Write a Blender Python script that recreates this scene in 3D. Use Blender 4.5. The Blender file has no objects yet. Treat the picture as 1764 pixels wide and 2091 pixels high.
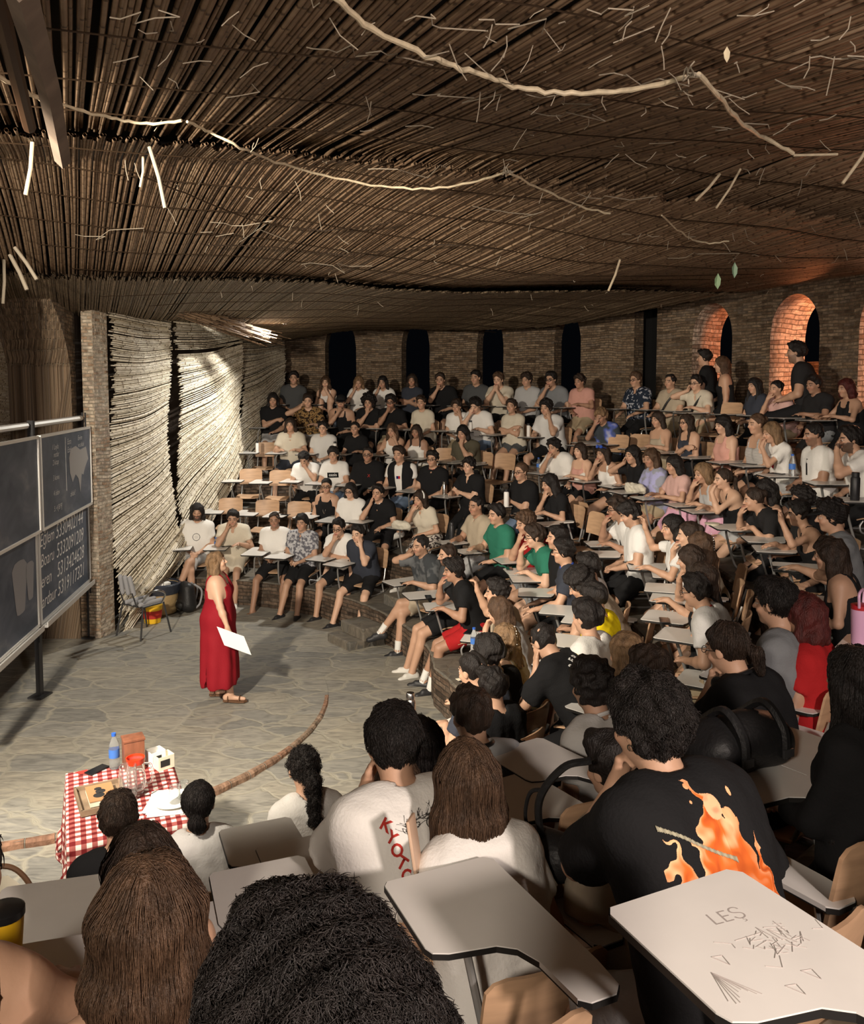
import bpy, bmesh, math, numpy as np
from mathutils import Matrix, Euler, Vector
COL = bpy.context.scene.collection
# ---------------------------------------------------------------- camera, world, lights
H0 = 3.3; FPX = 1731.0; PITCH = math.atan(125/1731.)
cd = bpy.data.cameras.new('camera'); cam = bpy.data.objects.new('camera', cd); COL.objects.link(cam)
cam.location = (0, 0, H0); cam.rotation_euler = (math.pi/2-PITCH, 0, 0)
cd.sensor_fit = 'VERTICAL'; cd.sensor_height = 24; cd.lens = FPX*24/2091; cd.shift_y = -130.5/2091; cd.clip_start = .05
sc = bpy.context.scene; sc.camera = cam
sc.view_settings.view_transform = 'Standard'; sc.view_settings.look = 'None'; sc.view_settings.gamma = 1; sc.view_settings.exposure = 0.08
W = bpy.data.worlds.new('night'); sc.world = W; W.use_nodes = True
W.node_tree.nodes['Background'].inputs[0].default_value = (.35, .42, .6, 1); W.node_tree.nodes['Background'].inputs[1].default_value = .003
def lamp(name, kind, loc, col, power, size=.3, target=None, spot=None, blend=.5):
    l = bpy.data.lights.new(name, kind); l.color = col; l.energy = power
    if kind == 'AREA': l.shape = 'DISK'; l.size = size
    else: l.shadow_soft_size = size
    if spot: l.spot_size = spot; l.spot_blend = blend
    o = bpy.data.objects.new(name, l); COL.objects.link(o); o.location = loc
    if target is not None: o.rotation_euler = (Vector(target)-Vector(loc)).to_track_quat('-Z', 'Y').to_euler()
    return o
# floodlights under the roof, plus an added roof fill (kind, place, colour, watts, size, aim, cone)
lamp('flood_stage', 'SPOT', (-4.1, 6.1, 4.35), (1.0, .91, .76), 1080, .18, (-2.2, 9.8, 0), 2.2, .8)
lamp('flood_front', 'SPOT', (-3.0, 2.0, 4.3), (1.0, .88, .72), 2900, .15, (-.6, 12.5, .6), 1.5, .7)
lamp('flood_audience', 'SPOT', (-1.0, -1.4, 3.92), (1.0, .86, .72), 380, .18, (1.2, 7, 1.2), 1.7, .7)
lamp('flood_terrace', 'SPOT', (2.0, -1.2, 3.88), (1.0, .84, .75), 720, .16, (1.0, 6.0, 1.0), 2.0, .7)
lamp('roof_fill', 'SPOT', (-1.2, .6, 2.9), (1.0, .84, .64), 34, .3, (.4, 6.0, 5.2), 2.2, .9)  # added upward fill, standing in for light bounced off the floor
lamp('screen_spot', 'SPOT', (-2.45, 14.1, 4.35), (1.0, .96, .88), 850, .08, (-4.0, 13.4, 2.3), 2.25, .8)
# ---------------------------------------------------------------- mesh helpers
V3 = lambda *a: np.array(a if len(a) == 3 else a[0], dtype=np.float64)
def nrm(v):
    v = np.asarray(v, float); return v/(np.linalg.norm(v)+1e-12)
def make_mesh(name, verts, faces, mats=(), smooth=True, cols=None, uvs=None, midx=None):
    """faces: array (n,3)/(n,4) or python list of tuples"""
    me = bpy.data.meshes.new(name)
    verts = np.asarray(verts, np.float32)
    if isinstance(faces, np.ndarray):
        n, w = faces.shape
        me.vertices.add(len(verts)); me.vertices.foreach_set('co', verts.ravel())
        me.loops.add(n*w); me.loops.foreach_set('vertex_index', faces.ravel().astype(np.int32))
        me.polygons.add(n); me.polygons.foreach_set('loop_start', np.arange(0, n*w, w, dtype=np.int32))
        me.update(calc_edges=True)
    else:
        me.from_pydata([tuple(map(float, v)) for v in verts], [], faces)
    if smooth: me.polygons.foreach_set('use_smooth', np.ones(len(me.polygons), bool))
    if cols is not None:
        a = me.color_attributes.new('Col', 'FLOAT_COLOR', 'POINT')
        c = np.ones((len(verts), 4), np.float32); c[:, :3] = cols
        a.data.foreach_set('color', c.ravel())
    if uvs is not None:      # per-vertex uvs
        uvl = me.uv_layers.new(name='UVMap')
        li = np.zeros(len(me.loops), np.int32); me.loops.foreach_get('vertex_index', li)
        uvl.data.foreach_set('uv', np.asarray(uvs, np.float32)[li].ravel())
    for m in (mats if isinstance(mats, (list, tuple)) else [mats]): me.materials.append(m)
    if midx is not None: me.polygons.foreach_set('material_index', np.asarray(midx, np.int32))
    me.update()
    return me
def link(name, me, parent=None, loc=None, rz=None, label=None):
    o = bpy.data.objects.new(name, me); COL.objects.link(o)
    if parent is not None: o.parent = parent
    if loc is not None: o.location = loc
    if rz is not None: o.rotation_euler = (0, 0, rz)
    if label: o['label'] = label
    return o
def tag(o, label, cat, group=None, kind=None):
    o['label'] = label
    if cat: o['category'] = cat
    if group: o['group'] = group
    if kind: o['kind'] = kind
    return o
def empty(name, loc, rz=0, label=None, cat=None, group=None):
    o = bpy.data.objects.new(name, None); COL.objects.link(o); o.location = loc; o.rotation_euler = (0, 0, rz)
    o.empty_display_size = .1
    if label: tag(o, label, cat, group)
    return o
def struct(name, me, label):
    o = link(name, me); o['kind'] = 'structure'; o['label'] = label; return o
class MB:
    """collects simple solids into one mesh"""
    def __init__(s): s.v = []; s.f = []; s.n = 0; s.m = []; s.cm = 0
    def add(s, v, f):
        for a in v: s.v.append(tuple(map(float, a)))
        for a in f: s.f.append(tuple(int(i)+s.n for i in a)); s.m.append(s.cm)
        s.n += len(v); return s
    def box(s, c, d, rz=0, rx=0, ry=0, bev=0):
        bm = bmesh.new(); bmesh.ops.create_cube(bm, size=1)
        for v in bm.verts: v.co = (v.co.x*d[0], v.co.y*d[1], v.co.z*d[2])
        if bev > 0: bmesh.ops.bevel(bm, geom=bm.edges[:], offset=bev, segments=2, affect='EDGES', profile=.6)
        M = Matrix.Translation(c) @ Euler((rx, ry, rz)).to_matrix().to_4x4()
        bm.verts.index_update()
        s.add([M @ v.co for v in bm.verts], [[v.index for v in f.verts] for f in bm.faces]); bm.free(); return s
    def tube(s, pts, r, n=8, cap=True, closed=False):
        pts = [np.asarray(p, float) for p in pts]; N = len(pts)
        rr = r if hasattr(r, '__len__') else [r]*N
        v = []; up = None
        for i in range(N):
            if closed: t = pts[(i+1) % N]-pts[i-1]
            else: t = pts[min(i+1, N-1)]-pts[max(i-1, 0)]
            t = nrm(t)
            if up is None:
                up = np.array([0, 0, 1.]) if abs(t[2]) < .9 else np.array([1., 0, 0])
            up = nrm(up-t*np.dot(up, t)); b = np.cross(t, up)
            for k in range(n):
                a = 2*math.pi*k/n; v.append(pts[i]+rr[i]*(math.cos(a)*up+math.sin(a)*b))
        f = []
        for i in range(N if closed else N-1):
            j = (i+1) % N
            for k in range(n): f.append((i*n+k, i*n+(k+1) % n, j*n+(k+1) % n, j*n+k))
        if cap and not closed: f.append(tuple(range(n))[::-1]); f.append(tuple((N-1)*n+k for k in range(n)))
        return s.add(v, f)
    def lathe(s, prof, c=(0, 0, 0), n=20, cap=True):
        v = []; f = []
        for (r, z) in prof:
            for k in range(n):
                a = 2*math.pi*k/n; v.append((c[0]+r*math.cos(a), c[1]+r*math.sin(a), c[2]+z))
        for i in range(len(prof)-1):
            for k in range(n): f.append((i*n+k, i*n+(k+1) % n, (i+1)*n+(k+1) % n, (i+1)*n+k))
        if cap: f.append(tuple(range(n))[::-1]); f.append(tuple((len(prof)-1)*n+k for k in range(n)))
        return s.add(v, f)
    def prism(s, poly, z0, z1):
        n = len(poly)
        v = [(p[0], p[1], z0) for p in poly]+[(p[0], p[1], z1) for p in poly]
        f = [tuple(range(n))[::-1], tuple(range(n, 2*n))]+[(i, (i+1) % n, n+(i+1) % n, n+i) for i in range(n)]
        return s.add(v, f)
    def mesh(s, name, mats, smooth=False, auto=None):
        me = bpy.data.meshes.new(name); me.from_pydata(s.v, [], s.f)
        for m in (mats if isinstance(mats, (list, tuple)) else [mats]): me.materials.append(m)
        if len(me.materials) > 1: me.polygons.foreach_set('material_index', np.array(s.m, np.int32))
        if smooth: 
            me.polygons.foreach_set('use_smooth', np.ones(len(me.polygons), bool))
            if smooth == 'auto': me.set_sharp_from_angle(angle=.7)
        me.update(); return me
    def build(s, name, mats, parent=None, smooth='auto', **kw):
        return link(name, s.mesh(name, mats, smooth), parent, **kw)

def spline(pts, n=6):
    """catmull-rom through 3d points"""
    P = [np.asarray(p, float) for p in pts]; P = [2*P[0]-P[1]]+P+[2*P[-1]-P[-2]]; out = []
    for i in range(1, len(P)-2):
        for t in np.linspace(0, 1, n, endpoint=False):
            a, b, c, d = P[i-1:i+3]
            out.append(.5*((2*b)+(-a+c)*t+(2*a-5*b+4*c-d)*t*t+(-a+3*b-3*c+d)*t**3))
    out.append(P[-2]); return out

# ---------------------------------------------------------------- signed distance fields -> mesh
def axis(lo, hi, h, fine=()):
    out = [lo]; x = lo
    while x < hi:
        hh = h
        for a, b, hf in fine:
            if a-h*.5 <= x <= b: hh = min(hh, hf)
        x += hh; out.append(x)
    return np.array(out, np.float32)
class Field:
    def __init__(s, lo, hi, h, fine=()):
        """fine: list of (lo3, hi3, hf)"""
        s.ax = [axis(lo[i], hi[i], h, [(a[i], b[i], hf) for a, b, hf in fine]) for i in range(3)]
        s.F = np.full([len(a) for a in s.ax], .3, np.float32)
    def sub(s, lo, hi):
        sl = []
        for i in range(3):
            a = np.searchsorted(s.ax[i], lo[i]); b = np.searchsorted(s.ax[i], hi[i])
            if b <= a: return None
            sl.append(slice(a, b))
        X = s.ax[0][sl[0]][:, None, None]; Y = s.ax[1][sl[1]][None, :, None]; Z = s.ax[2][sl[2]][None, None, :]
        return tuple(sl), X, Y, Z
    def full(s): return (slice(None),)*3, s.ax[0][:, None, None], s.ax[1][None, :, None], s.ax[2][None, None, :]
    def put(s, sl, d, k, op='u'):
        A = s.F[sl]
        if op == 'u':
            if k > 0:
                h = np.maximum(k-np.abs(A-d), 0)/k; s.F[sl] = np.minimum(A, d)-h*h*k*.25
            else: s.F[sl] = np.minimum(A, d)
        else:            # subtract
            d = -d
            if k > 0:
                h = np.maximum(k-np.abs(A-d), 0)/k; s.F[sl] = np.maximum(A, d)+h*h*k*.25
            else: s.F[sl] = np.maximum(A, d)
    def cap(s, a, b, ra, rb=None, k=.02, cut=None, op='u', cut2=None):
        rb = ra if rb is None else rb; a = np.asarray(a, float); b = np.asarray(b, float)
        m = max(ra, rb)+k+.035
        q = s.sub(np.minimum(a, b)-m, np.maximum(a, b)+m)
        if q is None: return
        sl, X, Y, Z = q; ab = b-a; L = max(float(ab@ab), 1e-9)
        px, py, pz = X-a[0], Y-a[1], Z-a[2]
        t = np.clip((px*ab[0]+py*ab[1]+pz*ab[2])/L, 0, 1)
        d = np.sqrt((px-t*ab[0])**2+(py-t*ab[1])**2+(pz-t*ab[2])**2)-(ra+(rb-ra)*t)
        for c in (cut, cut2):
            if c is not None:
                o, n = c; d = np.maximum(d, (X-o[0])*n[0]+(Y-o[1])*n[1]+(Z-o[2])*n[2])
        s.put(sl, d.astype(np.float32), k, op)
    def ell(s, c, r, M=None, k=.02, op='u', noise=None):
        """ellipsoid, axes = columns of M (world), radii r"""
        c = np.asarray(c, float); m = max(r)+k+.035
        q = s.sub(c-m, c+m)
        if q is None: return
        sl, X, Y, Z = q; M = np.eye(3) if M is None else M
        qx, qy, qz = [((X-c[0])*M[0, i]+(Y-c[1])*M[1, i]+(Z-c[2])*M[2, i]) for i in range(3)]
        k0 = np.sqrt((qx/r[0])**2+(qy/r[1])**2+(qz/r[2])**2); k1 = np.sqrt((qx/r[0]**2)**2+(qy/r[1]**2)**2+(qz/r[2]**2)**2)+1e-6
        d = k0*(k0-1)/k1
        if noise: d = d+noise(X, Y, Z)
        s.put(sl, d.astype(np.float32), k, op)
    def warp(s, fn):
        X = s.ax[0][:, None, None]; Y = s.ax[1][None, :, None]; Z = s.ax[2][None, None, :]
        m = np.abs(s.F) < .05
        s.F = s.F+np.where(m, fn(X, Y, Z), 0).astype(np.float32)
    def mesh(s):
        F = s.F; F[0] = F[-1] = .1; F[:, 0] = F[:, -1] = .1; F[:, :, 0] = F[:, :, -1] = .1
        I = F < 0; nx, ny, nz = F.shape
        cnt = np.zeros((nx-1, ny-1, nz-1), np.int8)
        offs = [(i, j, k) for i in (0, 1) for j in (0, 1) for k in (0, 1)]
        for i, j, k in offs: cnt += I[i:nx-1+i, j:ny-1+j, k:nz-1+k]
        act = (cnt > 0) & (cnt < 8); ci, cj, ck = np.nonzero(act)
        idx = np.full(act.shape, -1, np.int32); idx[ci, cj, ck] = np.arange(len(ci))
        val = np.stack([F[ci+i, cj+j, ck+k] for i, j, k in offs], 1)
        o = np.array(offs); pos = np.zeros((len(ci), 3), np.float32); n = np.zeros(len(ci), np.float32)
        for a in range(8):
            for b in range(a+1, 8):
                if np.abs(o[a]-o[b]).sum() != 1: continue
                m = (val[:, a] < 0) != (val[:, b] < 0)
                t = np.where(m, val[:, a]/np.where(m, val[:, a]-val[:, b], 1), 0)
                p = o[a][None, :]+t[:, None]*(o[b]-o[a])[None, :]
                pos += np.where(m[:, None], p, 0); n += m
        pos /= n[:, None]
        vx = s.ax[0][ci]+pos[:, 0]*(s.ax[0][ci+1]-s.ax[0][ci]); vy = s.ax[1][cj]+pos[:, 1]*(s.ax[1][cj+1]-s.ax[1][cj]); vz = s.ax[2][ck]+pos[:, 2]*(s.ax[2][ck+1]-s.ax[2][ck])
        V = np.stack([vx, vy, vz], 1); Q = []
        def quads(A, B, g):
            m = A != B; i, j, k = np.nonzero(m); fl = A[i, j, k]
            q = g(i, j, k); q = np.stack(q, 1); q[~fl] = q[~fl][:, ::-1]; Q.append(q)
        # x edges
        quads(I[:-1, 1:-1, 1:-1], I[1:, 1:-1, 1:-1], lambda i, j, k: [idx[i, j, k], idx[i, j+1, k], idx[i, j+1, k+1], idx[i, j, k+1]])
        quads(I[1:-1, :-1, 1:-1], I[1:-1, 1:, 1:-1], lambda i, j, k: [idx[i, j, k], idx[i, j, k+1], idx[i+1, j, k+1], idx[i+1, j, k]])
        quads(I[1:-1, 1:-1, :-1], I[1:-1, 1:-1, 1:], lambda i, j, k: [idx[i, j, k], idx[i+1, j, k], idx[i+1, j+1, k], idx[i, j+1, k]])
        return V, np.concatenate(Q, 0)
    def sample(s, P):
        """trilinear value at points"""
        ii = []; tt = []
        for a in range(3):
            i = np.clip(np.searchsorted(s.ax[a], P[:, a])-1, 0, len(s.ax[a])-2); ii.append(i)
            tt.append(np.clip((P[:, a]-s.ax[a][i])/(s.ax[a][i+1]-s.ax[a][i]), 0, 1))
        r = 0
        for i in (0, 1):
            for j in (0, 1):
                for k in (0, 1):
                    w = (tt[0] if i else 1-tt[0])*(tt[1] if j else 1-tt[1])*(tt[2] if k else 1-tt[2])
                    r = r+w*s.F[ii[0]+i, ii[1]+j, ii[2]+k]
        return r
    def grad(s, P, e=.004):
        g = np.stack([s.sample(P+np.eye(3)[a]*e)-s.sample(P-np.eye(3)[a]*e) for a in range(3)], 1)
        return g/(np.linalg.norm(g, axis=1, keepdims=True)+1e-9)
def wob(rs, f, A, st=(1, 1, 1)):
    """cheap smooth noise: sum of sines"""
    K = [(rs.normal(size=3)*f*np.array(st), rs.uniform(0, 6.28)) for _ in range(5)]
    def fn(X, Y, Z):
        r = 0
        for k, p in K: r = r+np.sin(X*k[0]+Y*k[1]+Z*k[2]+p)
        return r*(A/2.2)
    return fn

# ---------------------------------------------------------------- people
def ik(a, c, l1, l2, pole):
    a = np.asarray(a, float); c = np.asarray(c, float); d = c-a; L = np.linalg.norm(d)
    if L > (l1+l2)*.995: c = a+d/L*(l1+l2)*.995; d = c-a; L = np.linalg.norm(d)
    x = (l1*l1-l2*l2+L*L)/(2*L); h = math.sqrt(max(l1*l1-x*x, 0)); n = d/L
    p = np.asarray(pole, float); p = nrm(p-n*(p@n)); return a+n*x+p*h, c
def rot(yaw, pitch, roll=0):
    """columns: right, forward, up ; yaw about z (left positive), pitch up positive"""
    return np.array((Euler((0, 0, yaw)).to_matrix() @ Euler((pitch, 0, 0)).to_matrix() @ Euler((0, roll, 0)).to_matrix()))
def head_sdf(f, H, R, N, fem, k=.018, s=1.0, beard=False):
    T = lambda *p: H+R@(np.array(p)*s)
    f.ell(T(0, -.012, .032), (.074*s, .094*s, .086*s), R, k=k)
    f.ell(T(0, .018, -.038), ((.054 if fem else .058)*s, .066*s, .076*s), R, k=.03)
    f.ell(T(0, .058, -.088), ((.017 if fem else .022)*s, .02*s, .018*s), R, k=.025)
    for sg in (-1, 1):
        f.ell(T(.030*sg, .098, .006), (.016*s, .012*s, .010*s), R, k=.012, op='s')
        f.ell(T(.030*sg, .077, .004), (.0125*s, .0125*s, .0105*s), R, k=.002)
        f.ell(T(.038*sg, .062, -.03), (.018*s, .016*s, .014*s), R, k=.03)
        f.ell(T(.076*sg, -.006, -.004), (.008*s, .019*s, .029*s), R@rot(-.35*sg, 0), k=.006)
        f.cap(T(.044*sg, .075, .026), T(.012*sg, .088, .024), .007*s, k=.014)
    f.cap(T(0, .082, .018), T(0, .106, -.022), .007*s, .0115*s, k=.008)
    f.cap(T(-.011, .092, -.026), T(.011, .092, -.026), .0075*s, k=.006)
    f.cap(T(-.016, .074, -.052), T(.016, .074, -.052), .0095*s, k=.006)
    f.cap(T(-.013, .072, -.064), T(.013, .072, -.064), .0095*s, k=.006)
    f.cap(N, T(0, -.02, -.05), (.05 if fem else .058)*s, (.046 if fem else .054)*s, k=.03)
def hand_sdf(f, w, d, up, side, curl=.5, h=.01, hold=False, k=.008):
    """w wrist, d direction of the hand, up = back of the hand, side = thumb side"""
    d = nrm(d); up = nrm(up-d*(up@d)); side = nrm(side-d*(side@d)-up*(side@up))
    f.cap(w, w+d*.045, .022, .024, k=.02)
    for i, o in enumerate((-.027, -.009, .009, .027)):
        f.cap(w+d*.02+side*o*.5, w+d*.082+side*o, .014, .0125, k=.012)
        L = (.055, .072, .077, .068)[i]
        c1, c2 = curl*.7, curl*1.7
        a = w+d*.082+side*o; b = a+(d*math.cos(c1)-up*math.sin(c1))*L*.52; c = b+(d*math.cos(c2)-up*math.sin(c2))*L*.48
        f.cap(a, b, .0095, .0085, k=k); f.cap(b, c, .0085, .0070, k=.003)
    a = w+d*.022+side*.022; b = a+nrm(d*.7+side*.75-up*.2)*.042; c = b+nrm(d*.9+side*.1-up*.35)*.032
    f.cap(a, b, .0135, .0105, k=.012); f.cap(b, c, .0105, .0085, k=.003)
SK = {'m': (.50, .30, .20), 'l': (.62, .39, .27), 'd': (.38, .215, .14)}
def torso_slices(P, C, N, B, s, fem, inf=0.0, body=1.0):
    """list of (a,b,r): horizontal capsules from pelvis to shoulders; B = spine frame (right, fwd, up)"""
    r = B[:, 0]; fw = B[:, 1]; out = []
    hip = (.092, .118) if fem else (.082, .112)
    prof = [(0.00, hip[0], hip[1], .0), (.12, .075 if fem else .078, .112, .012), (.30, .058 if fem else .074, .100 if fem else .110, .018),
            (.5, .072 if fem else .090, .103 if fem else .112, .012), (.72, .090 if fem else .108, .094 if fem else .102, .006), (.88, .078 if fem else .096, .070 if fem else .076, -.008)]
    for t, hw, rr, fo in prof:
        rr *= body; hw *= (1+(body-1)*.7)
        if t < .55: c = P+(C-P)*(t/.55)
        else: c = C+(N-C)*((t-.55)/.45)
        c = c+fw*fo*s
        out.append((c-r*hw*s, c+r*hw*s, rr*s+inf))
    return out
def build_person(sp, loc, rz, label, near=0.0):
    """sp: dict. Local frame: +y forward, +x right, z up from the seat's terrace. Returns root"""
    rs = np.random.RandomState(sp.get('seed', 1)); fem = sp.get('fem', 0); s = sp.get('s', .96 if fem else 1.03)
    body = sp.get('body', 1.0); d = sp.get('dist', 12.)
    hb = min(max(d*.0018, .0105), .022); hh = min(max(d*.0009, .0052), .0110); hc = min(max(d*.0017, .0125), .022)
    lean, side = sp.get('lean', .12), sp.get('side', 0.)
    hz = sp.get('hz', .285); arms = sp.get('arms', 'LL'); legs = sp.get('legs', 'S')
    P = V3(0, sp.get('py', -.02), hz); lv = nrm(V3(side, lean, 1)); lv2 = nrm(V3(side*1.3, lean*1.6+.03, 1))
    C = P+lv*.29*s; N = C+lv2*.205*s
    up = lv2; r_ = nrm(np.cross(V3(0, 1, 0), V3(0, 0, 1))); r_ = nrm(V3(1, 0, -side)); fw = nrm(np.cross(up, r_)); B = np.stack([r_, fw, up], 1)
    yaw, pit = sp.get('hy', 0.), sp.get('hp', 0.)
    R = rot(yaw, pit-.05, sp.get('hr', side*.6)); H = N+lv2*.06*s+R@V3(0, .028, .092)*s
    if sp.get('stand'): pass
    sh = {}
    for sg, nm in ((1, 'R'), (-1, 'L')): sh[nm] = N+r_*(.142 if fem else .168)*s*sg-up*.060*s+fw*(-.005)
    la, lf = .275*s, .245*s; W = {}; El = {}; hd = {}
    T = lambda *p: H+R@(V3(*p)*s)
    dz = hz+.20
    for nm, sg in (('R', 1), ('L', -1)):
        a = arms[1] if nm == 'R' else arms[0]; pole = V3(sg*.7, -.5, -.6); hdir = None; hup = V3(0, 0, 1); curl = .5
        if a == 'L': w = V3(sg*.07, .25, hz+.09); hdir = V3(-sg*.7, .6, -.1)
        elif a == 'T': w = V3(sg*.13, .34, hz+.10); hdir = V3(-sg*.1, 1, -.25); curl = .35
        elif a == 'D': w = V3(sg*.12, .36, dz+.045); hdir = V3(-sg*.5, .8, -.05); curl = .3
        elif a == 'd': w = V3(sg*.20, .34, dz+.045); hdir = V3(-sg*.4, .8, .05); curl = .8
        elif a == 'C': w = T(sg*.012, .105, -.175); hdir = T(sg*.01, .07, -.09)-w; hup = R@V3(0, 1, 0.2); pole = V3(sg*.35, .5, -1); curl = 1.1
        elif a == 'M': w = T(sg*.02, .155, -.135); hdir = T(0, .10, -.045)-w; hup = R@V3(0, 1, 0.2); pole = V3(sg*.35, .5, -1); curl = 1.0
        elif a == 'K': w = T(sg*.085, .075, -.155); hdir = T(sg*.062, .045, -.04)-w; hup = R@V3(sg*1, .5, 0); pole = V3(sg*.5, .4, -1); curl = .25
        elif a == 'F': w = T(sg*.05, .145, -.09); hdir = T(0, .105, .03)-w; hup = R@V3(0, 1, 0); pole = V3(sg*.5, .4, -1); curl = .35
        elif a == 'E': w = T(sg*.135, .03, -.11); hdir = T(sg*.09, 0, 0)-w; hup = R@V3(sg*1, .2, 0); pole = V3(sg*1, .3, -.6); curl = .9
        elif a == 'X': w = C+fw*.165+V3(-sg*.10, 0, .01+sg*.02); hdir = V3(-sg, -.1, .1); hup = V3(0, 1, .3); pole = V3(sg*1, .1, -1)
        elif a == 'H': w = V3(sg*.25, .05, -.05+hz-.12); hdir = V3(0, .1, -1); hup = V3(sg, 0, 0); pole = V3(sg*.4, -1, 0)
        elif a == 'U': w = sh[nm]+V3(sg*.10, .30, .16)*s; hdir = V3(0, .15, 1); hup = V3(0, -1, .2); pole = V3(sg*.7, .2, -1); curl = 1.0
        elif a == 'O': w = V3(sg*.12, .50, hz+.02); hdir = V3(-sg*.2, .8, -.4); curl = .6
        else: w = V3(sg*.2, .2, hz+.1); hdir = V3(0, 1, 0)
        if ('w'+nm) in sp: w = V3(*sp['w'+nm])
        if ('h'+nm) in sp: hdir = V3(*sp['h'+nm])
        if ('pole'+nm) in sp: pole = V3(*sp['pole'+nm])
        if ('hup'+nm) in sp: hup = V3(*sp['hup'+nm])
        if ('curl'+nm) in sp: curl = sp['curl'+nm]
        El[nm], W[nm] = ik(sh[nm], w, la, lf, pole); hd[nm] = (nrm(hdir), hup, curl)
    # legs
    lt = ls = sp.get('leg', .43*s); hipj = {}; Kn = {}; An = {}; toe = {}
    for nm, sg in (('R', 1), ('L', -1)):
        hp_ = P+V3(sg*.088*s, .01, -.02); ft = -.42+.075; pole = V3(0, 1, .9); td = V3(sg*.25, 1, -.05)
        if legs == 'S': an = V3(sg*.115+rs.uniform(-.03, .03), .52+rs.uniform(-.04, .03), ft)
        elif legs == 'W': an = V3(sg*.22, .50, ft); pole = V3(sg*.6, 1, .9)
        elif legs == 'O': an = V3(sg*.10, .68, ft+.03)
        elif legs == 'B': an = V3(sg*.10, .34, ft); 
        elif legs == 'U': an = V3(sg*.10, .36, .09); pole = V3(0, .5, 1)
        elif legs == 'X':
            if sg > 0: an = V3(.02, .50, ft)
            else: an = V3(.24, .62, ft+.20); pole = V3(.1, 1, 1.5); td = V3(.45, 1, -.25)
        elif legs == 'Y':   # mirrored cross
            if sg < 0: an = V3(-.02, .50, ft)
            else: an = V3(-.24, .62, ft+.20); pole = V3(-.1, 1, 1.5); td = V3(-.45, 1, -.25)
        if ('a'+nm) in sp: an = V3(*sp['a'+nm])
        if ('t'+nm) in sp: td = V3(*sp['t'+nm])
        Kn[nm], An[nm] = ik(hp_, an, lt, ls, pole); hipj[nm] = hp_; toe[nm] = nrm(td)
    if 'standdata' in sp: sp['standdata'](locals())
    pts = [P, C, N, H, T(0, 0, .22), T(0, .16, -.1), T(0, -.16, -.1)]+list(W.values())+list(El.values())+list(Kn.values())+list(An.values())
    for nm in 'RL': pts += [W[nm]+hd[nm][0]*.2, An[nm]+toe[nm]*.22-V3(0, 0, .08)]
    pts = np.array(pts); lo = pts.min(0)-.19; hi = pts.max(0)+.19
    fine = [(H-.13, H+.13, hh)]
    if d < 5:
        for nm in 'RL':
            c = W[nm]+hd[nm][0]*.09; fine.append((c-.09, c+.09, max(hh, .0065)))
    f = Field(lo, hi, hb, fine)
    for a, b, r in torso_slices(P, C, N, B, s, fem, 0, body): f.cap(a, b, r, k=.07)
    if fem:
        for sg in (-1, 1): f.ell(C+fw*.085*s+r_*.065*s*sg+up*.02, (.055, .05, .055), k=.05)
    head_sdf(f, H, R, N-up*.01, fem, s=s)
    for nm, sg in (('R', 1), ('L', -1)):
        a1 = (.052 if not fem else .043)*s*body; f.cap(N+r_*.075*sg*s-up*.03, sh[nm], .050*s, a1*.98, k=.05)
        f.cap(sh[nm], El[nm], a1, a1*.80, k=.04); f.cap(El[nm], El[nm]+(W[nm]-El[nm])*.35, a1*.78, a1*.80, k=.02)
        f.cap(El[nm]+(W[nm]-El[nm])*.35, W[nm], a1*.80, .024*s, k=.02)
        dd, hu, cu = hd[nm]; f_side = np.cross(hu, dd)*(1 if sg > 0 else -1)*-1
        hand_sdf(f, W[nm], dd, hu, f_side, cu)
        t1 = (.084 if not fem else .085)*s*body
        f.cap(hipj[nm], Kn[nm], t1, t1*.66, k=.06)
        m = Kn[nm]+(An[nm]-Kn[nm])*.3; bk = nrm(np.cross(np.cross(Kn[nm]-hipj[nm], An[nm]-Kn[nm]), An[nm]-Kn[nm]))*.012
        f.cap(Kn[nm], m+bk, t1*.62, t1*.62, k=.02); f.cap(m+bk, An[nm], t1*.62, .036*s, k=.02)
        hl = An[nm]-V3(0, 0, .045)-toe[nm]*.045; f.cap(An[nm], hl, .036*s, .030*s, k=.02); f.cap(hl, An[nm]+toe[nm]*.145-V3(0, 0, .055), .032*s, .022*s, k=.03)
    V, Q = f.mesh()
    # colours
    base = np.array(SK[sp.get('skin', 'm')])*(1+rs.uniform(-.08, .08)); c = np.tile(base, (len(V), 1))
    q = ((V-H)@R)/s; x, y, z = q.T; dist = np.linalg.norm(q, axis=1); hm = dist < .16
    fr = hm & (y > .045)
    hc0 = np.array(HAIR[sp.get('hc', 'b')])
    cheek = np.exp(-(((np.abs(x)-.038)/.02)**2+((z+.03)/.02)**2))*fr; c += cheek[:, None]*np.array((.06, -.01, -.01))
    lips = np.exp(-((x/.020)**4+((z+.057)/.0095)**4))*fr; c = c*(1-.75*lips[:, None])+np.array((.42, .14, .12))*.75*lips[:, None]
    brow = fr & (np.abs(z-.027-.1*(.03-np.abs(np.abs(x)-.03))) < .0048) & (np.abs(np.abs(x)-.031) < .018); c[brow] = hc0*1.1
    eye = fr & (((np.abs(x)-.030)/.0135)**2+((z-.003)/.0050)**2 < 1); c[eye] = (.5, .46, .42) if d < 9 else (.2, .14, .11)
    iris = fr & (((np.abs(x)-.030)/.006)**2+((z-.003)/.0052)**2 < 1); c[iris] = (.02, .013, .01)
    lid = fr & (~eye) & (((np.abs(x)-.030)/.0165)**2+((z-.005)/.0085)**2 < 1); c[lid] = c[lid]*.62
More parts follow.
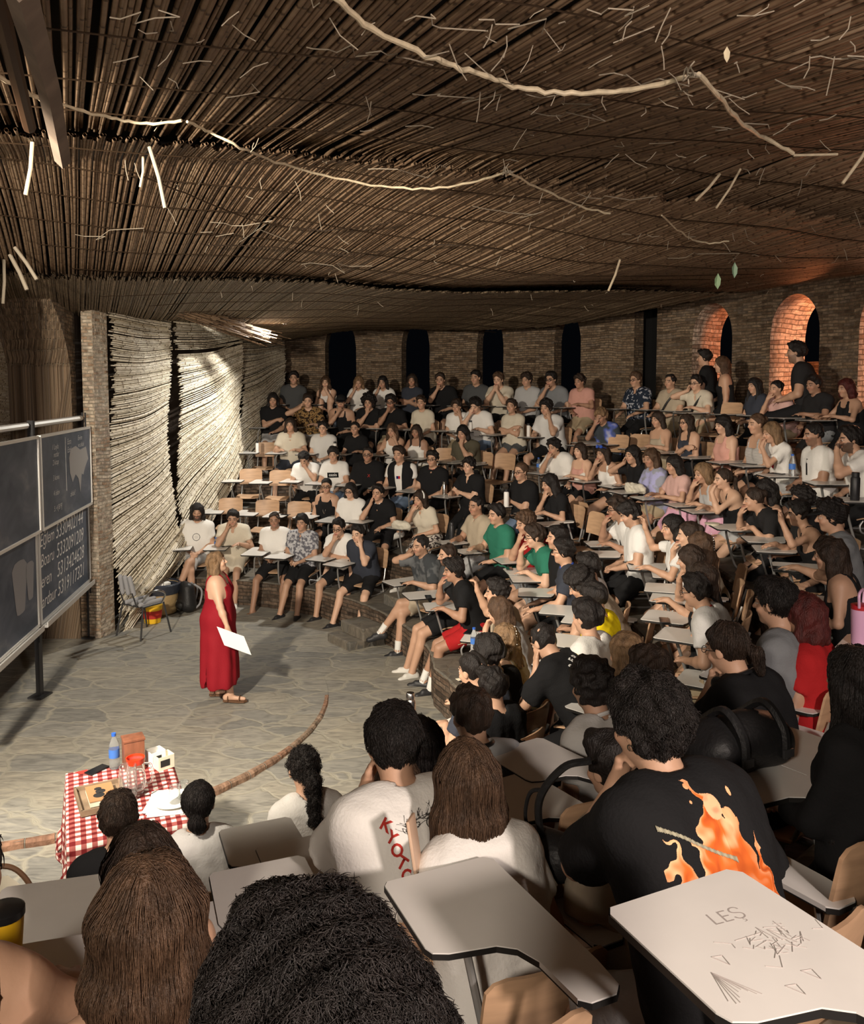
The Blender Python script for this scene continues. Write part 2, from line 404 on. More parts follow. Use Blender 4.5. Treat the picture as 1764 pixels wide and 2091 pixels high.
    if sp.get('beard'):
        bm_ = hm & (z < -.018-.55*np.clip(.045-np.abs(x), 0, 1)*(y > .06)*.9) & (y > -.005) & (dist > .04) & ~(lips > .25) & (z > -.125)
        mou = hm & (y > .06) & (z < -.036) & (z > -.050) & (np.abs(x) < .03)
        a = sp['beard']; c[bm_ | mou] = c[bm_ | mou]*(1-a)+hc0*a
    root = empty('person', loc, rz, label, 'person', sp.get('group'))
    body_o = link('body', make_mesh('body', V, Q, [MAT['skin']], cols=np.clip(c, 0, 1)), root)
    obs = {'body': body_o, 'H': H, 'R': R, 'P': P, 'C': C, 'N': N, 'W': W, 'El': El, 'Kn': Kn, 'An': An, 'B': B, 'root': root, 's': s, 'hd': hd}
    # ---- shirt
    top = sp.get('top', 'tee')
    if top:
        slv = {'tee': .62, 'big': .85, 'polo': .62, 'shirt': .66, 'tank': 0, 'cami': 0, 'vest': .55, 'long': 1, 'crop': 0}[top]
        inf = {'tank': .010, 'cami': .009, 'crop': .009}.get(top, .014) + (.012 if top == 'big' else 0)
        pts = np.array([P, C, N, sh['R'], sh['L'], El['R'], El['L']]+([W['R'], W['L']] if slv == 1 else [])); lo = pts.min(0)-.19; hi = pts.max(0)+.17; lo[2] = max(lo[2], P[2]-.13)
        g = Field(lo, hi, hc)
        sl = torso_slices(P, C, N, B, s, fem, inf, body)
        if sp.get('crop') or top == 'crop': sl = sl[2:]
        for a, b, r in sl: g.cap(a, b, r, k=.07)
        if fem:
            for sg in (-1, 1): g.ell(C+fw*.085*s+r_*.065*s*sg+up*.02, (.058+inf, .052+inf, .058+inf), k=.05)
        if slv == 0:
            a0 = .30 if top == 'tank' else .22
            g.warp(lambda X, Y, Z: np.maximum(0, 0))
            # cut above the chest, keep straps
            tl = N-up*(.085 if top == 'tank' else .115)*s
            q_ = g.full(); sl_, X, Y, Z = q_
            hgt = (X-tl[0])*up[0]+(Y-tl[1])*up[1]+(Z-tl[2])*up[2]
            lat = np.abs((X-tl[0])*r_[0]+(Y-tl[1])*r_[1]+(Z-tl[2])*r_[2])
            sw = .022 if top == 'tank' else .008; strap = np.abs(lat-(.085 if top == 'tank' else .09)*s)-sw
            g.F[sl_] = np.maximum(g.F[sl_], np.minimum(hgt, strap))
            g.F[sl_] = np.maximum(g.F[sl_], np.minimum(lat-.118*s, hgt+.06))
        else:
            for nm, sg in (('R', 1), ('L', -1)):
                g.cap(N+r_*.075*sg*s-up*.03, sh[nm], .052*s+inf*.7, (.057 if not fem else .05)*s*body+inf, k=.05)
                dr = nrm(El[nm]-sh[nm]); he = sh[nm]+dr*la*min(slv, 1)
                r0 = (.056 if not fem else .047)*s*body+inf
                g.cap(sh[nm], sh[nm]+dr*la*min(slv+.25, 1), r0, r0*(1.04 if slv < 1 else .85), k=.03, cut=(he, dr) if slv < 1 else None)
                if slv == 1:
                    d2 = nrm(W[nm]-El[nm]); g.cap(El[nm], W[nm], r0*.85, .042*s, k=.03, cut=(W[nm]-d2*.03, d2))
            g.cap(N+up*.0-fw*.005, N+up*.05+fw*.01, (.062 if not fem else .056)*s, k=.0, op='s')
            if sp.get('vneck') or top == 'polo' or top == 'shirt': g.cap(N+fw*.07-up*.03, N+fw*.10-up*.09, .020, .008, k=.01, op='s')
        g.warp(wob(rs, 26, .0035, (1.2, 1, .6))); g.warp(wob(rs, 60, .0016, (.8, .8, 1.6)))
        Vs, Qs = g.mesh(); me = make_mesh('shirt', Vs, Qs, [sp['topmat']])
        nm_ = {'tank': 'tank_top', 'cami': 'camisole', 'crop': 'crop_top', 'polo': 'polo_shirt', 'shirt': 'shirt', 'vest': 'tee_shirt', 'long': 'sweater'}.get(top, 'tee_shirt')
        obs['shirt'] = link(nm_, me, root)
        if top in ('polo', 'shirt'):
            m = MB(); ring = []
            for i in range(13):
                t = i/12*2*math.pi*.86+.07*2*math.pi+math.pi/2
                ring.append(N+r_*math.cos(t)*.068*s+fw*(math.sin(t)*.066*s+.006)+up*(.018-.016*math.sin(t)))
            m.tube(ring, .011, 6); m.build('collar', sp.get('collarmat', sp['topmat']), obs['shirt'])
    # ---- bottoms
    bot = sp.get('bot', 'sh')
    if bot:
        fr_ = {'sh': .80, 'ss': .45, 'tr': 1, 'sk': .62}[bot]
        pts = np.array([P]+[Kn['R'], Kn['L']]+([An['R'], An['L']] if bot == 'tr' else [])); lo = pts.min(0)-.2; hi = pts.max(0)+.17; hi[2] = max(hi[2], P[2]+.14)
        g = Field(lo, hi, hc)
        for a, b, r in torso_slices(P, C, N, B, s, fem, .008, body)[:2]: g.cap(a, b, r, k=.07, cut=(P+lv*.10, lv))
        for nm in 'RL':
            dr = nrm(Kn[nm]-hipj[nm]); he = hipj[nm]+dr*lt*fr_; t1 = (.084 if not fem else .085)*s*body
            g.cap(hipj[nm], Kn[nm], t1+.012, (t1*.66+.028) if bot == 'sh' else t1*.66+.013, k=.05 if bot != 'sk' else .12, cut=(he, dr) if bot != 'tr' else None)
            if bot == 'tr':
                dr2 = nrm(An[nm]-Kn[nm]); g.cap(Kn[nm], An[nm]+dr2*.03, t1*.66+.013, .055*s, k=.03, cut=(An[nm]-dr2*.01, dr2))
        if bot == 'sk': g.cap(hipj['R'], hipj['R']+(Kn['R']-hipj['R'])*fr_, .09, .08, k=.06); g.cap((hipj['R']+hipj['L'])/2, (hipj['R']+hipj['L'])/2+((Kn['R']+Kn['L'])/2-(hipj['R']+hipj['L'])/2)*fr_, .085, .075, k=.08)
        g.warp(wob(rs, 30, .0035)); g.warp(wob(rs, 70, .0012))
        Vs, Qs = g.mesh(); obs['bot'] = link({'sh': 'shorts', 'ss': 'shorts', 'tr': 'trousers', 'sk': 'skirt'}[bot], make_mesh('shorts', Vs, Qs, [sp['botmat']]), root)
    # ---- shoes
    shoe = sp.get('shoe', 'sneaker'); shm = sp.get('shoemat', MAT['shoe_white'])
    if shoe:
        for nm in 'RL':
            A = An[nm]; t = toe[nm]; hl = A-V3(0, 0, .045)-t*.045; tp = A+t*.15-V3(0, 0, .055)
            if shoe == 'sandal':
                m = MB(); sd = nrm(np.cross(t, V3(0, 0, 1))); upv = np.cross(sd, t)
                pl = []
                for (u, w) in ((-.08, 0), (-.07, .03), (0, .033), (.09, .046), (.15, .036), (.178, 0), (.15, -.036), (.09, -.046), (0, -.033), (-.07, -.03)): pl.append((u, w))
                base_ = A-V3(0, 0, .088)
                v = [base_+t*u+sd*w for u, w in pl]+[base_+t*u+sd*w+upv*.018 for u, w in pl]; n = len(pl)
                m.add(v, [tuple(range(n)), tuple(range(n, 2*n))[::-1]]+[(i, n+i, n+(i+1) % n, (i+1) % n) for i in range(n)])
                for u, hgt in ((.10, .05), (-.02, .075)):
                    m.tube([base_+t*u+sd*(.045*math.cos(a))+upv*(.012+hgt*math.sin(a)) for a in np.linspace(0, math.pi, 8)], .006, 6)
                m.build('sandal', shm, root)
            else:
                lo = np.minimum(hl, tp)-.11; hi = np.maximum(A, tp)+.12
                g = Field(lo, hi, min(hc, .011)); g.cap(hl+V3(0, 0, .0), tp, .044, .034, k=.02); g.cap(hl, A+V3(0, 0, -.005), .044, .043, k=.02, cut=(A+V3(0, 0, .0 if shoe != 'slide' else -.04), V3(0, 0, 1)))
                g.cap(hl, A+t*.08-V3(0, 0, .02), .044, .03, k=.02)
                g.F = np.maximum(g.F, ((A[2]-.092)-g.ax[2])[None, None, :].astype(np.float32)) if abs(t[2]) < .2 else g.F
                Vs, Qs = g.mesh(); so = link('shoe', make_mesh('shoe', Vs, Qs, [shm, MAT['rubber_white']]), root)
                if abs(t[2]) < .2:
                    zc = Vs[Qs].mean(1)[:, 2]; so.data.polygons.foreach_set('material_index', (zc < A[2]-.07).astype(np.int32))
                if sp.get('sock'):
                    m = MB(); dr = nrm(Kn[nm]-A); m.tube([A-dr*.02, A+dr*.05, A+dr*.13], [.043, .042, .047], 10); m.build('sock', MAT['cloth_white'], root)
    # ---- hair
    hair(sp, obs, rs, d, near)
    if sp.get('glasses'):
        m = MB()
        for sg in (-1, 1):
            m.tube([T(sg*.031+.021*math.cos(a), .101, .003+.016*math.sin(a)) for a in np.linspace(0, 2*math.pi, 14, endpoint=False)], .0018*max(1, d/7), 5, closed=True)
            m.tube([T(sg*.052, .099, .006), T(sg*.074, .05, .006), T(sg*.078, -.005, .002)], .0016*max(1, d/7), 5)
        m.tube([T(-.010, .102, .006), T(.010, .102, .006)], .0016*max(1, d/7), 5)
        m.build('glasses', MAT['black_plastic'], root)
    return obs
HAIR = {'b': (.012, .009, .008), 'd': (.030, .018, .012), 'm': (.075, .042, .024), 'l': (.19, .115, .06), 'r': (.07, .012, .010), 'g': (.05, .04, .035)}
def hair(sp, ob, rs, d, near):
    st = sp.get('hair', 'short')
    H, R, s, N, B, root = ob['H'], ob['R'], ob['s'], ob['N'], ob['B'], ob['root']
    if st == 'none': return
    mat = MAT['hair_'+sp.get('hc', 'b')]
    T = lambda *p: H+R@(V3(*p)*s)
    vol = {'short': .016, 'crop': .006, 'curly': .024, 'afro': .05, 'long': .014, 'longf': .014, 'wavy': .020, 'pony': .008, 'bun': .008, 'bob': .018, 'messy': .022, 'half': .016, 'curlpony': .010}[st]+sp.get('vol', 0)
    lo = H-V3(.2, .2, .17)*1.05; hi = H+.24
    if st in ('long', 'longf', 'wavy'): lo = np.minimum(lo, N-V3(.22, .26, .36)); hi = hi+V3(.03, .05, 0)
    if st in ('pony', 'half', 'curlpony', 'bob'): lo = lo-V3(.05, .12, .22)
    h = min(max(d*.0010, .006), .0125)
    if near: h = .0075
    g = Field(lo, hi, h)
    f_, A_ = {'curly': (75, .010), 'afro': (60, .014), 'wavy': (40, .007), 'messy': (55, .008), 'curlpony': (80, .007)}.get(st, (48, .0075) if st in ('short', 'crop') and not near else (45, .0035))
    nz = wob(rs, f_, A_)
    g.ell(T(0, -.014, .036), ((.076+vol)*s, (.096+vol)*s, (.088+vol*1.15)*s), R, k=0)
    if st == 'afro': g.ell(T(0, -.03, .04), (.135*s, .13*s, .125*s), R, k=.02)
    if st in ('curly', 'messy', 'short') : g.ell(T(rs.uniform(-.02, .02), .03, .098), (.062*s, .066*s, .032*s+vol*.6), R, k=.03)
    # remove the face and everything below the hair line
    if st not in ('crop',): g.ell(T(0, .115, -.008), (.080*s, .073*s, (.074 if st != 'short' else .078)*s), R, k=.008, op='s')
    else: g.ell(T(0, .120, -.010), (.088*s, .075*s, .082*s), R, k=.008, op='s')
    lowz = {'short': -.055, 'crop': -.045, 'curly': -.075, 'afro': -.08, 'messy': -.075, 'pony': -.04, 'bun': -.045, 'curlpony': -.05, 'half': -.08}.get(st, -.10)
    q = g.full(); sl, X, Y, Z = q
    qx, qy, qz = [((X-H[0])*R[0, i]+(Y-H[1])*R[1, i]+(Z-H[2])*R[2, i])/s for i in range(3)]
    line = np.where(qy < -.01, lowz, lowz+(qy+.01)*1.6)          # nape low, temple higher
    g.F = np.maximum(g.F, ((line-qz)*.8*s).astype(np.float32))
    if st in ('short', 'crop', 'curly', 'messy', 'afro', 'pony', 'bun', 'curlpony'):   # ear holes
        for sg in (-1, 1): g.ell(T(sg*.085, .01, -.022), (.022*s, .034*s, .034*s), R, k=.006, op='s')
    dn = V3(0, 0, -1)
    if st in ('long', 'longf', 'wavy', 'bob', 'half'):
        L = {'bob': .10, 'half': .13}.get(st, .37 if not near else .50)*(sp.get('hl', 1.0)); th = .022+vol*.6
        bk = -B[:, 1]; rt = R[:, 0]
        for x0, y0 in [(-.072, -.015), (-.062, -.055), (-.036, -.085), (0, -.098), (.036, -.085), (.062, -.055), (.072, -.015)]:
            a = T(x0, y0, .03); m_ = T(x0*1.18, y0*1.06, -.09)
            e = m_+dn*(L-.06)*rs.uniform(.80, 1.10)+bk*(.045 if L > .2 else .01)+rt*x0*((.75 if not near else 1.25) if L > .2 else .1)
            g.cap(a, m_, th, th*.95, k=.03); g.cap(m_, e, th*.95, th*(.75 if st != 'wavy' else .95), k=.03)
        if st == 'longf' or sp.get('front'):
            for sg in (-1, 1):
                a = T(sg*.074, .03, .02); m_ = T(sg*.088, .035, -.11); e = N+B[:, 0]*sg*.09+B[:, 1]*.12-B[:, 2]*.20
                g.cap(a, m_, .017, .019, k=.02); g.cap(m_, e, .019, .016, k=.02)
    if st == 'bun': g.ell(T(0, -.112, .05 if not sp.get('lowbun') else -.055), (.042, .036, .04), R, k=.008)
    if st in ('pony', 'curlpony'):
        a = T(0, -.10, .015); b = a+R@V3(0, -.05, -.03); e = b+dn*.20*sp.get('hl', 1)+(-B[:, 1])*.03
        w = .026 if st == 'pony' else .04
        g.cap(a, b, .022, w, k=.01); g.cap(b, e, w, w*.7, k=.02)
    if st == 'cap': pass
    if A_: g.warp(nz)
    if not near and st not in ('crop',): g.warp(wob(rs, 130, .0030, (1, 1, .35)))
    V, Q = g.mesh(); hob = link('hair', make_mesh('hair', V, Q, [mat]), root); ob['hair'] = hob
    if near: strands(g, V, H, R, s, rs, mat, root, st, near, hob)
def strands(g, V, H, R, s, rs, mat, root, st, near, hob):
    n = int(near*(.45 if near < 12000 else .6)); crown = H+R@V3(.0, -.03, .11)*s
    P = V[rs.choice(len(V), n, replace=n > len(V))].astype(float); P += rs.normal(size=P.shape)*.003
    longy = st in ('long', 'longf', 'wavy', 'pony', 'half', 'bob'); curly = st in ('curly', 'afro', 'curlpony'); mess = st == 'messy'
    steps = 13 if longy else 7; st_l = .0165 if longy else (.0082 if curly else .0066)
    off = rs.uniform(.0, .005 if not curly else .012, n); path = [P.copy()]; ph = rs.uniform(0, 6.28, n); rd = rs.normal(size=(n, 3))
    for i in range(steps):
        gn = g.grad(P)
        rad = P-crown; 
        if longy: t = np.tile(V3(0, 0, -1.), (n, 1))+rad*2.5*np.exp(-np.linalg.norm(rad, axis=1, keepdims=True)*8)+rd*.05
        elif curly: t = rd*.7+np.stack([np.cos(ph+i*1.1), np.sin(ph+i*1.1), np.sin(ph*2+i*1.3)], 1)*1.0+gn*.45+rad*2
        else: t = rad*8+rd*(.30 if not mess else .45)+V3(0, 0, -.35)+gn*.22+(np.stack([np.cos(ph+i*.8), np.sin(ph+i*.8), 0*ph], 1)*.5 if mess else 0)
        t = t-gn*np.sum(t*gn, 1, keepdims=True)*(1.0 if longy else .55); t /= np.linalg.norm(t, axis=1, keepdims=True)+1e-9
        P = P+t*st_l
        dv = g.sample(P)-off*(1 if longy else (i+1)/steps*1.6); P = P-g.grad(P)*np.clip(dv, -.01, .01)[:, None]*(1 if longy else .6)
        path.append(P.copy())
    A = np.stack(path, 1)        # n, m, 3
    m = A.shape[1]; D = np.gradient(A, axis=1); D /= np.linalg.norm(D, axis=2, keepdims=True)+1e-9
    u = np.cross(D, rs.normal(size=(n, 1, 3))); u /= np.linalg.norm(u, axis=2, keepdims=True)+1e-9; w = np.cross(D, u)
    rr = (.0015 if near < 12000 else .0008)*(1-np.linspace(0, 1, m)**3*.8)[None, :, None]
    ring = np.stack([A+rr*(u*math.cos(a)+w*math.sin(a)) for a in (0, 2.09, 4.19)], 2).reshape(-1, 3)
    b = (np.arange(n)[:, None]*m+np.arange(m-1)[None, :]).reshape(-1)*3; F = []
    for k in range(3): F.append(np.stack([b+k, b+(k+1) % 3, b+3+(k+1) % 3, b+3+k], 1))
    o = link('hair_strands', make_mesh('hair_strands', ring, np.concatenate(F), [mat]), hob); o['kind'] = 'stuff'
# ---------------------------------------------------------------- materials
def nmat(name, col, rough=.6, metal=0, spec=.4, bump=0, bscale=200, var=0, vscale=8, stretch=None, **kw):
    m = bpy.data.materials.new(name); m.use_nodes = True; nt = m.node_tree; b = nt.nodes['Principled BSDF']
    b.inputs['Base Color'].default_value = (*col, 1); b.inputs['Roughness'].default_value = rough
    b.inputs['Metallic'].default_value = metal; b.inputs['Specular IOR Level'].default_value = spec
    for k, v in kw.items(): b.inputs[k.replace('_', ' ')].default_value = v
    if bump or var:
        tc = nt.nodes.new('ShaderNodeTexCoord'); vec = tc.outputs['Object']
        if stretch:
            mp = nt.nodes.new('ShaderNodeMapping'); mp.inputs['Scale'].default_value = stretch; nt.links.new(vec, mp.inputs['Vector']); vec = mp.outputs['Vector']
    if bump:
        n = nt.nodes.new('ShaderNodeTexNoise'); n.inputs['Scale'].default_value = bscale; n.inputs['Detail'].default_value = 3; nt.links.new(vec, n.inputs['Vector'])
        bp = nt.nodes.new('ShaderNodeBump'); bp.inputs['Strength'].default_value = bump; bp.inputs['Distance'].default_value = .01
        nt.links.new(n.outputs['Fac'], bp.inputs['Height']); nt.links.new(bp.outputs['Normal'], b.inputs['Normal'])
    if var:
        n = nt.nodes.new('ShaderNodeTexNoise'); n.inputs['Scale'].default_value = vscale; n.inputs['Detail'].default_value = 4; nt.links.new(vec, n.inputs['Vector'])
        r = nt.nodes.new('ShaderNodeValToRGB'); r.color_ramp.elements[0].position = .3; r.color_ramp.elements[1].position = .7
        r.color_ramp.elements[0].color = (*[c*(1-var) for c in col], 1); r.color_ramp.elements[1].color = (*[min(c*(1+var), 1) for c in col], 1)
        nt.links.new(n.outputs['Fac'], r.inputs['Fac']); nt.links.new(r.outputs['Color'], b.inputs['Base Color'])
    return m
MAT = {}
def cmat(key, col, **kw):
    """cloth material cache"""
    if key not in MAT:
        kw.setdefault('rough', .9); kw.setdefault('spec', .15); kw.setdefault('bump', .25); kw.setdefault('bscale', 90)
        MAT[key] = nmat('fabric_'+key, col, **kw)
    return MAT[key]
CL = {'w': (.78, .76, .72), 'w2': (.66, .65, .63), 'k': (.013, .013, .014), 'k2': (.022, .021, .022), 'g': (.075, .078, .08), 'lg': (.42, .42, .42), 'mg': (.20, .21, .22),
      'c': (.62, .56, .45), 'bg': (.42, .35, .26), 'n': (.015, .022, .045), 'o': (.09, .08, .055), 'pk': (.62, .33, .27), 'gr': (.03, .17, .11), 'rd': (.40, .018, .02),
      'yl': (.85, .68, .01), 'dn': (.16, .22, .32), 'br': (.13, .07, .04), 'bs': (.60, .38, .34), 'lil': (.42, .42, .55), 'kh': (.36, .29, .19), 'pkl': (.75, .42, .55), 'dk': (.04, .045, .06)}
def vcol(mat, mul=1):
    nt = mat.node_tree; a = nt.nodes.new('ShaderNodeVertexColor'); a.layer_name = 'Col'; nt.links.new(a.outputs['Color'], nt.nodes['Principled BSDF'].inputs['Base Color'])
def pat(key, cols, scale, kind='noise', th=(.45, .55)):
    m = nmat('fabric_'+key, cols[0], rough=.9, spec=.1); nt = m.node_tree; tc = nt.nodes.new('ShaderNodeTexCoord')
    if kind == 'noise': n = nt.nodes.new('ShaderNodeTexNoise'); n.inputs['Scale'].default_value = scale; n.inputs['Detail'].default_value = 2; out = n.outputs['Fac']
    elif kind == 'stripe': n = nt.nodes.new('ShaderNodeTexWave'); n.bands_direction = 'Z'; n.inputs['Scale'].default_value = scale; out = n.outputs['Fac']
    elif kind == 'stripex': n = nt.nodes.new('ShaderNodeTexWave'); n.bands_direction = 'X'; n.inputs['Scale'].default_value = scale; out = n.outputs['Fac']
    nt.links.new(tc.outputs['Object'], n.inputs['Vector'])
    r = nt.nodes.new('ShaderNodeValToRGB'); e = r.color_ramp.elements; e[0].position = th[0]; e[0].color = (*cols[0], 1); e[1].position = th[1]; e[1].color = (*cols[1], 1)
    if len(cols) > 2:
        x = e.new(min(th[1]+.1, .98)); x.color = (*cols[2], 1)
    nt.links.new(out, r.inputs['Fac']); nt.links.new(r.outputs['Color'], nt.nodes['Principled BSDF'].inputs['Base Color']); MAT[key] = m
def base_mats():
    MAT['skin'] = nmat('skin', (.5, .3, .2), rough=.5, spec=.35, bump=.08, bscale=60); vcol(MAT['skin'])
    for k, c in HAIR.items():
        MAT['hair_'+k] = nmat('hair_'+k, c, rough=.55, spec=.32, bump=.9, bscale=75, stretch=(2.2, 2.2, .5), var=.45, vscale=14)
    MAT['shoe_white'] = nmat('white_leather', (.65, .63, .58), rough=.6); MAT['shoe_black'] = nmat('black_leather', (.02, .02, .022), rough=.5)
    MAT['rubber_white'] = nmat('white_rubber', (.7, .68, .62), rough=.7); MAT['leather_brown'] = nmat('brown_leather', (.12, .06, .03), rough=.6)
    MAT['cloth_white'] = nmat('white_cotton', (.75, .74, .7), rough=.9); MAT['black_plastic'] = nmat('black_plastic', (.012, .012, .013), rough=.35)
    MAT['ply'] = nmat('birch_plywood', (.52, .33, .20), rough=.45, spec=.4, var=.12, vscale=5, stretch=(1, 1, 6))
    MAT['steel'] = nmat('grey_painted_steel', (.42, .42, .41), rough=.35, metal=.6); MAT['chrome'] = nmat('chrome', (.65, .65, .65), rough=.2, metal=1)
    MAT['lam'] = nmat('white_laminate', (.74, .72, .68), rough=.28, spec=.5, var=.05, vscale=5); MAT['edge'] = nmat('black_edge_band', (.015, .014, .013), rough=.5)
    pat('floral_bw', [(.45, .45, .47), (.12, .12, .14)], 22); pat('floral_dark', [(.018, .025, .04), (.35, .36, .4)], 24, th=(.56, .6)); pat('batik', [(.03, .018, .012), (.38, .24, .10), (.1, .05, .02)], 20)
    pat('stripe_w', [(.62, .60, .57), (.22, .20, .19)], 22, 'stripe'); pat('pinstripe', [(.03, .035, .04), (.12, .12, .12)], 12, 'stripex'); pat('lilac_tie', [(.30, .31, .36), (.38, .38, .62)], 8)
    pat('jersey', [(.05, .06, .07), (.10, .14, .45), (.5, .5, .55)], 4, th=(.48, .55)); pat('skirt_floral', [(.55, .5, .45), (.03, .02, .02)], 30); pat('stain', [(.40, .41, .42), (.27, .29, .32)], 5, th=(.5, .54))
    pat('wash', [(.05, .055, .06), (.12, .125, .13)], 9); pat('yellow_jersey', [(.85, .68, .01), (.72, .55, .01)], 6)
base_mats()
# ---------------------------------------------------------------- amphitheatre
CX, CY = -3.9, 8.6
TH = [-90, -65, -50, -38, -25, 0, 30, 60, 95]
ZK = [[.25,.25,.38,.40,.42,.40,.38,.38,.38],[.70,.70,.83,.82,.78,.75,.80,.80,.80],[1.1,1.1,1.15,1.12,1.0,1.10,1.22,1.22,1.22],[1.42,1.42,1.48,1.42,1.35,1.38,1.5,1.64,1.64],[1.8,1.8,1.83,1.8,1.75,1.87,1.95,2.06,2.06],[2.3,2.3,2.3,2.3,2.3,2.4,2.48,2.48,2.48]]
RK = [[4.9,5.0,5.2,5.2,4.9,4.1,4.1,4.3,4.5],[6.0,6.05,6.35,6.2,5.6,5.1,5.0,5.2,5.5],[6.9,6.9,7.05,7.1,6.45,6.0,5.8,6.1,6.3],[7.6,7.65,7.85,7.85,7.25,7.2,7.1,7.0,7.0],[8.35,8.45,8.55,8.55,8.1,7.95,7.95,7.9,7.9],[9.2,9.25,9.25,9.25,9.15,9.1,8.8,8.75,8.8]]
def zr(k, th): return float(np.interp(th, TH, ZK[k-1])), float(np.interp(th, TH, RK[k-1]))
def polar(X, Y): return math.degrees(math.atan2(Y-CY, X-CX)), math.hypot(X-CX, Y-CY)
def ring_pt(r, th): return CX+r*math.cos(math.radians(th)), CY+r*math.sin(math.radians(th))
def node_tree(name, rough=.8):
    m = bpy.data.materials.new(name); m.use_nodes = True; nt = m.node_tree; b = nt.nodes['Principled BSDF']; b.inputs['Roughness'].default_value = rough; b.inputs['Specular IOR Level'].default_value = .25
    return m, nt, b, nt.nodes.new, nt.links.new
def ramp(N, L, src, stops, interp='LINEAR'):
    r = N('ShaderNodeValToRGB'); r.color_ramp.interpolation = interp; e = r.color_ramp.elements
    while len(e) < len(stops): e.new(.5)
    for i, (p, c) in enumerate(stops): e[i].position = p; e[i].color = (*c, 1) if len(c) == 3 else c
    L(src, r.inputs['Fac']); return r.outputs['Color']
def mixc(N, L, a, b, fac, mode='MIX'):
    m = N('ShaderNodeMix'); m.data_type = 'RGBA'; m.blend_type = mode
    for s_, v in ((0, fac), (6, a), (7, b)):
        if hasattr(v, 'links') or hasattr(v, 'is_linked'): L(v, m.inputs[s_])
        elif s_ == 0: m.inputs[0].default_value = v
        else: m.inputs[s_].default_value = (*v, 1)
    return m.outputs[2]
def bumpn(N, L, b, h, st, dist=.02):
    bp = N('ShaderNodeBump'); bp.inputs['Strength'].default_value = st; bp.inputs['Distance'].default_value = dist; L(h, bp.inputs['Height']); L(bp.outputs['Normal'], b.inputs['Normal'])
def flagstone(name, c1, c2, c3, mortar, scale=2.2):
    m, nt, b, N, L = node_tree(name, .62); tc = N('ShaderNodeTexCoord')
    nz = N('ShaderNodeTexNoise'); nz.inputs['Scale'].default_value = 2.4; nz.inputs['Detail'].default_value = 3; L(tc.outputs['Object'], nz.inputs['Vector'])
    v = N('ShaderNodeVectorMath'); v.operation = 'MULTIPLY_ADD'; v.inputs[1].default_value = (.34, .34, .34); L(nz.outputs['Color'], v.inputs[0]); L(tc.outputs['Object'], v.inputs[2])
    mp = N('ShaderNodeMapping'); mp.inputs['Rotation'].default_value = (0, 0, .3); mp.inputs['Scale'].default_value = (.75, 1.25, 1); L(v.outputs[0], mp.inputs['Vector'])
    ve = N('ShaderNodeTexVoronoi'); ve.feature = 'DISTANCE_TO_EDGE'; ve.inputs['Scale'].default_value = scale; ve.inputs['Randomness'].default_value = 1; L(mp.outputs[0], ve.inputs['Vector'])
    vc = N('ShaderNodeTexVoronoi'); vc.inputs['Scale'].default_value = scale; vc.inputs['Randomness'].default_value = 1; L(mp.outputs[0], vc.inputs['Vector'])
    sep = N('ShaderNodeSeparateColor'); L(vc.outputs['Color'], sep.inputs[0])
    stone = ramp(N, L, sep.outputs[0], [(0, c1), (.35, c2), (.7, c3), (1, c2)])
    n2 = N('ShaderNodeTexNoise'); n2.inputs['Scale'].default_value = 7; n2.inputs['Detail'].default_value = 7; n2.inputs['Distortion'].default_value = 1.5
    mp2 = N('ShaderNodeMapping'); mp2.inputs['Scale'].default_value = (.6, 2.2, 1); mp2.inputs['Rotation'].default_value = (0, 0, .25); L(tc.outputs['Object'], mp2.inputs['Vector']); L(mp2.outputs[0], n2.inputs['Vector'])
    sh = ramp(N, L, n2.outputs['Fac'], [(.3, (.62, .62, .63)), (.55, (1, 1, 1)), (.75, (1.25, 1.22, 1.15))])
    stone = mixc(N, L, stone, sh, 1.0, 'MULTIPLY')
    mm = ramp(N, L, ve.outputs['Distance'], [(.012, (1, 1, 1)), (.06, (0, 0, 0))])
    col = mixc(N, L, stone, mortar, mm); L(col, b.inputs['Base Color'])
    hh = ramp(N, L, ve.outputs['Distance'], [(0, (.2, .2, .2)), (.012, (0, 0, 0)), (.05, (.8, .8, .8)), (1, (1, 1, 1))])
    hs = mixc(N, L, hh, n2.outputs['Fac'], .35); bumpn(N, L, b, hs, .35, .02); return m
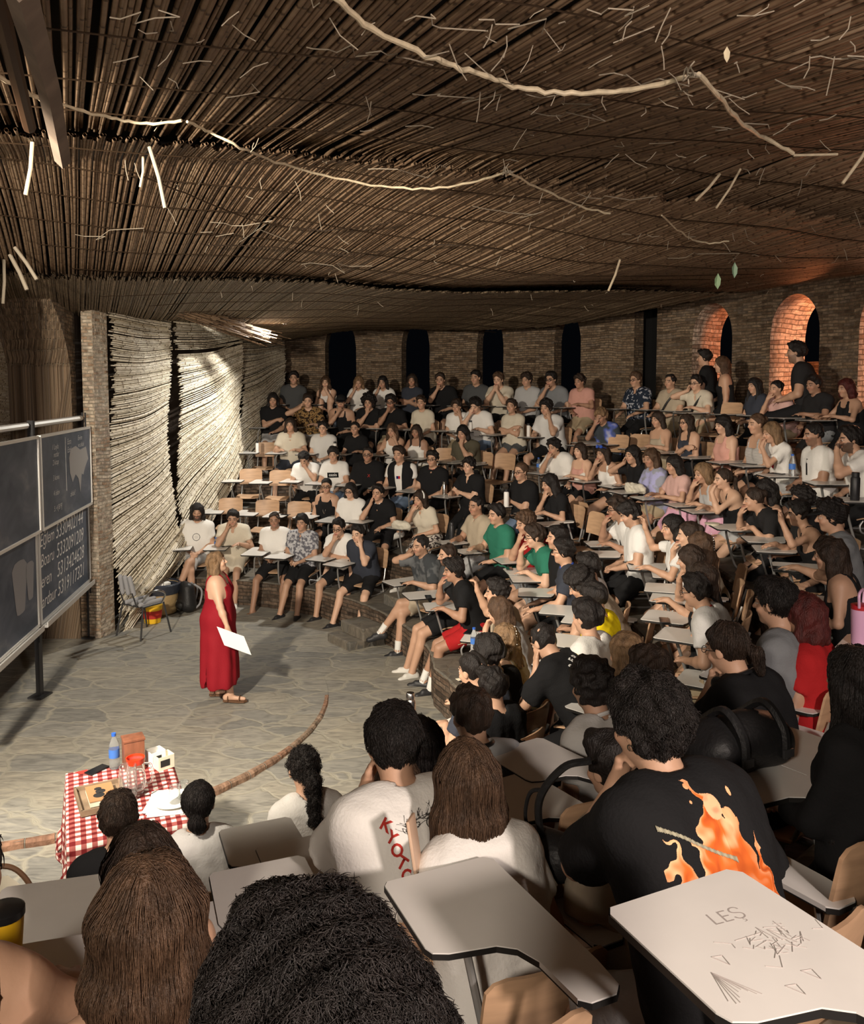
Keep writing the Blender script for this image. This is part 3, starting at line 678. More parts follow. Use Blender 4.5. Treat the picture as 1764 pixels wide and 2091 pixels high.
def brick(name, cols, mortar, bw=.26, bh=.05, bump=1.0):
    """irregular thin stone/brick courses on the uv map (metres)"""
    m, nt, b, N, L = node_tree(name, .85); uv = N('ShaderNodeUVMap')
    nz = N('ShaderNodeTexNoise'); nz.inputs['Scale'].default_value = 1.7; nz.inputs['Detail'].default_value = 5; L(uv.outputs[0], nz.inputs['Vector'])
    v = N('ShaderNodeVectorMath'); v.operation = 'MULTIPLY_ADD'; v.inputs[1].default_value = (.09, .11, 0); L(nz.outputs['Color'], v.inputs[0]); L(uv.outputs[0], v.inputs[2])
    br = N('ShaderNodeTexBrick'); br.inputs['Scale'].default_value = 1; br.inputs['Brick Width'].default_value = bw; br.inputs['Row Height'].default_value = bh
    br.inputs['Mortar Size'].default_value = .006; br.inputs['Mortar Smooth'].default_value = .6; br.inputs['Color1'].default_value = (0, 0, 0, 1); br.inputs['Color2'].default_value = (1, 1, 1, 1); br.inputs['Mortar'].default_value = (.5, .5, .5, 1)
    L(v.outputs[0], br.inputs['Vector'])
    st = ramp(N, L, br.outputs['Color'], [(i/(len(cols)-1), c) for i, c in enumerate(cols)])
    n2 = N('ShaderNodeTexNoise'); n2.inputs['Scale'].default_value = 14; n2.inputs['Detail'].default_value = 6; L(uv.outputs[0], n2.inputs['Vector'])
    sh = ramp(N, L, n2.outputs['Fac'], [(.3, (.5, .5, .5)), (.7, (1.3, 1.3, 1.3))]); st = mixc(N, L, st, sh, 1.0, 'MULTIPLY')
    n3 = N('ShaderNodeTexNoise'); n3.inputs['Scale'].default_value = 1.1; L(uv.outputs[0], n3.inputs['Vector'])
    mo = ramp(N, L, n3.outputs['Fac'], [(.4, tuple(c*.5 for c in mortar)), (.62, mortar)])
    col = mixc(N, L, st, mo, br.outputs['Fac']); L(col, b.inputs['Base Color'])
    inv = N('ShaderNodeMath'); inv.operation = 'SUBTRACT'; inv.inputs[0].default_value = 1; L(br.outputs['Fac'], inv.inputs[1])
    ad = N('ShaderNodeMath'); ad.operation = 'MULTIPLY_ADD'; ad.inputs[1].default_value = .9; L(n2.outputs['Fac'], ad.inputs[0]); L(inv.outputs[0], ad.inputs[2])
    bumpn(N, L, b, ad.outputs[0], bump, .03); return m
M_FLOOR = flagstone('flagstone_paving', (.21, .205, .185), (.27, .26, .23), (.32, .295, .24), (.315, .295, .24), 2.5)
M_TERR = flagstone('terrace_flagstone', (.10, .095, .085), (.15, .14, .12), (.19, .165, .13), (.16, .14, .11), 2.6)
M_RISER = brick('terrace_stone_courses', [(.05, .035, .025), (.12, .08, .055), (.17, .12, .085), (.09, .07, .055)], (.10, .08, .06))
M_WALL = brick('slate_and_brick_wall', [(.10, .065, .04), (.20, .135, .085), (.28, .20, .13), (.16, .12, .09)], (.20, .16, .11), .19, .045)
M_PILLAR = brick('pale_brick_pillar', [(.30, .20, .13), (.42, .33, .24), (.5, .43, .34), (.34, .26, .2)], (.5, .44, .34), .13, .045)
M_DARK = nmat('dark_stone_plaster', (.05, .035, .025), rough=.95)
M_BLACK = nmat('flat_black', (.004, .004, .004), rough=1)  # plain black: painted darkness in the doorway, and the outer ground
M_BRICK_EDGE = brick('red_brick_edging', [(.22, .12, .08), (.30, .17, .11), (.28, .22, .16)], (.34, .30, .24), .2, .3)
thetas = np.linspace(-100, 100, 161)
# stage floor : inner disc and the lower ring on the near side
def ring_drop(th): return -.048*float(np.clip((8-th)/45, 0, 1))-.004
vs = [(CX, CY, 0)]; fs = []; nT = 97
for k in range(nT):
    a = math.radians(-180+360*k/(nT-1)); vs.append((CX+2.8*math.cos(a), CY+2.8*math.sin(a), 0))
for k in range(nT-1): fs.append((0, 1+k, 2+k))
struct('floor', make_mesh('floor', vs, fs, M_FLOOR, smooth=False), 'grey irregular flagstone paving of the round stage')
vs = []; fs = []
for k in range(nT):
    thd = -180+360*k/(nT-1); a = math.radians(thd); z = ring_drop(thd) if thd > -150 else -.10
    for r in (2.8, 6.0): vs.append((CX+r*math.cos(a), CY+r*math.sin(a), z))
for k in range(nT-1): fs.append((2*k, 2*k+1, 2*k+3, 2*k+2))
struct('floor', make_mesh('floor_ring', vs, fs, M_FLOOR, smooth=False), 'grey flagstone paving around the raised stage')
# brick edging of the raised disc
vs = []; fs = []; uv = []
for k in range(nT):
    thd = -180+186*k/(nT-1); a = math.radians(thd); wob_ = .004*math.sin(thd*.9)+.003*math.sin(thd*2.3)
    for r, z in ((2.765, .001), (2.80+wob_, .002), (2.815+wob_, -.015), (2.82+wob_, -.075)): vs.append((CX+r*math.cos(a), CY+r*math.sin(a), z)); uv.append((a*2.8, r+z))
for k in range(nT-1):
    for j in range(3): fs.append((4*k+j, 4*k+j+1, 4*k+5+j, 4*k+4+j))
struct('trim_1', make_mesh('stage_edge', vs, fs, M_BRICK_EDGE, smooth=False, uvs=uv), 'curved red brick edging of the raised stage')
# terraces
def front_r(k, th): return zr(k, th)[1]-(.27 if k > 1 else .19)
for k in range(1, 8):
    vs = []; fs = []; uv = []; mi = []
    rs_ = np.random.RandomState(k)
    for th in thetas:
        kk = min(k, 6); z, r = zr(kk, th)
        r0 = front_r(kk, th) if k < 7 else r+.55; r1 = (front_r(k+1, th)+.08) if k < 6 else (r+.62 if k == 6 else r+2.6)
        if k == 7: z = z+.02
        z_low = (zr(kk-1, th)[0] if kk > 1 else -.12) if k < 7 else z-.3
        j = rs_.uniform(-.02, .02)
        for rr, zz, u, w in ((r0+j, z_low-.05, math.radians(th)*r0, 0), (r0+j*.5, z-.015, math.radians(th)*r0, z-z_low), (r0+.02, z, math.radians(th)*r0, z-z_low+.02), (r1, z, math.radians(th)*r0, z-z_low+.8)):
            X, Y = ring_pt(rr, th); vs.append((X, Y, zz)); uv.append((u, w))
    for i in range(len(thetas)-1):
        for j in range(3): fs.append((4*i+j, 4*i+j+1, 4*i+5+j, 4*i+4+j)[::-1]); mi.append(1 if j == 0 else 0)
    struct('floor_terrace', make_mesh('terrace', vs, fs, [M_TERR, M_RISER], smooth=False, uvs=uv, midx=mi), 'curved stone seating terrace, step %s from the stage' % ['lowest', 'second', 'third', 'fourth', 'fifth', 'sixth', 'top walkway'][k-1])
# ground far outside
struct('floor', MB().box((0, 8, -.6), (44, 44, .5)).mesh('ground', M_BLACK), 'dark ground beyond the theatre')
# steps cut into the lowest terraces
st = MB()
for i, (r, z) in enumerate(((3.55, .12), (3.75, .26))):
    X, Y = ring_pt(r, 37); st.box((X, Y, z/2-.02), (.34, .55, z), rz=math.radians(37), bev=.02)
for i, (r, z) in enumerate(((4.35, .52), (4.6, .66))):
    X, Y = ring_pt(r, 36); st.box((X, Y, z/2), (.32, .5, z), rz=math.radians(36), bev=.02)
struct('trim_2', st.mesh('stair', M_TERR), 'worn stone steps beside the front row')
# ---------------------------------------------------------------- arcade wall
def arc_wall(name, R, th0, th1, z0, z1, holes, thick, mat, label, jamb=None):
    """curved wall with arched openings. holes: (theta centre, half width deg, spring z, top z, sill z)"""
    nth = int(abs(th1-th0)/.18)+1; T_ = list(np.linspace(th0, th1, nth))
    for h in holes: T_ += [h[0]-h[1], h[0]+h[1]]+list(np.linspace(h[0]-h[1], h[0]+h[1], 17))
    T_ = sorted(set(round(t, 4) for t in T_))
    vs = []; fs = []; uv = []; mi = []
    def P(r, th, z, u=None, v=None, ):
        X, Y = ring_pt(r, th); vs.append((X, Y, z)); uv.append((math.radians(th)*R if u is None else u, z if v is None else v)); return len(vs)-1
    def prof(h, th):
        x = min(abs(th-h[0])/h[1], 1); return h[2]+(h[3]-h[2])*math.sqrt(max(0, 1-x*x))
    arc_ = 0.0
    for a, b in zip(T_[:-1], T_[1:]):
        mid = (a+b)/2; h = next((h for h in holes if abs(mid-h[0]) < h[1]), None)
        for r, flip in ((R, 0), (R+thick, 1)):
            segs = [(z0, z0, z1, z1)] if h is None else [(z0, z0, h[4], h[4]), (prof(h, a), prof(h, b), z1, z1)]
            for za0, zb0, za1, zb1 in segs:
                if max(za1-za0, zb1-zb0) < 1e-4: continue
                n = 10; 
                q = [P(r, a, za0), P(r, b, zb0), P(r, b, zb1), P(r, a, za1)]
                fs.append(tuple(q) if not flip else tuple(q[::-1])); mi.append(0)
        if h is not None:      # soffit and sill
            ds_ = math.hypot(math.radians(b-a)*R, prof(h, b)-prof(h, a)); arc_ += ds_
            for (za, zb) in ((prof(h, a), prof(h, b)), (h[4], h[4])):
                q = [P(R, a, za, 0, arc_-ds_), P(R, b, zb, 0, arc_), P(R+thick, b, zb, thick, arc_), P(R+thick, a, za, thick, arc_-ds_)]
                fs.append(tuple(q)); mi.append(1)
    for h in holes:
        for sg in (-1, 1):
            t = h[0]+sg*h[1]
            q = [P(R, t, h[4], 0, h[4]), P(R+thick, t, h[4], thick, h[4]), P(R+thick, t, h[2], thick, h[2]), P(R, t, h[2], 0, h[2])]; fs.append(tuple(q)); mi.append(1)
    return struct(name, make_mesh(name, vs, fs, [mat, jamb or mat], smooth=False, uvs=uv, midx=mi), label)
def px_theta(px, R):
    """direction of a column of the view on the circle of radius R (used only to space the real arches)"""
    s_ = (px-882)/FPX; a = 1+s_*s_; b = 2*(-s_*CX-CY); c = CX*CX+CY*CY-R*R; y = (-b+math.sqrt(b*b-4*a*c))/(2*a)
    return math.degrees(math.atan2(y-CY, s_*y-CX))
RW = 10.05
ar = []
for x0, x1 in ((665, 728), (820, 877), (973, 1027), (1130, 1184)):
    t0, t1 = px_theta(x0, RW), px_theta(x1, RW); ar.append(((t0+t1)/2, abs(t0-t1)/2, 4.15, 4.70, 2.9))
for x0, x1 in ((1410, 1491), (1568, 1668), (1748, 1860)):
    t0, t1 = px_theta(x0, RW), px_theta(x1, RW); ar.append(((t0+t1)/2, abs(t0-t1)/2, 4.08, 4.66, 2.95))
t0, t1 = px_theta(1292, RW), px_theta(1338, RW); door = ((t0+t1)/2, abs(t0-t1)/2, 5.2, 5.21, 2.5)
M_JAMB = (brick('arch_jamb_brick', [(.35, .24, .17), (.55, .42, .32), (.7, .58, .46), (.45, .33, .25)], (.3, .22, .15), .24, .07, 1.0))
tsp = door[0]-door[1]-.4
arc_wall('wall_back', RW, tsp, 93, 2.0, 5.6, ar[:4]+[door], .28, M_WALL, 'far curved arcade wall with four dark arched openings and a tall black doorway', M_WALL)
arc_wall('wall_right', RW, -8, tsp, 2.0, 5.6, ar[4:], .75, M_WALL, 'right arcade wall of slate and brick with arches glowing orange', M_JAMB)
X, Y = ring_pt(RW+.5, door[0]); struct('wall_doorway', MB().box((X, Y, 3.8), (.1, 1.4, 3.2), rz=math.radians(door[0])).mesh('doorway_back', M_BLACK), 'black darkness filling the tall doorway')  # black box added behind the opening to paint its darkness
# what is seen through the openings: an outer wall far behind
arc_wall('wall_outer', 12.6, -12, 40, 1.5, 3.75, [], .2, M_WALL, 'low outer stone wall beyond the arcade')
for h in ar[4:]:
    X, Y = ring_pt(RW+1.15, h[0]-5.5); lamp('arch_lamp', 'POINT', (X, Y, 3.75), (1.0, .27, .09) if h is ar[4] else (1.0, .42, .22), 70 if h is ar[4] else 150, .08)
# ---------------------------------------------------------------- side wall with brick pillar, alcove
def wall_x(Y): return -4.33+.178*(Y-11)
def plane_wall(name, pts, z0, z1, mat, label, off=0.0):
    vs = []; fs = []; uv = []; u = 0
    for i, (X, Y) in enumerate(pts):
        if i: u += math.hypot(X-pts[i-1][0], Y-pts[i-1][1])
        n = 12
        for k in range(n+1): z = z0+(z1-z0)*k/n; vs.append((X, Y, z)); uv.append((u, z))
    for i in range(len(pts)-1):
        for k in range(12): a = i*13+k; fs.append((a, a+13, a+14, a+1))
    return struct(name, make_mesh(name, vs, fs, mat, smooth=False, uvs=uv), label)
plane_wall('wall_left', [(wall_x(y)-.45, y) for y in (11.2, 13, 15, 17, 19.2)], -.2, 5.4, M_DARK, 'dark wall behind the hanging reed screens')
pl = MB(); me_ = None
def uvbox(name, c, d, rz, mat, label, kind='structure'):
    m = MB().box(c, d, rz=rz); me = m.mesh(name, mat); uvl = me.uv_layers.new(name='UVMap')
    for p_ in me.polygons:
        n_ = p_.normal
        for li in p_.loop_indices:
            co = me.vertices[me.loops[li].vertex_index].co
            if abs(n_.z) > .7: uvl.data[li].uv = (co.x, co.y)
            else:
                t_ = Vector((0, 0, 1)).cross(n_); uvl.data[li].uv = (co.dot(t_), co.z)
    o = struct(name, me, label); return o
uvbox('wall_pillar', (-4.40, 11.12, 2.5), (.16, .34, 5.6), -.17, M_PILLAR, 'tall pale brick pillar between the board alcove and the reed screens')
uvbox('wall_alcove', (-7.4, 13.2, 2.4), (6.0, .4, 5.6), -.1, M_WALL, 'brown brick wall deep behind the blackboards')
uvbox('wall_alcove', (-5.0, 11.3, 1.0), (1.0, .5, 2.3), -.17, M_WALL, 'low brick wall below the right blackboard')
# alcove vault: a wall with an arched opening in line with the boards
vs = []; fs = []; uv = []
ya, yb = 6.2, 11.05
def ax_(Y): return -4.30+(-.149)*(Y-8.85)
na = 40; top = 5.5
for i in range(na+1):
    Y = ya+(yb-ya)*i/na; t = (Y-8.6)/2.3; zt = 3.1+1.6*math.sqrt(max(0, 1-t*t)) if abs(t) < 1 else 0
    for z in (max(zt, 0), top): vs.append((ax_(Y), Y, z)); uv.append((Y, z))
    vs.append((ax_(Y)-1.2, Y, max(zt, 0))); uv.append((Y, z+1.2))
for i in range(na):
    a = 3*i; fs.append((a, a+3, a+4, a+1)); fs.append((a, a+2, a+5, a+3))
struct('wall_arch', make_mesh('arch', vs, fs, M_WALL, smooth=False, uvs=uv), 'brown brick arch above the blackboards')
plane_wall('wall_alcove', [(-5.05, 6.0), (-5.75, 11.6)], -.1, 5.4, M_WALL, 'brown brick back wall of the arched alcove')
# ---------------------------------------------------------------- reed work
def reed_mat(name, c1, c2, c3, rough=.55, node=(.25)):
    m, nt, b, N, L = node_tree(name, rough); a = N('ShaderNodeVertexColor'); a.layer_name = 'Col'; uv = N('ShaderNodeUVMap'); sx = N('ShaderNodeSeparateXYZ'); L(uv.outputs[0], sx.inputs[0])
    base = ramp(N, L, a.outputs['Color'], [(0, c1), (.5, c2), (1, c3)])
    w = N('ShaderNodeMath'); w.operation = 'FRACT'; L(sx.outputs[1], w.inputs[0])
    rg = ramp(N, L, w.outputs[0], [(0, (.25, .2, .15)), (.035, (.35, .3, .25)), (.07, (1.15, 1.15, 1.1)), (.12, (1, 1, 1)), (.96, (.9, .88, .84)), (1, (.3, .25, .2))])
    n2 = N('ShaderNodeTexNoise'); n2.inputs['Scale'].default_value = 3; n2.inputs['Detail'].default_value = 5; L(uv.outputs[0], n2.inputs['Vector'])
    sh = ramp(N, L, n2.outputs['Fac'], [(.3, (.55, .5, .45)), (.6, (1.05, 1.05, 1.05)), (.8, (1.3, 1.3, 1.3))])
    c = mixc(N, L, base, rg, 1.0, 'MULTIPLY'); c = mixc(N, L, c, sh, .7, 'MULTIPLY'); L(c, b.inputs['Base Color']); return m
M_REED = reed_mat('dry_cane_brown', (.14, .085, .052), (.235, .155, .097), (.33, .235, .155))
M_REEDW = reed_mat('bleached_reed', (.56, .49, .36), (.73, .67, .54), (.86, .81, .71))
M_REED2 = reed_mat('dark_cane', (.10, .07, .045), (.17, .125, .08), (.25, .19, .13))  # darker cane for the far mat, thin canes and twine
def reeds(name, lines, radii, mat, rs, n=6, nodelen=.3):
    """lines: (R, M, 3) arrays of centre lines; one tube each in a single mesh"""
    A = np.asarray(lines, float); R_, M_ = A.shape[:2]
    D = np.gradient(A, axis=1); D /= np.linalg.norm(D, axis=2, keepdims=True)+1e-9
    up = np.array([0, 0, 1.]); u = np.cross(D, up); u /= np.linalg.norm(u, axis=2, keepdims=True)+1e-9; w = np.cross(D, u)
    rr = np.asarray(radii)[:, None, None]; ring = []
    for k in range(n):
        a = 2*math.pi*k/n; ring.append(A+rr*(u*math.cos(a)+w*math.sin(a)))
    Vv = np.stack(ring, 2)                      # R,M,n,3
    base = (np.arange(R_)[:, None, None]*M_+np.arange(M_-1)[None, :, None])*n+np.arange(n)[None, None, :]
    b2 = (np.arange(R_)[:, None, None]*M_+np.arange(M_-1)[None, :, None])*n+((np.arange(n)+1) % n)[None, None, :]
    F = np.stack([base, b2, b2+n, base+n], -1).reshape(-1, 4)
    ln = np.concatenate([np.zeros((R_, 1)), np.cumsum(np.linalg.norm(np.diff(A, axis=1), axis=2), 1)], 1)
    nl = rs.uniform(.7, 1.4, R_)[:, None]*nodelen; vco = ln/nl+rs.uniform(0, 1, R_)[:, None]
    UV = np.stack([np.broadcast_to((rs.uniform(0, 50, R_)[:, None, None]), (R_, M_, n)), np.broadcast_to(vco[:, :, None], (R_, M_, n))], -1).reshape(-1, 2)
    c = np.clip(rs.normal(.5, .22, R_), 0, 1); C_ = np.repeat(np.repeat(c, M_*n)[:, None], 3, 1)
    return make_mesh(name, Vv.reshape(-1, 3), F, mat, cols=C_, uvs=UV)
az = math.atan2(1, -.42); DA = V3(math.cos(az), math.sin(az), 0); DB = V3(math.sin(az), -math.cos(az), 0)
def roof_z(X, Y):
    d = np.hypot(X, Y)
    z = H0+.97+.108*np.clip(Y, -2, 6.0)-.031*np.clip(Y-6.0, 0, 12)
    z = z+.02*np.sin(X*1.3+Y*.5)+.05*np.sin(X*.45-Y*.6+1)+.02*np.sin(X*1.1+Y*.9)
    z = z-.22*np.exp(-((Y-9.5)/2.0)**2)*np.exp(-((X-1.0)/4)**2)
    z = z+.035*np.clip(X-2.0, 0, 6)*np.clip((Y-4)/8, 0, 1)
    z = z-.10*np.clip(-X-1.5, 0, 3)*np.clip((Y-6)/6, 0, 1)
    return z
def roof_sheet(u0, u1, dz, seed, mat, label, edge_jit=.12, w0=-9, w1=10.5, step=.0182, limit=None):
    rs = np.random.RandomState(seed); ws = np.arange(w0, w1, step)+rs.uniform(-.003, .003, len(np.arange(w0, w1, step)))
    M_ = max(6, int((u1-u0)/.22)); L_ = []; rad = []
    for i, w in enumerate(ws):
        a0 = u0+rs.uniform(-edge_jit, edge_jit); a1 = u1+rs.uniform(-edge_jit, edge_jit)
        if limit: a0, a1 = limit(w, a0, a1)
        if a1-a0 < .3: continue
        uu = np.linspace(a0, a1, M_); sk = rs.normal(0, .0035)
        P_ = DA[None, :]*uu[:, None]+DB[None, :]*(w+sk*(uu[:, None]-u0)+.005*np.sin(uu[:, None]*1.3+i*.02))
        P_[:, 2] = roof_z(P_[:, 0], P_[:, 1])+dz+rs.uniform(-.006, .006)
        L_.append(P_); rad.append(rs.choice([.0075, .009, .0105, .012, .014], p=[.05, .2, .4, .27, .08]))
    o = link('reed_roof_mat', reeds('reed_roof_mat', L_, rad, mat, rs)); tag(o, label, 'reed mat', 'cane mats of the roof'); return o
def lim_far(w, a0, a1):
    # the far rim follows the arcade
    return a0, a1
roof_sheet(-1.2, 5.9, .05, 11, M_REED, 'nearest sagging cane roof mat above the foreground')
roof_sheet(5.55, 10.3, -.05, 12, M_REED, 'middle cane roof mat, its cut ends showing in a dark seam')
def far_lim(w, a0, a1):
    # end on a circle a little inside the arcade wall
    P0 = DB*w; b = P0[0]-CX, P0[1]-CY; R_ = 9.15 if w > -3 else 8.9
    B_ = DA[0]*b[0]+DA[1]*b[1]; c_ = b[0]**2+b[1]**2-R_*R_; disc = B_*B_-c_
    if disc < 0: return 0, 0
    e = -B_+math.sqrt(disc); return a0, min(a1, e+np.random.uniform(-.12, .12))
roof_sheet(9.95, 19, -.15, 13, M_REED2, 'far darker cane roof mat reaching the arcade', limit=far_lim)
# added dark backing above the mats, standing in for the black night sky
vs = []; fs = []; nx, ny = 24, 24
for i in range(nx+1):
    for j in range(ny+1):
        X = -10+20*i/nx; Y = -3+20.5*j/ny; vs.append((X, Y, float(roof_z(np.array(X), np.array(Y)))+.22))
for i in range(nx):
    for j in range(ny): a = i*(ny+1)+j; fs.append((a, a+1, a+ny+2, a+ny+1))
struct('ceiling', make_mesh('ceiling', vs, fs, nmat('dark_roof_backing', (.02, .016, .012), rough=1)), 'added dark backing above the cane mats')
# canes tied under the mats
def cam_pt(px, py, D):
    u = (px-882)/FPX; v = (915-py)/FPX; y = math.cos(PITCH)+v*math.sin(PITCH); z = v*math.cos(PITCH)-math.sin(PITCH); s_ = D/y
    return V3(u*s_, D, H0+z*s_)
def under_roof(px, py, drop=.04):
    lo, hi = .8, 18
    for D in np.linspace(.8, 18, 400):
        P_ = cam_pt(px, py, D)
        if P_[2] > float(roof_z(P_[0], P_[1]))-drop-(.0 if D < 5 else .06 if D < 9.4 else .16): return P_
    return cam_pt(px, py, 15)
M_CANE = nmat('pale_cane', (.62, .52, .36), rough=.5, var=.2, vscale=20); M_TWIG = nmat('dry_straw', (.34, .29, .22), rough=.8); M_WOODG = nmat('grey_weathered_wood', (.16, .12, .09), rough=.8, var=.3, vscale=6, stretch=(1, 1, .2))
canes = [([(672, -12), (760, 58), (870, 112), (940, 140), (1000, 158), (1060, 178), (1150, 190), (1240, 186), (1320, 177), (1400, 157)], .011, 'long pale cane bowed under the roof, upper middle'),
         ([(1425, 153), (1470, 200), (1510, 245), (1560, 282), (1620, 312)], .011, 'pale cane slanting down at the upper right'),
         ([(-20, 150), (40, 178), (100, 215)], .010, 'short pale cane at the upper left edge ending in a split tip'),
         ([(95, 203), (170, 228), (240, 244), (300, 251), (372, 250)], .008, 'pale cane along the upper left mat seam'),
         ([(384, 250), (430, 270), (490, 300), (560, 330), (660, 358), (780, 380), (880, 385), (960, 372), (1032, 352)], .008, 'thin cane running along the middle seam to a knot'),
         ([(1042, 354), (1090, 380), (1140, 402), (1185, 421), (1245, 437)], .008, 'thin pale cane right of the central knot'),
         ([(250, 345), (380, 395), (520, 450), (660, 470), (800, 455)], .006, 'dark thin cane bow in the left middle of the roof'),
         ([(420, 500), (560, 505), (700, 520), (900, 500), (1000, 505)], .006, 'dark thin cane bow low over the far mats'),
         ([(1350, 440), (1400, 482), (1440, 496), (1490, 492)], .007, 'short bent cane over the right far mat')]
for pts, r, lb in canes:
    P_ = [under_roof(x, y, .05) for x, y in pts]; c_ = spline(P_, 5); m = MB(); rs = np.random.RandomState(len(lb))
    m.tube([p+rs.normal(size=3)*.004 for p in c_], [r*(1+.12*math.sin(i*1.7)) for i in range(len(c_))], 8)
    tag(m.build('bent_cane', M_CANE if r > .0065 else M_REED2), lb, 'cane')
for (x, y, lb) in ((1412, 152, 'twisted wire knot at the end of the long pale cane'), (1036, 350, 'wire knot on the thin middle cane')):
    P0 = under_roof(x, y, .06); m = MB(); rs = np.random.RandomState(5)
    for i in range(5): m.tube(spline([P0+rs.normal(size=3)*.02 for _ in range(4)], 4), .0035, 5)
    tag(m.build('wire_knot', M_TWIG), lb, 'wire')
# hanging broken canes
for px, py, dx, dy, D, r, lb in ((100, 225, 8, 62, 3.6, .011, 'broken pale cane hanging at the upper left'), (66, 290, -14, 108, 3.9, .012, 'thick cut cane hanging near the left edge'), (305, 300, 32, 125, 5.0, .013, 'long split cane hanging in the left middle'),
                                 (292, 320, -6, 62, 5.0, .009, 'thin cane hanging beside the long split cane'), (20, 520, 35, 72, 7, .02, 'broken cane sticking out at the left edge above the arch'), (30, 505, 45, 66, 7, .018, 'second broken cane at the left edge above the arch'), (8, 530, -2, 90, 7, .016, 'cane hanging straight down at the left edge'),
                                 (1266, 530, -24, 64, 7.6, .012, 'short straw cane hanging over the far right mat'), (1470, 355, -50, 55, 5.2, .010, 'slanting loose cane in the right roof'), (1512, 345, -50, 80, 5.1, .008, 'second slanting loose cane in the right roof'), (1790, 270, -70, 105, 3.3, .010, 'loose forked cane at the right edge of the roof'), (1620, 317, 90, -2, 5, .008, 'short pale cane stub lying level in the right roof')):
    m = MB(); a = under_roof(px, py, .01); b = cam_pt(px+dx, py+dy, a[1]); m.tube([a, (a+b)/2+V3(.01, 0, 0), b], r, 8)
    tag(m.build('hanging_cane', M_CANE if r < .0125 else M_TWIG), lb, 'cane')
# beams
m = MB(); a, b = cam_pt(38, -30, 2.35), cam_pt(128, 330, 4.0); m.tube([a, (a+b)/2+V3(.01, 0, .02), b], [.045, .04, .035], 4); tag(m.build('roof_beam', M_WOODG), 'weathered grey wooden batten at the upper left of the roof', 'beam')
m = MB(); a, b = cam_pt(-20, -60, 2.6), cam_pt(60, 260, 3.8); m.tube([a, b], [.03, .028], 8); tag(m.build('roof_pole', M_REED), 'thick cane pole left of the wooden batten', 'pole')
# loose straw and twine under the roof: uncountable
m = MB(); rs = np.random.RandomState(3)
for i in range(230):
    px, py = rs.uniform(250, 1764), rs.uniform(5, 640)
    if rs.rand() < .45 and px < 1000: continue
    P0 = under_roof(px, py, .03)
    if math.hypot(P0[0]-CX, P0[1]-CY) > 9.3: continue
    P0 = P0; l = rs.uniform(.03, .16); dr = nrm(rs.normal(size=3)*V3(1, 1, .6)+V3(0, 0, -.9)); m.tube([P0, P0+dr*l*.5+rs.normal(size=3)*.008, P0+dr*l], .0018+.0008*P0[1]/6, 4)
for i in range(20):       # twigs along the mats
    px, py = rs.uniform(100, 1700), rs.uniform(10, 560); P_ = []
    for j in range(7): P_.append(under_roof(px+j*rs.uniform(14, 32), py+rs.uniform(-6, 6)+j*rs.uniform(-2, 5), .03))
    m.tube(P_, .0022+.0006*P_[0][1]/5, 4)
o = m.build('loose_straw', M_TWIG); tag(o, 'loose straw and frayed twine hanging under the cane roof', 'straw', None, 'stuff')
m = MB()
for u in np.arange(-.5, 16, .8):
    P_ = []
    for w in np.arange(-6, 8, .3):
        p = DA*(u+.05*math.sin(w*3))+DB*w
        if p[0] < -3.9 or math.hypot(p[0]-CX, p[1]-CY) > 9.4: continue
        p[2] = float(roof_z(p[0], p[1]))+(.03 if u < 5.9 else -.07 if u < 10.3 else -.18)-.005; P_.append(p)
    if len(P_) > 1: m.tube(P_, .004, 4)
o = m.build('binding_twine', M_REED2); tag(o, 'twine lines binding the roof canes together', 'twine', None, 'stuff')
# dead leaf and small green leaves
for px, py, D, colr, lb in ((1484, 112, 3.2, (.6, .52, .36), 'pale dry leaf caught in the right roof'), (1465, 575, 8.5, (.35, .5, .3), 'small green leaf hanging at the far right rim'), (1500, 552, 8.5, (.35, .5, .35), 'second small green leaf at the far right rim')):
    P0 = cam_pt(px, py, D); m = MB(); sz = .012*D/2
    m.add([P0+V3(x*sz, rs.uniform(-.2, .2)*sz, y*sz) for x, y in ((0, 1.6), (.6, .5), (.5, -.6), (0, -1.5), (-.5, -.6), (-.6, .5))]+[P0+V3(0, sz*.5, 0)], [(i, (i+1) % 6, 6) for i in range(6)])
    tag(m.build('leaf', nmat('leaf', colr, rough=.6)), lb, 'leaf')
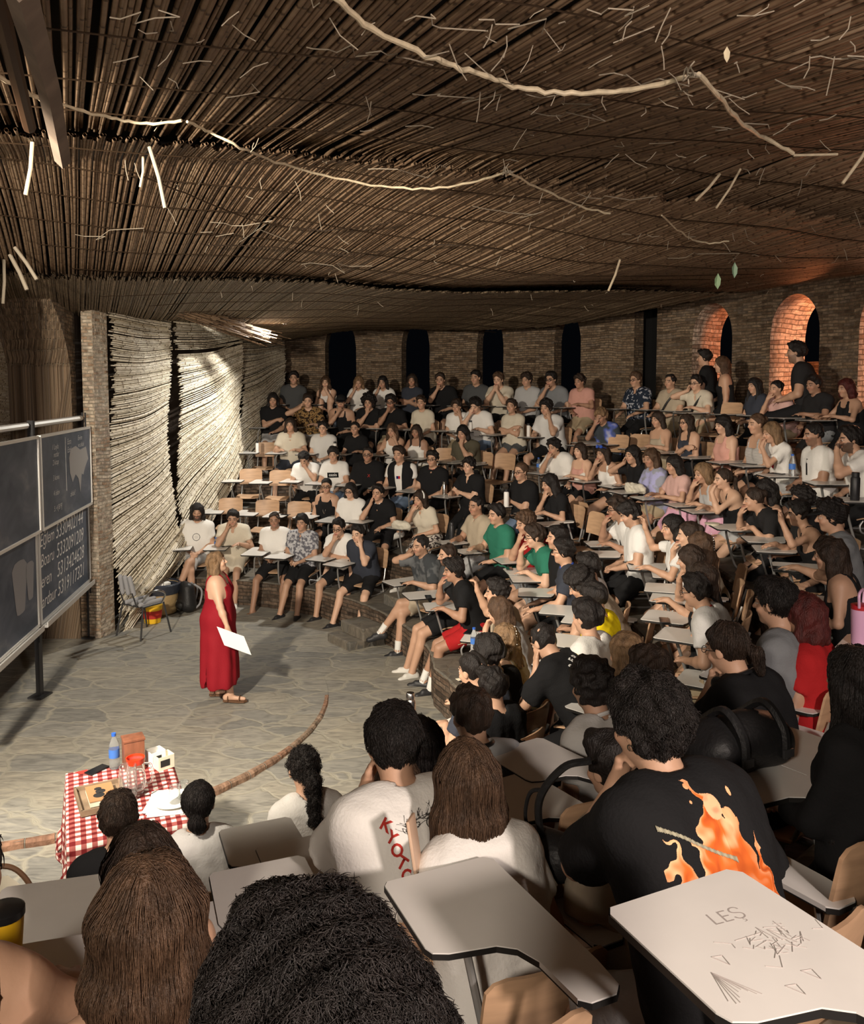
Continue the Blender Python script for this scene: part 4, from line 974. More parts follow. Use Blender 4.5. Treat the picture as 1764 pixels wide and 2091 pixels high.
# ---- standing reed screens on the left wall
def screen(y0, y1, zb0, zb1, zt0, zt1, seed, off, label, sag=.0, mat=M_REEDW, gaps=()):
    rs = np.random.RandomState(seed); n_ = int(((zt0-zb0)+(zt1-zb1))/2/.0182); L_ = []; rad = []
    for i in range(n_):
        t = i/(n_-1); skip = any(a < t < b for a, b in gaps)
        tb = t+rs.normal(0, .0012)
        fan = 1.0
        a = zb0+(zt0-zb0)*tb; b = zb1+(zt1-zb1)*tb
        ya_ = y0+rs.uniform(-.05, .09)+.06*math.sin(t*9+seed); yb_ = y1+rs.uniform(-.05, .04)+.05*math.sin(t*7+seed*2)
        yy = np.linspace(ya_, yb_, 9); s_ = (yy-y0)/(y1-y0)
        zz = a+(b-a)*s_+sag*np.sin(s_*math.pi)*(1-t*.5)+.02*np.sin(t*26+seed)*np.sin(s_*math.pi)
        if skip: zz = zz+np.where(s_ > .45, (.05 if (t*1000) % 2 < 1 else -.03)*(s_-.45)*2, 0)
        xx = np.array([wall_x(q) for q in yy])+off+.05*np.sin(t*8+seed)*.5+.03*np.sin(yy*3+t*5)+rs.uniform(-.012, .012)
        L_.append(np.stack([xx, yy, zz], 1)); rad.append(rs.choice([.0075, .009, .0105, .012], p=[.25, .35, .3, .1]))
        if skip and rs.rand() < .6: L_.pop(); rad.pop()
    o = link('reed_screen', reeds('reed_screen', L_, rad, mat, rs, nodelen=.35)); tag(o, label, 'reed screen', 'upright reed screens along the left wall'); return o
screen(11.27, 12.93, 0.05, .85, 4.35, 4.3, 1, .0, 'first reed screen right of the brick pillar', -.05)
screen(13.04, 15.45, .35, 1.95, 4.45, 4.5, 2, .08, 'middle brightly lit reed screen with a dark tear near its top', -.06, gaps=((.83, .87),))
screen(15.6, 17.9, 1.5, 2.7, 4.45, 4.45, 3, .0, 'farthest reed screen next to the arcade corner', -.04)
screen(11.3, 13.6, -.05, .95, .45, 1.45, 4, .14, 'loose lower reed bundle slanting up from the floor by the pillar', -.03)
# fallen mats hanging at the top of the screens
rs = np.random.RandomState(8); L_ = []; rad = []
for i in range(150):
    t = i/150; a = V3(-4.25+rs.uniform(-.1, .1)+.6*t, 10.9+2.2*t+rs.uniform(-.1, .1), 4.72-.25*t+rs.uniform(-.04, .04)); b = a+V3(.95+rs.uniform(-.1, .2), 1.7+rs.uniform(-.3, .3), -.38+rs.uniform(-.1, .1))
    mid = (a+b)/2+V3(0, 0, -.05); L_.append(np.array([a, mid, b])); rad.append(.008)
tag(link('drooping_reed_mat', reeds('drooping_reed_mat', L_, rad, M_REED, rs)), 'frayed brown reed mat drooping from the roof over the first screen', 'reed mat')
# reed panel inside the alcove arch
rs = np.random.RandomState(9); L_ = []; rad = []
for i in range(150):
    z = 1.0+i*.0195; yy = np.linspace(8.6, 10.95, 8); L_.append(np.stack([-5.12-.125*(yy-8.6)+0*yy, yy, z+.05*np.sin(yy*1.5)], 1)); rad.append(.009)
tag(link('alcove_reed_screen', reeds('alcove_reed_screen', L_, rad, M_REEDW, rs)), 'brown reed screen hung inside the arch behind the boards', 'reed screen')
# ---------------------------------------------------------------- chairs with writing tablets
TAB = [(.015, .555), (.03, .575), (.36, .575), (.385, .55), (.405, .0), (.40, -.10), (.375, -.125), (.30, -.125), (.275, -.10), (.262, .06), (.235, .13), (.19, .165), (.06, .19), (.02, .21), (.010, .24)]
TAB = [(.03+x*.92, .01+y*.90) for x, y in TAB]
DESK_Z = .47
def chair_meshes():
    M = {}
    # seat shell
    n, m_ = 10, 8; v = []; f = []
    for lay in (0, 1):
        for i in range(n+1):
            for j in range(m_+1):
                x = (i/n-.5)*.40; y = -.19+.40*j/m_; rx = abs(x)/.2; z = .165+.012*rx**2-.02*max(0, (j/m_-.75)*4)**2*.9-(.012 if lay else 0)
                sc_ = 1-.10*max(0, (j/m_-.8)*5)**2*.5-.08*max(0, (.15-j/m_)*6)**2
                v.append((x*sc_, y, z))
    N1 = (n+1)*(m_+1)
    for i in range(n):
        for j in range(m_):
            a = i*(m_+1)+j; f.append((a, a+m_+1, a+m_+2, a+1)); f.append((N1+a, N1+a+1, N1+a+m_+2, N1+a+m_+1))
    loop = [i*(m_+1) for i in range(n+1)]+[n*(m_+1)+j for j in range(1, m_+1)]+[i*(m_+1)+m_ for i in range(n-1, -1, -1)]+[j for j in range(m_-1, 0, -1)]
    for a, b in zip(loop, loop[1:]+loop[:1]): f.append((a, N1+a, N1+b, b))
    M['seat'] = MB().add(v, f).mesh('seat', MAT['ply'], 'auto')
    v = []; f = []; hgt = .27
    for lay in (0, 1):
        for i in range(n+1):
            for j in range(m_+1):
                t = j/m_; s_ = (i/n-.5)*2; cr = .42; w = .20*(1-.12*max(0, (t-.8)*5)**2.5-.05*max(0, (.2-t)*5)**2)
                x = s_*w; y = -.205-.05*t-.03+.035*s_*s_-(.012 if lay else 0); z = .345+hgt*t-.012*max(0, abs(s_)-.8)*5*(1 if t > .9 else 0)
                v.append((x, y, z))
    for i in range(n):
        for j in range(m_):
            a = i*(m_+1)+j; f.append((a, a+1, a+m_+2, a+m_+1)); f.append((N1+a, N1+a+m_+1, N1+a+m_+2, N1+a+1))
    for a, b in zip(loop, loop[1:]+loop[:1]): f.append((a, b, N1+b, N1+a))
    M['backrest'] = MB().add(v, f).mesh('backrest', MAT['ply'], 'auto')
    fr = MB()
    for sg in (-1, 1):
        fr.tube(spline([(sg*.15, -.27, .44), (sg*.155, -.235, .33), (sg*.16, -.19, .18), (sg*.165, -.12, .145), (sg*.165, .10, .14)], 4), .011, 8)
        fr.tube(spline([(sg*.165, .14, .14), (sg*.17, .17, .08), (sg*.175, .12, .014), (sg*.175, -.16, .014)], 4), .011, 8)
        fr.tube([(sg*.165, -.14, .14), (sg*.175, -.16, .014)], .010, 8)
    fr.tube([(-.175, -.16, .014), (.175, -.16, .014)], .010, 8); fr.tube([(-.165, .1, .14), (.165, .1, .14)], .010, 8)
    M['frame'] = fr.mesh('frame', MAT['steel'], 'auto')
    tp = MB(); tp.prism(TAB, DESK_Z-.014, DESK_Z); M['tablet'] = tp.mesh('tablet', MAT['lam'])
    e = MB(); p = TAB; c = np.mean(np.array(TAB), 0)
    out = [(x+(x-c[0])*.008, y+(y-c[1])*.008) for x, y in p]; n_ = len(p)
    v = [(x, y, DESK_Z-.003) for x, y in out]+[(x, y, DESK_Z-.019) for x, y in out]
    e.add(v, [(i, (i+1) % n_, n_+(i+1) % n_, n_+i) for i in range(n_)]+[tuple(range(n_, 2*n_))]); M['edge'] = e.mesh('edge_band', MAT['edge'])
    q = MB(); q.tube(spline([(.18, .40, DESK_Z-.02), (.22, .38, .36), (.255, .28, .06), (.25, .18, .014), (.175, .02, .014)], 4), .012, 8); q.tube(spline([(.33, -.02, DESK_Z-.02), (.315, -.06, .3), (.26, -.12, .05), (.175, -.15, .014)], 4), .012, 8); q.tube([(.16, .45, DESK_Z-.022), (.30, .40, DESK_Z-.022), (.33, -.06, DESK_Z-.022)], .010, 8)
    M['support'] = q.mesh('tablet_support', MAT['steel'], 'auto')
    return M
CH = None
def chair(x, y, z, rz, label, group='tablet arm chairs', tab=True):
    r = empty('tablet_chair', (x, y, z), rz, label, 'chair', group)
    link('seat', CH['seat'], r); link('backrest', CH['backrest'], r); link('frame', CH['frame'], r)
    if not tab: return r
    t = link('tablet', CH['tablet'], r); link('edge_band', CH['edge'], t); link('tablet_support', CH['support'], t)
    return r
def chair_xy(lx, ly, X, Y, rz): return X+lx*math.cos(rz)-ly*math.sin(rz), Y+lx*math.sin(rz)+ly*math.cos(rz)
# ---------------------------------------------------------------- small things
def phone(P, rz, label, col='black_plastic', size=(.072, .15, .009)):
    r = empty('phone', P, rz, label, 'phone', 'phones on the writing tablets')
    MB().box((0, 0, size[2]/2), size, bev=.003).build('case', MAT[col], r); MB().box((0, 0, size[2]+.0004), (size[0]-.006, size[1]-.006, .0008)).build('screen', MAT['screen'], r); return r
def bottle(P, label, kind='steel', h=.22, r=.034, cap=None):
    o = empty('bottle' if kind != 'pet' else 'water_bottle', P, 0, label, 'bottle'); m = MB()
    if kind == 'pet':
        m.lathe([(r*.9, 0), (r, .01), (r, .05), (r*.94, .06), (r, .07), (r, h*.62), (r*.8, h*.75), (.013, h*.88), (.013, h*.93)], n=16); m.build('body', MAT['pet'], o)
        MB().lathe([(r+.0008, h*.32), (r+.0008, h*.56)], n=16, cap=False).build('paper_band', MAT['label_blue'], o); MB().lathe([(.015, h*.92), (.015, h)], n=12).build('cap', MAT['cap_blue'], o)
    else:
        m.lathe([(r*.95, 0), (r, .006), (r, h*.78), (r*.8, h*.84)], n=18); m.build('body', MAT[kind], o); MB().lathe([(r*.82, h*.84), (r*.82, h*.98), (r*.7, h)], n=16).build('cap', MAT[cap or kind], o)
    return o
def surf_text(txt, size, mat, target, org, nrm_, up, name='print', bold=.0, extrude=0, depth=.3, off=.002, vertical=False):
    """lettering laid onto a curved surface by ray casting"""
    cu = bpy.data.curves.new('t', 'FONT'); cu.body = txt; cu.size = size; cu.align_x = 'CENTER'; cu.align_y = 'CENTER'; cu.offset = bold; cu.resolution_u = 3
    ob = bpy.data.objects.new('t', cu); COL.objects.link(ob); dg = bpy.context.evaluated_depsgraph_get(); me = bpy.data.meshes.new_from_object(ob.evaluated_get(dg)); bpy.data.objects.remove(ob)
    bm = bmesh.new(); bm.from_mesh(me); bmesh.ops.triangulate(bm, faces=bm.faces); bmesh.ops.subdivide_edges(bm, edges=[e for e in bm.edges if e.calc_length() > size*.2], cuts=2)
    bm.to_mesh(me); bm.free(); co = np.zeros(len(me.vertices)*3, np.float32); me.vertices.foreach_get('co', co); co = co.reshape(-1, 3)
    P = project(target, co[:, :2], org, nrm_, up, off); me.vertices.foreach_set('co', P.astype(np.float32).ravel()); me.materials.clear(); me.materials.append(mat); me.update()
    return link(name, me, target)
def project(target, uvs, org, nrm_, up, off=.002, bvh=None):
    from mathutils.bvhtree import BVHTree
    me = target.data; 
    key = me.name
    if key not in BV:
        v = [x.co for x in me.vertices]; BV[key] = BVHTree.FromPolygons(v, [p.vertices[:] for p in me.polygons])
    bv = BV[key]; n = nrm(nrm_); u = nrm(np.asarray(up)-n*(np.asarray(up)@n)); r = np.cross(u, n); out = []; last = .0; D0 = .35
    for a, b in uvs:
        p = org+r*a+u*b; h = bv.ray_cast(Vector(p+n*D0), Vector(-n), 1.2)
        if h[0] is not None: last = D0-h[3]
        out.append(p+n*(last+off))
    return np.array(out)
BV = {}
def patch(target, w, h, nx, ny, org, nrm_, up, colfn, name, mat, off=.002):
    """dense grid projected on a garment; colfn(u,v)->(rgb, mask) decides which cells exist"""
    U, V_ = np.meshgrid(np.linspace(-.5, .5, nx), np.linspace(-.5, .5, ny)); col, mask = colfn(U, V_)
    P = project(target, np.stack([U.ravel()*w, V_.ravel()*h], 1), org, nrm_, up, off)
    idx = np.arange(nx*ny).reshape(ny, nx); m = mask[:-1, :-1] & mask[1:, 1:] & mask[1:, :-1] & mask[:-1, 1:]
    F = np.stack([idx[:-1, :-1][m], idx[:-1, 1:][m], idx[1:, 1:][m], idx[1:, :-1][m]], 1)
    used = np.unique(F); mp = np.full(nx*ny, -1); mp[used] = np.arange(len(used))
    return link(name, make_mesh(name, P[used], mp[F], mat, cols=col.reshape(-1, 3)[used]), target)
def prop_mats():
    MAT['screen'] = nmat('phone_glass', (.01, .012, .015), rough=.1); MAT['thermos_black'] = nmat('matt_black_steel', (.02, .02, .022), rough=.4); MAT['thermos_white'] = nmat('white_steel', (.8, .78, .74), rough=.4)
    MAT['thermos_steel'] = nmat('brushed_steel', (.5, .49, .47), rough=.25, metal=1); MAT['thermos_blue'] = nmat('slate_blue_steel', (.07, .09, .12), rough=.4); MAT['pinkcup'] = nmat('lilac_steel', (.72, .42, .62), rough=.4); MAT['redplastic'] = nmat('red_plastic', (.45, .02, .03), rough=.4)
    MAT['pet'] = nmat('clear_plastic', (.85, .9, .95), rough=.08, Transmission_Weight=.92, IOR=1.2); MAT['label_blue'] = nmat('blue_white_paper', (.05, .16, .5), rough=.5); MAT['cap_blue'] = nmat('blue_cap', (.03, .12, .5), rough=.4)
    MAT['glass'] = nmat('clear_glass', (.95, .97, .97), rough=.03, Transmission_Weight=.95, IOR=1.35); MAT['wood_box'] = nmat('red_brown_wood', (.20, .075, .04), rough=.45, var=.25, vscale=8, stretch=(3, 3, .6)); MAT['wood_grey'] = nmat('worn_wood_tray', (.24, .17, .11), rough=.7, var=.3)
    MAT['paper'] = nmat('white_paper', (.82, .81, .77), rough=.8); MAT['card'] = nmat('cream_card', (.72, .66, .52), rough=.8); MAT['print_red'] = nmat('red_print', (.45, .03, .02), rough=.8); MAT['print_black'] = nmat('black_print', (.02, .02, .02), rough=.8); MAT['print_white'] = nmat('white_print', (.8, .8, .78), rough=.8)
    MAT['print_grey'] = nmat('grey_print', (.16, .15, .14), rough=.9); MAT['chalk'] = nmat('chalk', (.85, .84, .80), rough=1); MAT['yellow'] = nmat('yellow_plastic', (.85, .50, .02), rough=.4); MAT['vc'] = nmat('colour_print', (.5, .5, .5), rough=.85, spec=.1); vcol(MAT['vc'])
    MAT['bagcloth'] = nmat('cream_canvas', (.62, .58, .48), rough=.9, bump=.5, bscale=40); MAT['bagblack'] = nmat('black_nylon', (.014, .014, .015), rough=.5, bump=.3, bscale=60); MAT['greycloth'] = nmat('grey_upholstery', (.30, .30, .31), rough=.9, bump=.3, bscale=250)
    MAT['wicker'] = nmat('wicker', (.48, .34, .17), rough=.7, bump=.6, bscale=60); MAT['binbag'] = nmat('dark_blue_bag', (.03, .035, .05), rough=.35, bump=.8, bscale=18); MAT['frame_dark'] = nmat('dark_grey_iron', (.05, .05, .052), rough=.45, metal=.3); MAT['alu'] = nmat('aluminium_trim', (.72, .71, .68), rough=.35, metal=.4); MAT['pencil'] = nmat('pencil_marks', (.36, .32, .30), rough=.8)
    MAT['hat'] = nmat('white_cap_cloth', (.7, .68, .62), rough=.9); MAT['blue_plastic'] = nmat('blue_plastic', (.03, .08, .4), rough=.3); MAT['silver'] = nmat('silver', (.7, .68, .6), rough=.2, metal=1)
    # blackboard: slate with chalk dust smears
    m, nt, b, N, L = node_tree('slate_blackboard', .55); tc = N('ShaderNodeTexCoord'); mp = N('ShaderNodeMapping'); mp.inputs['Scale'].default_value = (1, .5, 1.6); mp.inputs['Rotation'].default_value = (.5, 0, 0); L(tc.outputs['Object'], mp.inputs['Vector'])
    n = N('ShaderNodeTexNoise'); n.inputs['Scale'].default_value = 2.2; n.inputs['Detail'].default_value = 5; n.inputs['Distortion'].default_value = .6; L(mp.outputs[0], n.inputs['Vector'])
    L(ramp(N, L, n.outputs['Fac'], [(.35, (.055, .074, .105)), (.6, (.105, .125, .165)), (.8, (.20, .22, .24))]), b.inputs['Base Color']); MAT['slate'] = m
    # gingham
    m, nt, b, N, L = node_tree('red_gingham_cloth', .85); uv = N('ShaderNodeUVMap'); sp = N('ShaderNodeSeparateXYZ'); L(uv.outputs[0], sp.inputs[0]); fr = []
    for i in (0, 1):
        f = N('ShaderNodeMath'); f.operation = 'FRACT'; L(sp.outputs[i], f.inputs[0]); g = N('ShaderNodeMath'); g.operation = 'GREATER_THAN'; g.inputs[1].default_value = .5; L(f.outputs[0], g.inputs[0]); fr.append(g.outputs[0])
    ad = N('ShaderNodeMath'); ad.operation = 'ADD'; L(fr[0], ad.inputs[0]); L(fr[1], ad.inputs[1]); dv = N('ShaderNodeMath'); dv.operation = 'MULTIPLY'; dv.inputs[1].default_value = .5; L(ad.outputs[0], dv.inputs[0])
    L(ramp(N, L, dv.outputs[0], [(0, (.74, .70, .64)), (.3, (.36, .10, .09)), (.8, (.16, .012, .014))], 'CONSTANT'), b.inputs['Base Color']); MAT['gingham'] = m
# ---------------------------------------------------------------- audience data: places in metres, looks as short codes
PEOPLE = [
 '596 763 6 0|m|LL O|short b|tee g sh k|sock=0|young man in dark grey tee at the far left end of the top row',
 '666 774 6 0|f|ML U|long m|tank w sh k|hand|woman in the top row with knees drawn up and a hand over her mouth',
 '729 775 6 0|f|LK S|long l|tee w ss k||light haired woman in white tee resting cheek on hand, top row',
 '781 777 6 0|f|LK S|long b|tee w ss k||woman with long black hair and white tee, cheek on hand, top row',
 '838 775 6 0|f|XX S|long d|tee dk tr k||woman in dark grey top with folded arms below the third dark arch from the left',
 '902 772 6 0|m|LM S|short d|tee k sh k||man in black tee with hand over mouth in the top row',
 '969 762 6 0|m|TL S|short b|tee g tr k||upright man in charcoal tee below the third dark window arch',
 '1016 773 6 0|m|MM S|short m|tee c sh k||man in cream tee with both hands clasped at his mouth, top row',
 '1075 776 6 0|m|LL S|curly d|tee lg sh k||curly haired man in light grey tee with arms on his lap, top row',
 '1126 773 6 0|m|LM S|short b|tee mg sh k|glasses=1|man in printed grey tee with glasses and fist at mouth, top row',
 '1185 779 6 0|m|DL S|curly d|tee pk sh kh||man in salmon pink shirt and khaki shorts, right end of the far top row',
 '1300 776 6 12.9|m|TT S|short m|shirt floral_dark tr k|glasses=1|man in dark floral shirt and glasses beside the tall black doorway',
 '1366 786 6 12.6|m|LT S|crop b|tee bg sh kh|strap=1|man in beige tee with black crossbody strap looking down',
 '1418 787 6 12.0|m|DE S|short b|shirt c sh kh|strap=1 glasses=1|man in cream shirt with crossbody strap holding his ear',
 '1541 797 6 11.4|f|LL S|longf b|tee dk tr k||woman with long black hair right of the empty top row chair',
 '1580 801 6 11.0|f|LM S|bun b|tee bs sh kh|hy=.2|woman with hair bun in pale pink tee in the right top row',
 '1663 801 6 10.8|m|DL S|short b|tee k2 sh mg||man in charcoal tee in front of the second glowing arch',
 '1725 811 6 10.4|f|DD S|bob r|tank k sk k||woman with auburn bob and black top at the right of the top row',
 '555 813 5 0|m|LX S|long b|tee k sh lg||long haired man in black tee next to the reed wall',
 '629 809 5 0|m|DE S|short d|tee batik sh lg||man in brown patterned shirt with a hand at his ear',
 '692 813 5 0|m|LM S|crop b|tank k tr k|cap=k|man in black cap and sleeveless black top looking down',
 '750 815 5 0|m|XC S|afro b|tee k sh k||man with a large afro and black tee holding his chin',
 '795 818 5 0|m|DM S|curly b|tee k sh kh|glasses=1|curly haired man in black tee with glasses and beige shorts',
 '863 822 5 0|f|LL S|short d|tee c ss k||short haired woman in textured cream blouse',
 '932 830 5 0|m|KL S|curly d|tee w sh kh||curly man in white tee with head propped on one hand, left of a similar one',
 '971 825 5 0|m|DF S|curly b|tee w tr dn|hp=-.3|man in white tee shading his forehead behind a white bottle',
 '1047 826 5 0|f|XX S|short d|tee c ss g||short haired woman with crossed arms and cream tee',
 '1116 830 5 0|m|KD W|curly b|tee w2 sh k|hl=1|man with shaggy curls and white tee, hand on face, black shorts',
 '1230 848 5 13.2|m|LF S|curly l|tee jersey tr k|hp=-.3|curly blond man in blue and white jersey covering his face',
 '1343 857 5 12.2|f|DL S|long d|cami bg ss kh||woman with long brown hair and beige strap top beside an empty chair',
 '1403 863 5 11.4|f|LX S|longf d|tank dk sk k|glasses=1|woman with glasses and dark tank top, arms folded on desk',
 '1477 868 5 11.1|f|LL S|wavy b|tank pk ss br||woman with long wavy black hair and dusty rose top',
 '1544 866 5 10.6|f|LL S|bun m|cami stripe_w ss k||woman in striped strap top with her hair up',
 '1572 882 5 9.9|f|ML S|bob l|tee w ss lg|heart=1|woman in white tee with a large red heart',
 '1661 887 5 9.0|m|LL S|crop b|tee w sh g|beard=.45 letter=1|bearded man in white tee with a big dark letter',
 '1734 897 5 8.5|m|FL S|short b|tee w sh k|beard=.8|bearded man in white tee holding his nose at the right edge',
 '593 868 4 0|m|DD W|long d|shirt c sh dk||long haired man in cream button shirt holding a white flask',
 '658 874 4 0|m|LL W|short b|tee w2 sh mg||man in pale grey tee with clasped hands leaning forward',
 '726 875 4 0|f|DT S|bun b|tee k ss k||woman in black tee with hair tied back and round earrings',
 '798 878 4 0|f|KD S|long m|tank w ss k||woman in white tank top with light brown hair, cheek on hand',
 '847 881 4 0|f|LD S|longf d|tank w ss c||woman in white tank top with long dark hair over her shoulder',
 '946 884 4 0|m|CL S|bob b|shirt o sh k||man with chin length dark hair in olive shirt touching his chin',
 '1129 912 4 12.4|m|LM S|curly b|big w sh k|lean=.4|dark curly haired person in oversized white tee leaning on both elbows',
 '1181 921 4 12.3|f|DL B|bob d|cami pk ss k||smiling woman in pale pink strap top behind a white cap',
 '1230 926 4 12.1|f|LM X|long d|tank w ss k|shades=1|woman with blue sunglasses on her head pointing at her cheek',
 '1292 926 4 11.5|f|DE S|long b|tee k ss k|lean=.3|woman in black V neck top with bracelet and hand at her ear',
 '1332 936 4 11.0|f|LT S|wavy m|tee lilac_tie ss kh||brown haired woman in grey and lilac tee',
 '1378 950 4 10.5|f|DD S|bob b|tee bs sk pkl||woman with black bob and white ruffled top behind a cloth bag',
 '1434 965 4 10.0|f|DM S|bob l|tank lg sk pkl||woman with short blond curls and grey sleeveless top',
 '1472 977 4 9.7|f|MD S|pony d|cami k ss lg||woman with ponytail and bare shoulders holding her chin',
 '1517 1025 4 8.7|m|DM S|bun d|tee k2 tr k|lean=.55|man in dark tee with small top knot hunched over his desk',
 '1563 1002 4 9.0|f|LL S|wavy b|tank k ss k||woman seen from behind with long dark waves and black top',
 '1637 1021 4 8.3|f|LL S|curly b|tee k2 ss k||person with a dark curly updo behind the short haired woman',
 '1624 1048 4 7.6|f|UD S|short b|cami k ss k|lean=.3|short haired woman with thin black straps raising her fist',
 '1697 1054 4 6.7|m|DL S|curly b|tee mg sh k|cap=k|person in black baseball cap with dark curls and grey tee',
 '1685 1145 4 6.0|f|LE S|wavy d|tank k ss k|lean=.25|woman with very long dark wavy hair resting head on hand with bangle',
 '623 933 3 0|m|FT W|messy b|tee w sh k|hp=-.45|man in white tee hiding his face behind one hand, black shorts',
 '683 928 3 0|m|TT S|messy b|tee w tr dn|oasis=1|man in white tee with black box logo',
 '748 928 3 0|m|TT W|crop b|big k sh k|glasses=1 emblem=1 body=1.1|broad man in black tee with glasses and small chest emblem',
 '819 928 3 0|m|LT S|short d|vest w tr dn|vest2=1 flag=1|man in white tee under a black open vest',
 '879 937 3 0|m|LT X|short b|polo k sh k|collar=rd glasses=1 sock=k|man in black polo with red collar and crossed legs',
 '955 952 3 0|m|XD S|curly b|polo k tr k||curly haired man in black polo touching a steel thermos',
 '1062 962 3 10.8|f|XD S|bun m|tee k tr dn|glasses=1 body=1.15|woman with glasses and curly updo in black tee behind a white tumbler',
 '1120 986 3 10.2|f|DC S|wavy b|tee k tr k||woman with long dark waves and black tee, hand on her chin',
 '1256 1038 3 8.9|m|DM S|curly d|tee w2 tr k|glasses=1 lean=.35 logo=1|man in white tee with black chest emblem, glasses and fist at his nose',
 '1292 1049 3 8.5|m|LL W|messy b|tee w2 sh k|beard=.22 hp=-.25|man in white tee looking down with a wristwatch',
 '1369 1077 3 8.1|f|DU S|bob b|tee w2 ss k|hy=.3|person with dark bob and white tee raising a hand to the chin',
 '1405 1091 3 7.8|f|LM S|bun d|tee bg ss k||brown haired woman with small bun partly hidden by a longer haired one',
 '1428 1117 3 7.4|f|LL S|wavy m|tank bg ss kh|clip=1|woman from behind with long wavy brown hair and sparkling clip',
 '1403 1142 3 7.0|f|DC S|bob d|tank k ss k||brown haired woman in profile supporting her chin, left of a long straight haired one',
 '1430 1177 3 6.6|f|LL S|long d|tank k ss k||woman from behind with long straight dark hair over the chair',
 '1413 1223 3 6.3|m|LE S|short b|tee w2 sh kh|lean=.3 glasses=1 inner=1|man in white tee with red collar and glasses touching his temple',
 '664 992 2 0|f|LL X|bun b|tank k sk k|glasses=1 neck=1|woman in black sleeveless top with long necklace and glasses',
 '714 1005 2 0|m|LL W|bob b|tee w sh k|glasses=1|man with chin length black hair and white tee with glasses',
 '767 1005 2 0|m|TK W|short b|polo k sh k|collar=w|man in black polo with white trim leaning cheek on hand',
 '854 1017 2 0|f|LM S|bob d|shirt c sk skirt_floral|band=1|woman with white headband and cream blouse',
 '971 1033 2 0|m|LD S|crop b|polo bg tr lg||man in beige half zip polo reaching to a black thermos',
 '1012 1050 2 10.2|m|LD S|short b|tee gr sh k||man in green tee, left of the other green tee',
 '1075 1067 2 9.6|m|LC S|curly m|tee rd sh mg|lean=.3|person with brown curls and red tee behind the second green tee',
 '1087 1093 2 9.0|m|DM S|messy d|tee gr sh mg|glasses=1 lean=.35|man in green tee with glasses leaning his head on his fist',
 '1135 1098 2 9.1|m|LL S|short b|tee k sh k||dark haired person half hidden behind the man with blue collar',
 '1149 1127 2 8.4|m|TT S|short b|shirt dk sh k|glasses=1 collar=bl|man in dark denim shirt with bright blue collar, hands joined',
 '1201 1158 2 7.7|m|LL S|short b|tee w2 sh k||dark haired man in white tee seated behind the curly haired man',
 '1176 1186 2 7.3|m|CC S|afro b|tee bg sh mg|lean=.5 hp=-.4|man with dark curls bending his head into his hands',
 '1212 1225 2 6.9|m|LL S|short b|tee yellow_jersey sh k||man in bright yellow jersey',
 '1193 1274 2 6.4|m|LL S|messy b|tee w sh k||dark haired man in plain white tee in front of the yellow jersey',
 '399 1045 1 0|m|LL X|long b|tee w sh lg|beard=.85 shoe=sandal print=1|bearded long haired man in white tee with round print, left end of the front row',
 '473 1056 1 0|m|DK S|short b|polo c sh c|hp=-.1|man in cream polo and cream shorts, second in the front row',
 '561 1062 1 0|m|LL W|crop d|tee w sh k|shoe=sandal beard=.22|man in white tee and wide black shorts with sandals, chin lifted',
 '613 1068 1 0|m|LL S|messy b|shirt floral_bw sh k||man in black and white leaf shirt with white clogs',
 '690 1076 1 0|m|XM W|short b|tee w sh k|glasses=1 shoe=black stripes=1|man in white tee with glasses and striped black trainers',
 '727 1090 1 0|m|KH W|short b|tee dk sh k|shoe=black lean=.3|man in dark tee leaning chin on his palm, last chair of the front row',
 '858 1113 1 0|m|DE X|crop b|big wash sh bg|sock=1 beard=.22|man in washed charcoal tee with crossed legs and white socks',
 '914 1133 1 0|m|LL S|crop d|shirt pinstripe sh k|beard=.8|bearded man in dark striped shirt behind the curly man in black',
 '924 1164 1 0|m|DM S|curly b|tee k sh rd|sock=1 shoe=slide|curly haired man in black tee and crimson shorts with watch',
 '1014 1212 1 7.8|m|LU S|short b|tee bg sh g||dark haired person with raised fist behind the brown haired one',
 '1021 1245 1 7.3|f|MD S|bob m|tee lg ss dn||person with shoulder length brown hair and light tee leaning on elbows',
 '1032 1304 1 6.6|f|LL S|long l|tank bg ss k|clip=1|woman with straight light brown hair and a row of pearl clips',
 '1004 1332 1 6.2|m|DL S|curly b|tee k sh k||curly haired man in black tee in the front row by the bottle',
 '960 1368 1 5.8|m|DC S|crop b|tee dk sh k||man with close cropped hair beside the desk with paper and pen',
 '1005 1403 1 5.4|m|LL S|short b|tee k sh k||black haired man from behind in black tee left of a desk with a phone',
 '1070 1294 2 5.9|m|KK W|crop b|big k sh k|lean=.75 hp=-.5 back=1|man in black tee with letters across the back bending forward head in hands',
 '962 1462 2 4.0|m|DL S|short d|tee stain sh g|headset=1 beardx=1|man in grey tee with black headphones around his neck, from behind',
 '1199 1403 2 4.0|m|LO W|curly b|shirt w2 sh lg||wavy black haired man in white collared shirt reaching to his knee',
 '1275 1337 2 4.8|f|LL S|bob l|tee bg ss k||person with smooth light brown hair seen only from above',
 '1330 1372 2 4.2|m|LL S|messy d|tee bg sh k||dark haired person directly behind the big dark head with flame shirt',
 '1305 1462 4 2.4|m|CL W|messy b|big k sh lg|lean=.42 hy=.15 flame=1 earring=1 near=9000 body=1.0|man in black tee with big orange flames on the back',
 '1225 1560 3 3.0|m|LL W|short b|big bg sh bg|lean=.42 bag=1|person in loose tan tee with a black backpack strap',
 '619 1570 1 4.3|f|LL S|curlpony b|tee w ss k|near=2500|woman from behind with wet curly black ponytail and white tee',
 '715 1590 2 3.6|f|KL S|long m|tank k ss k|near=3000 side=.3|long brown haired woman leaning toward her neighbour with white print tee',
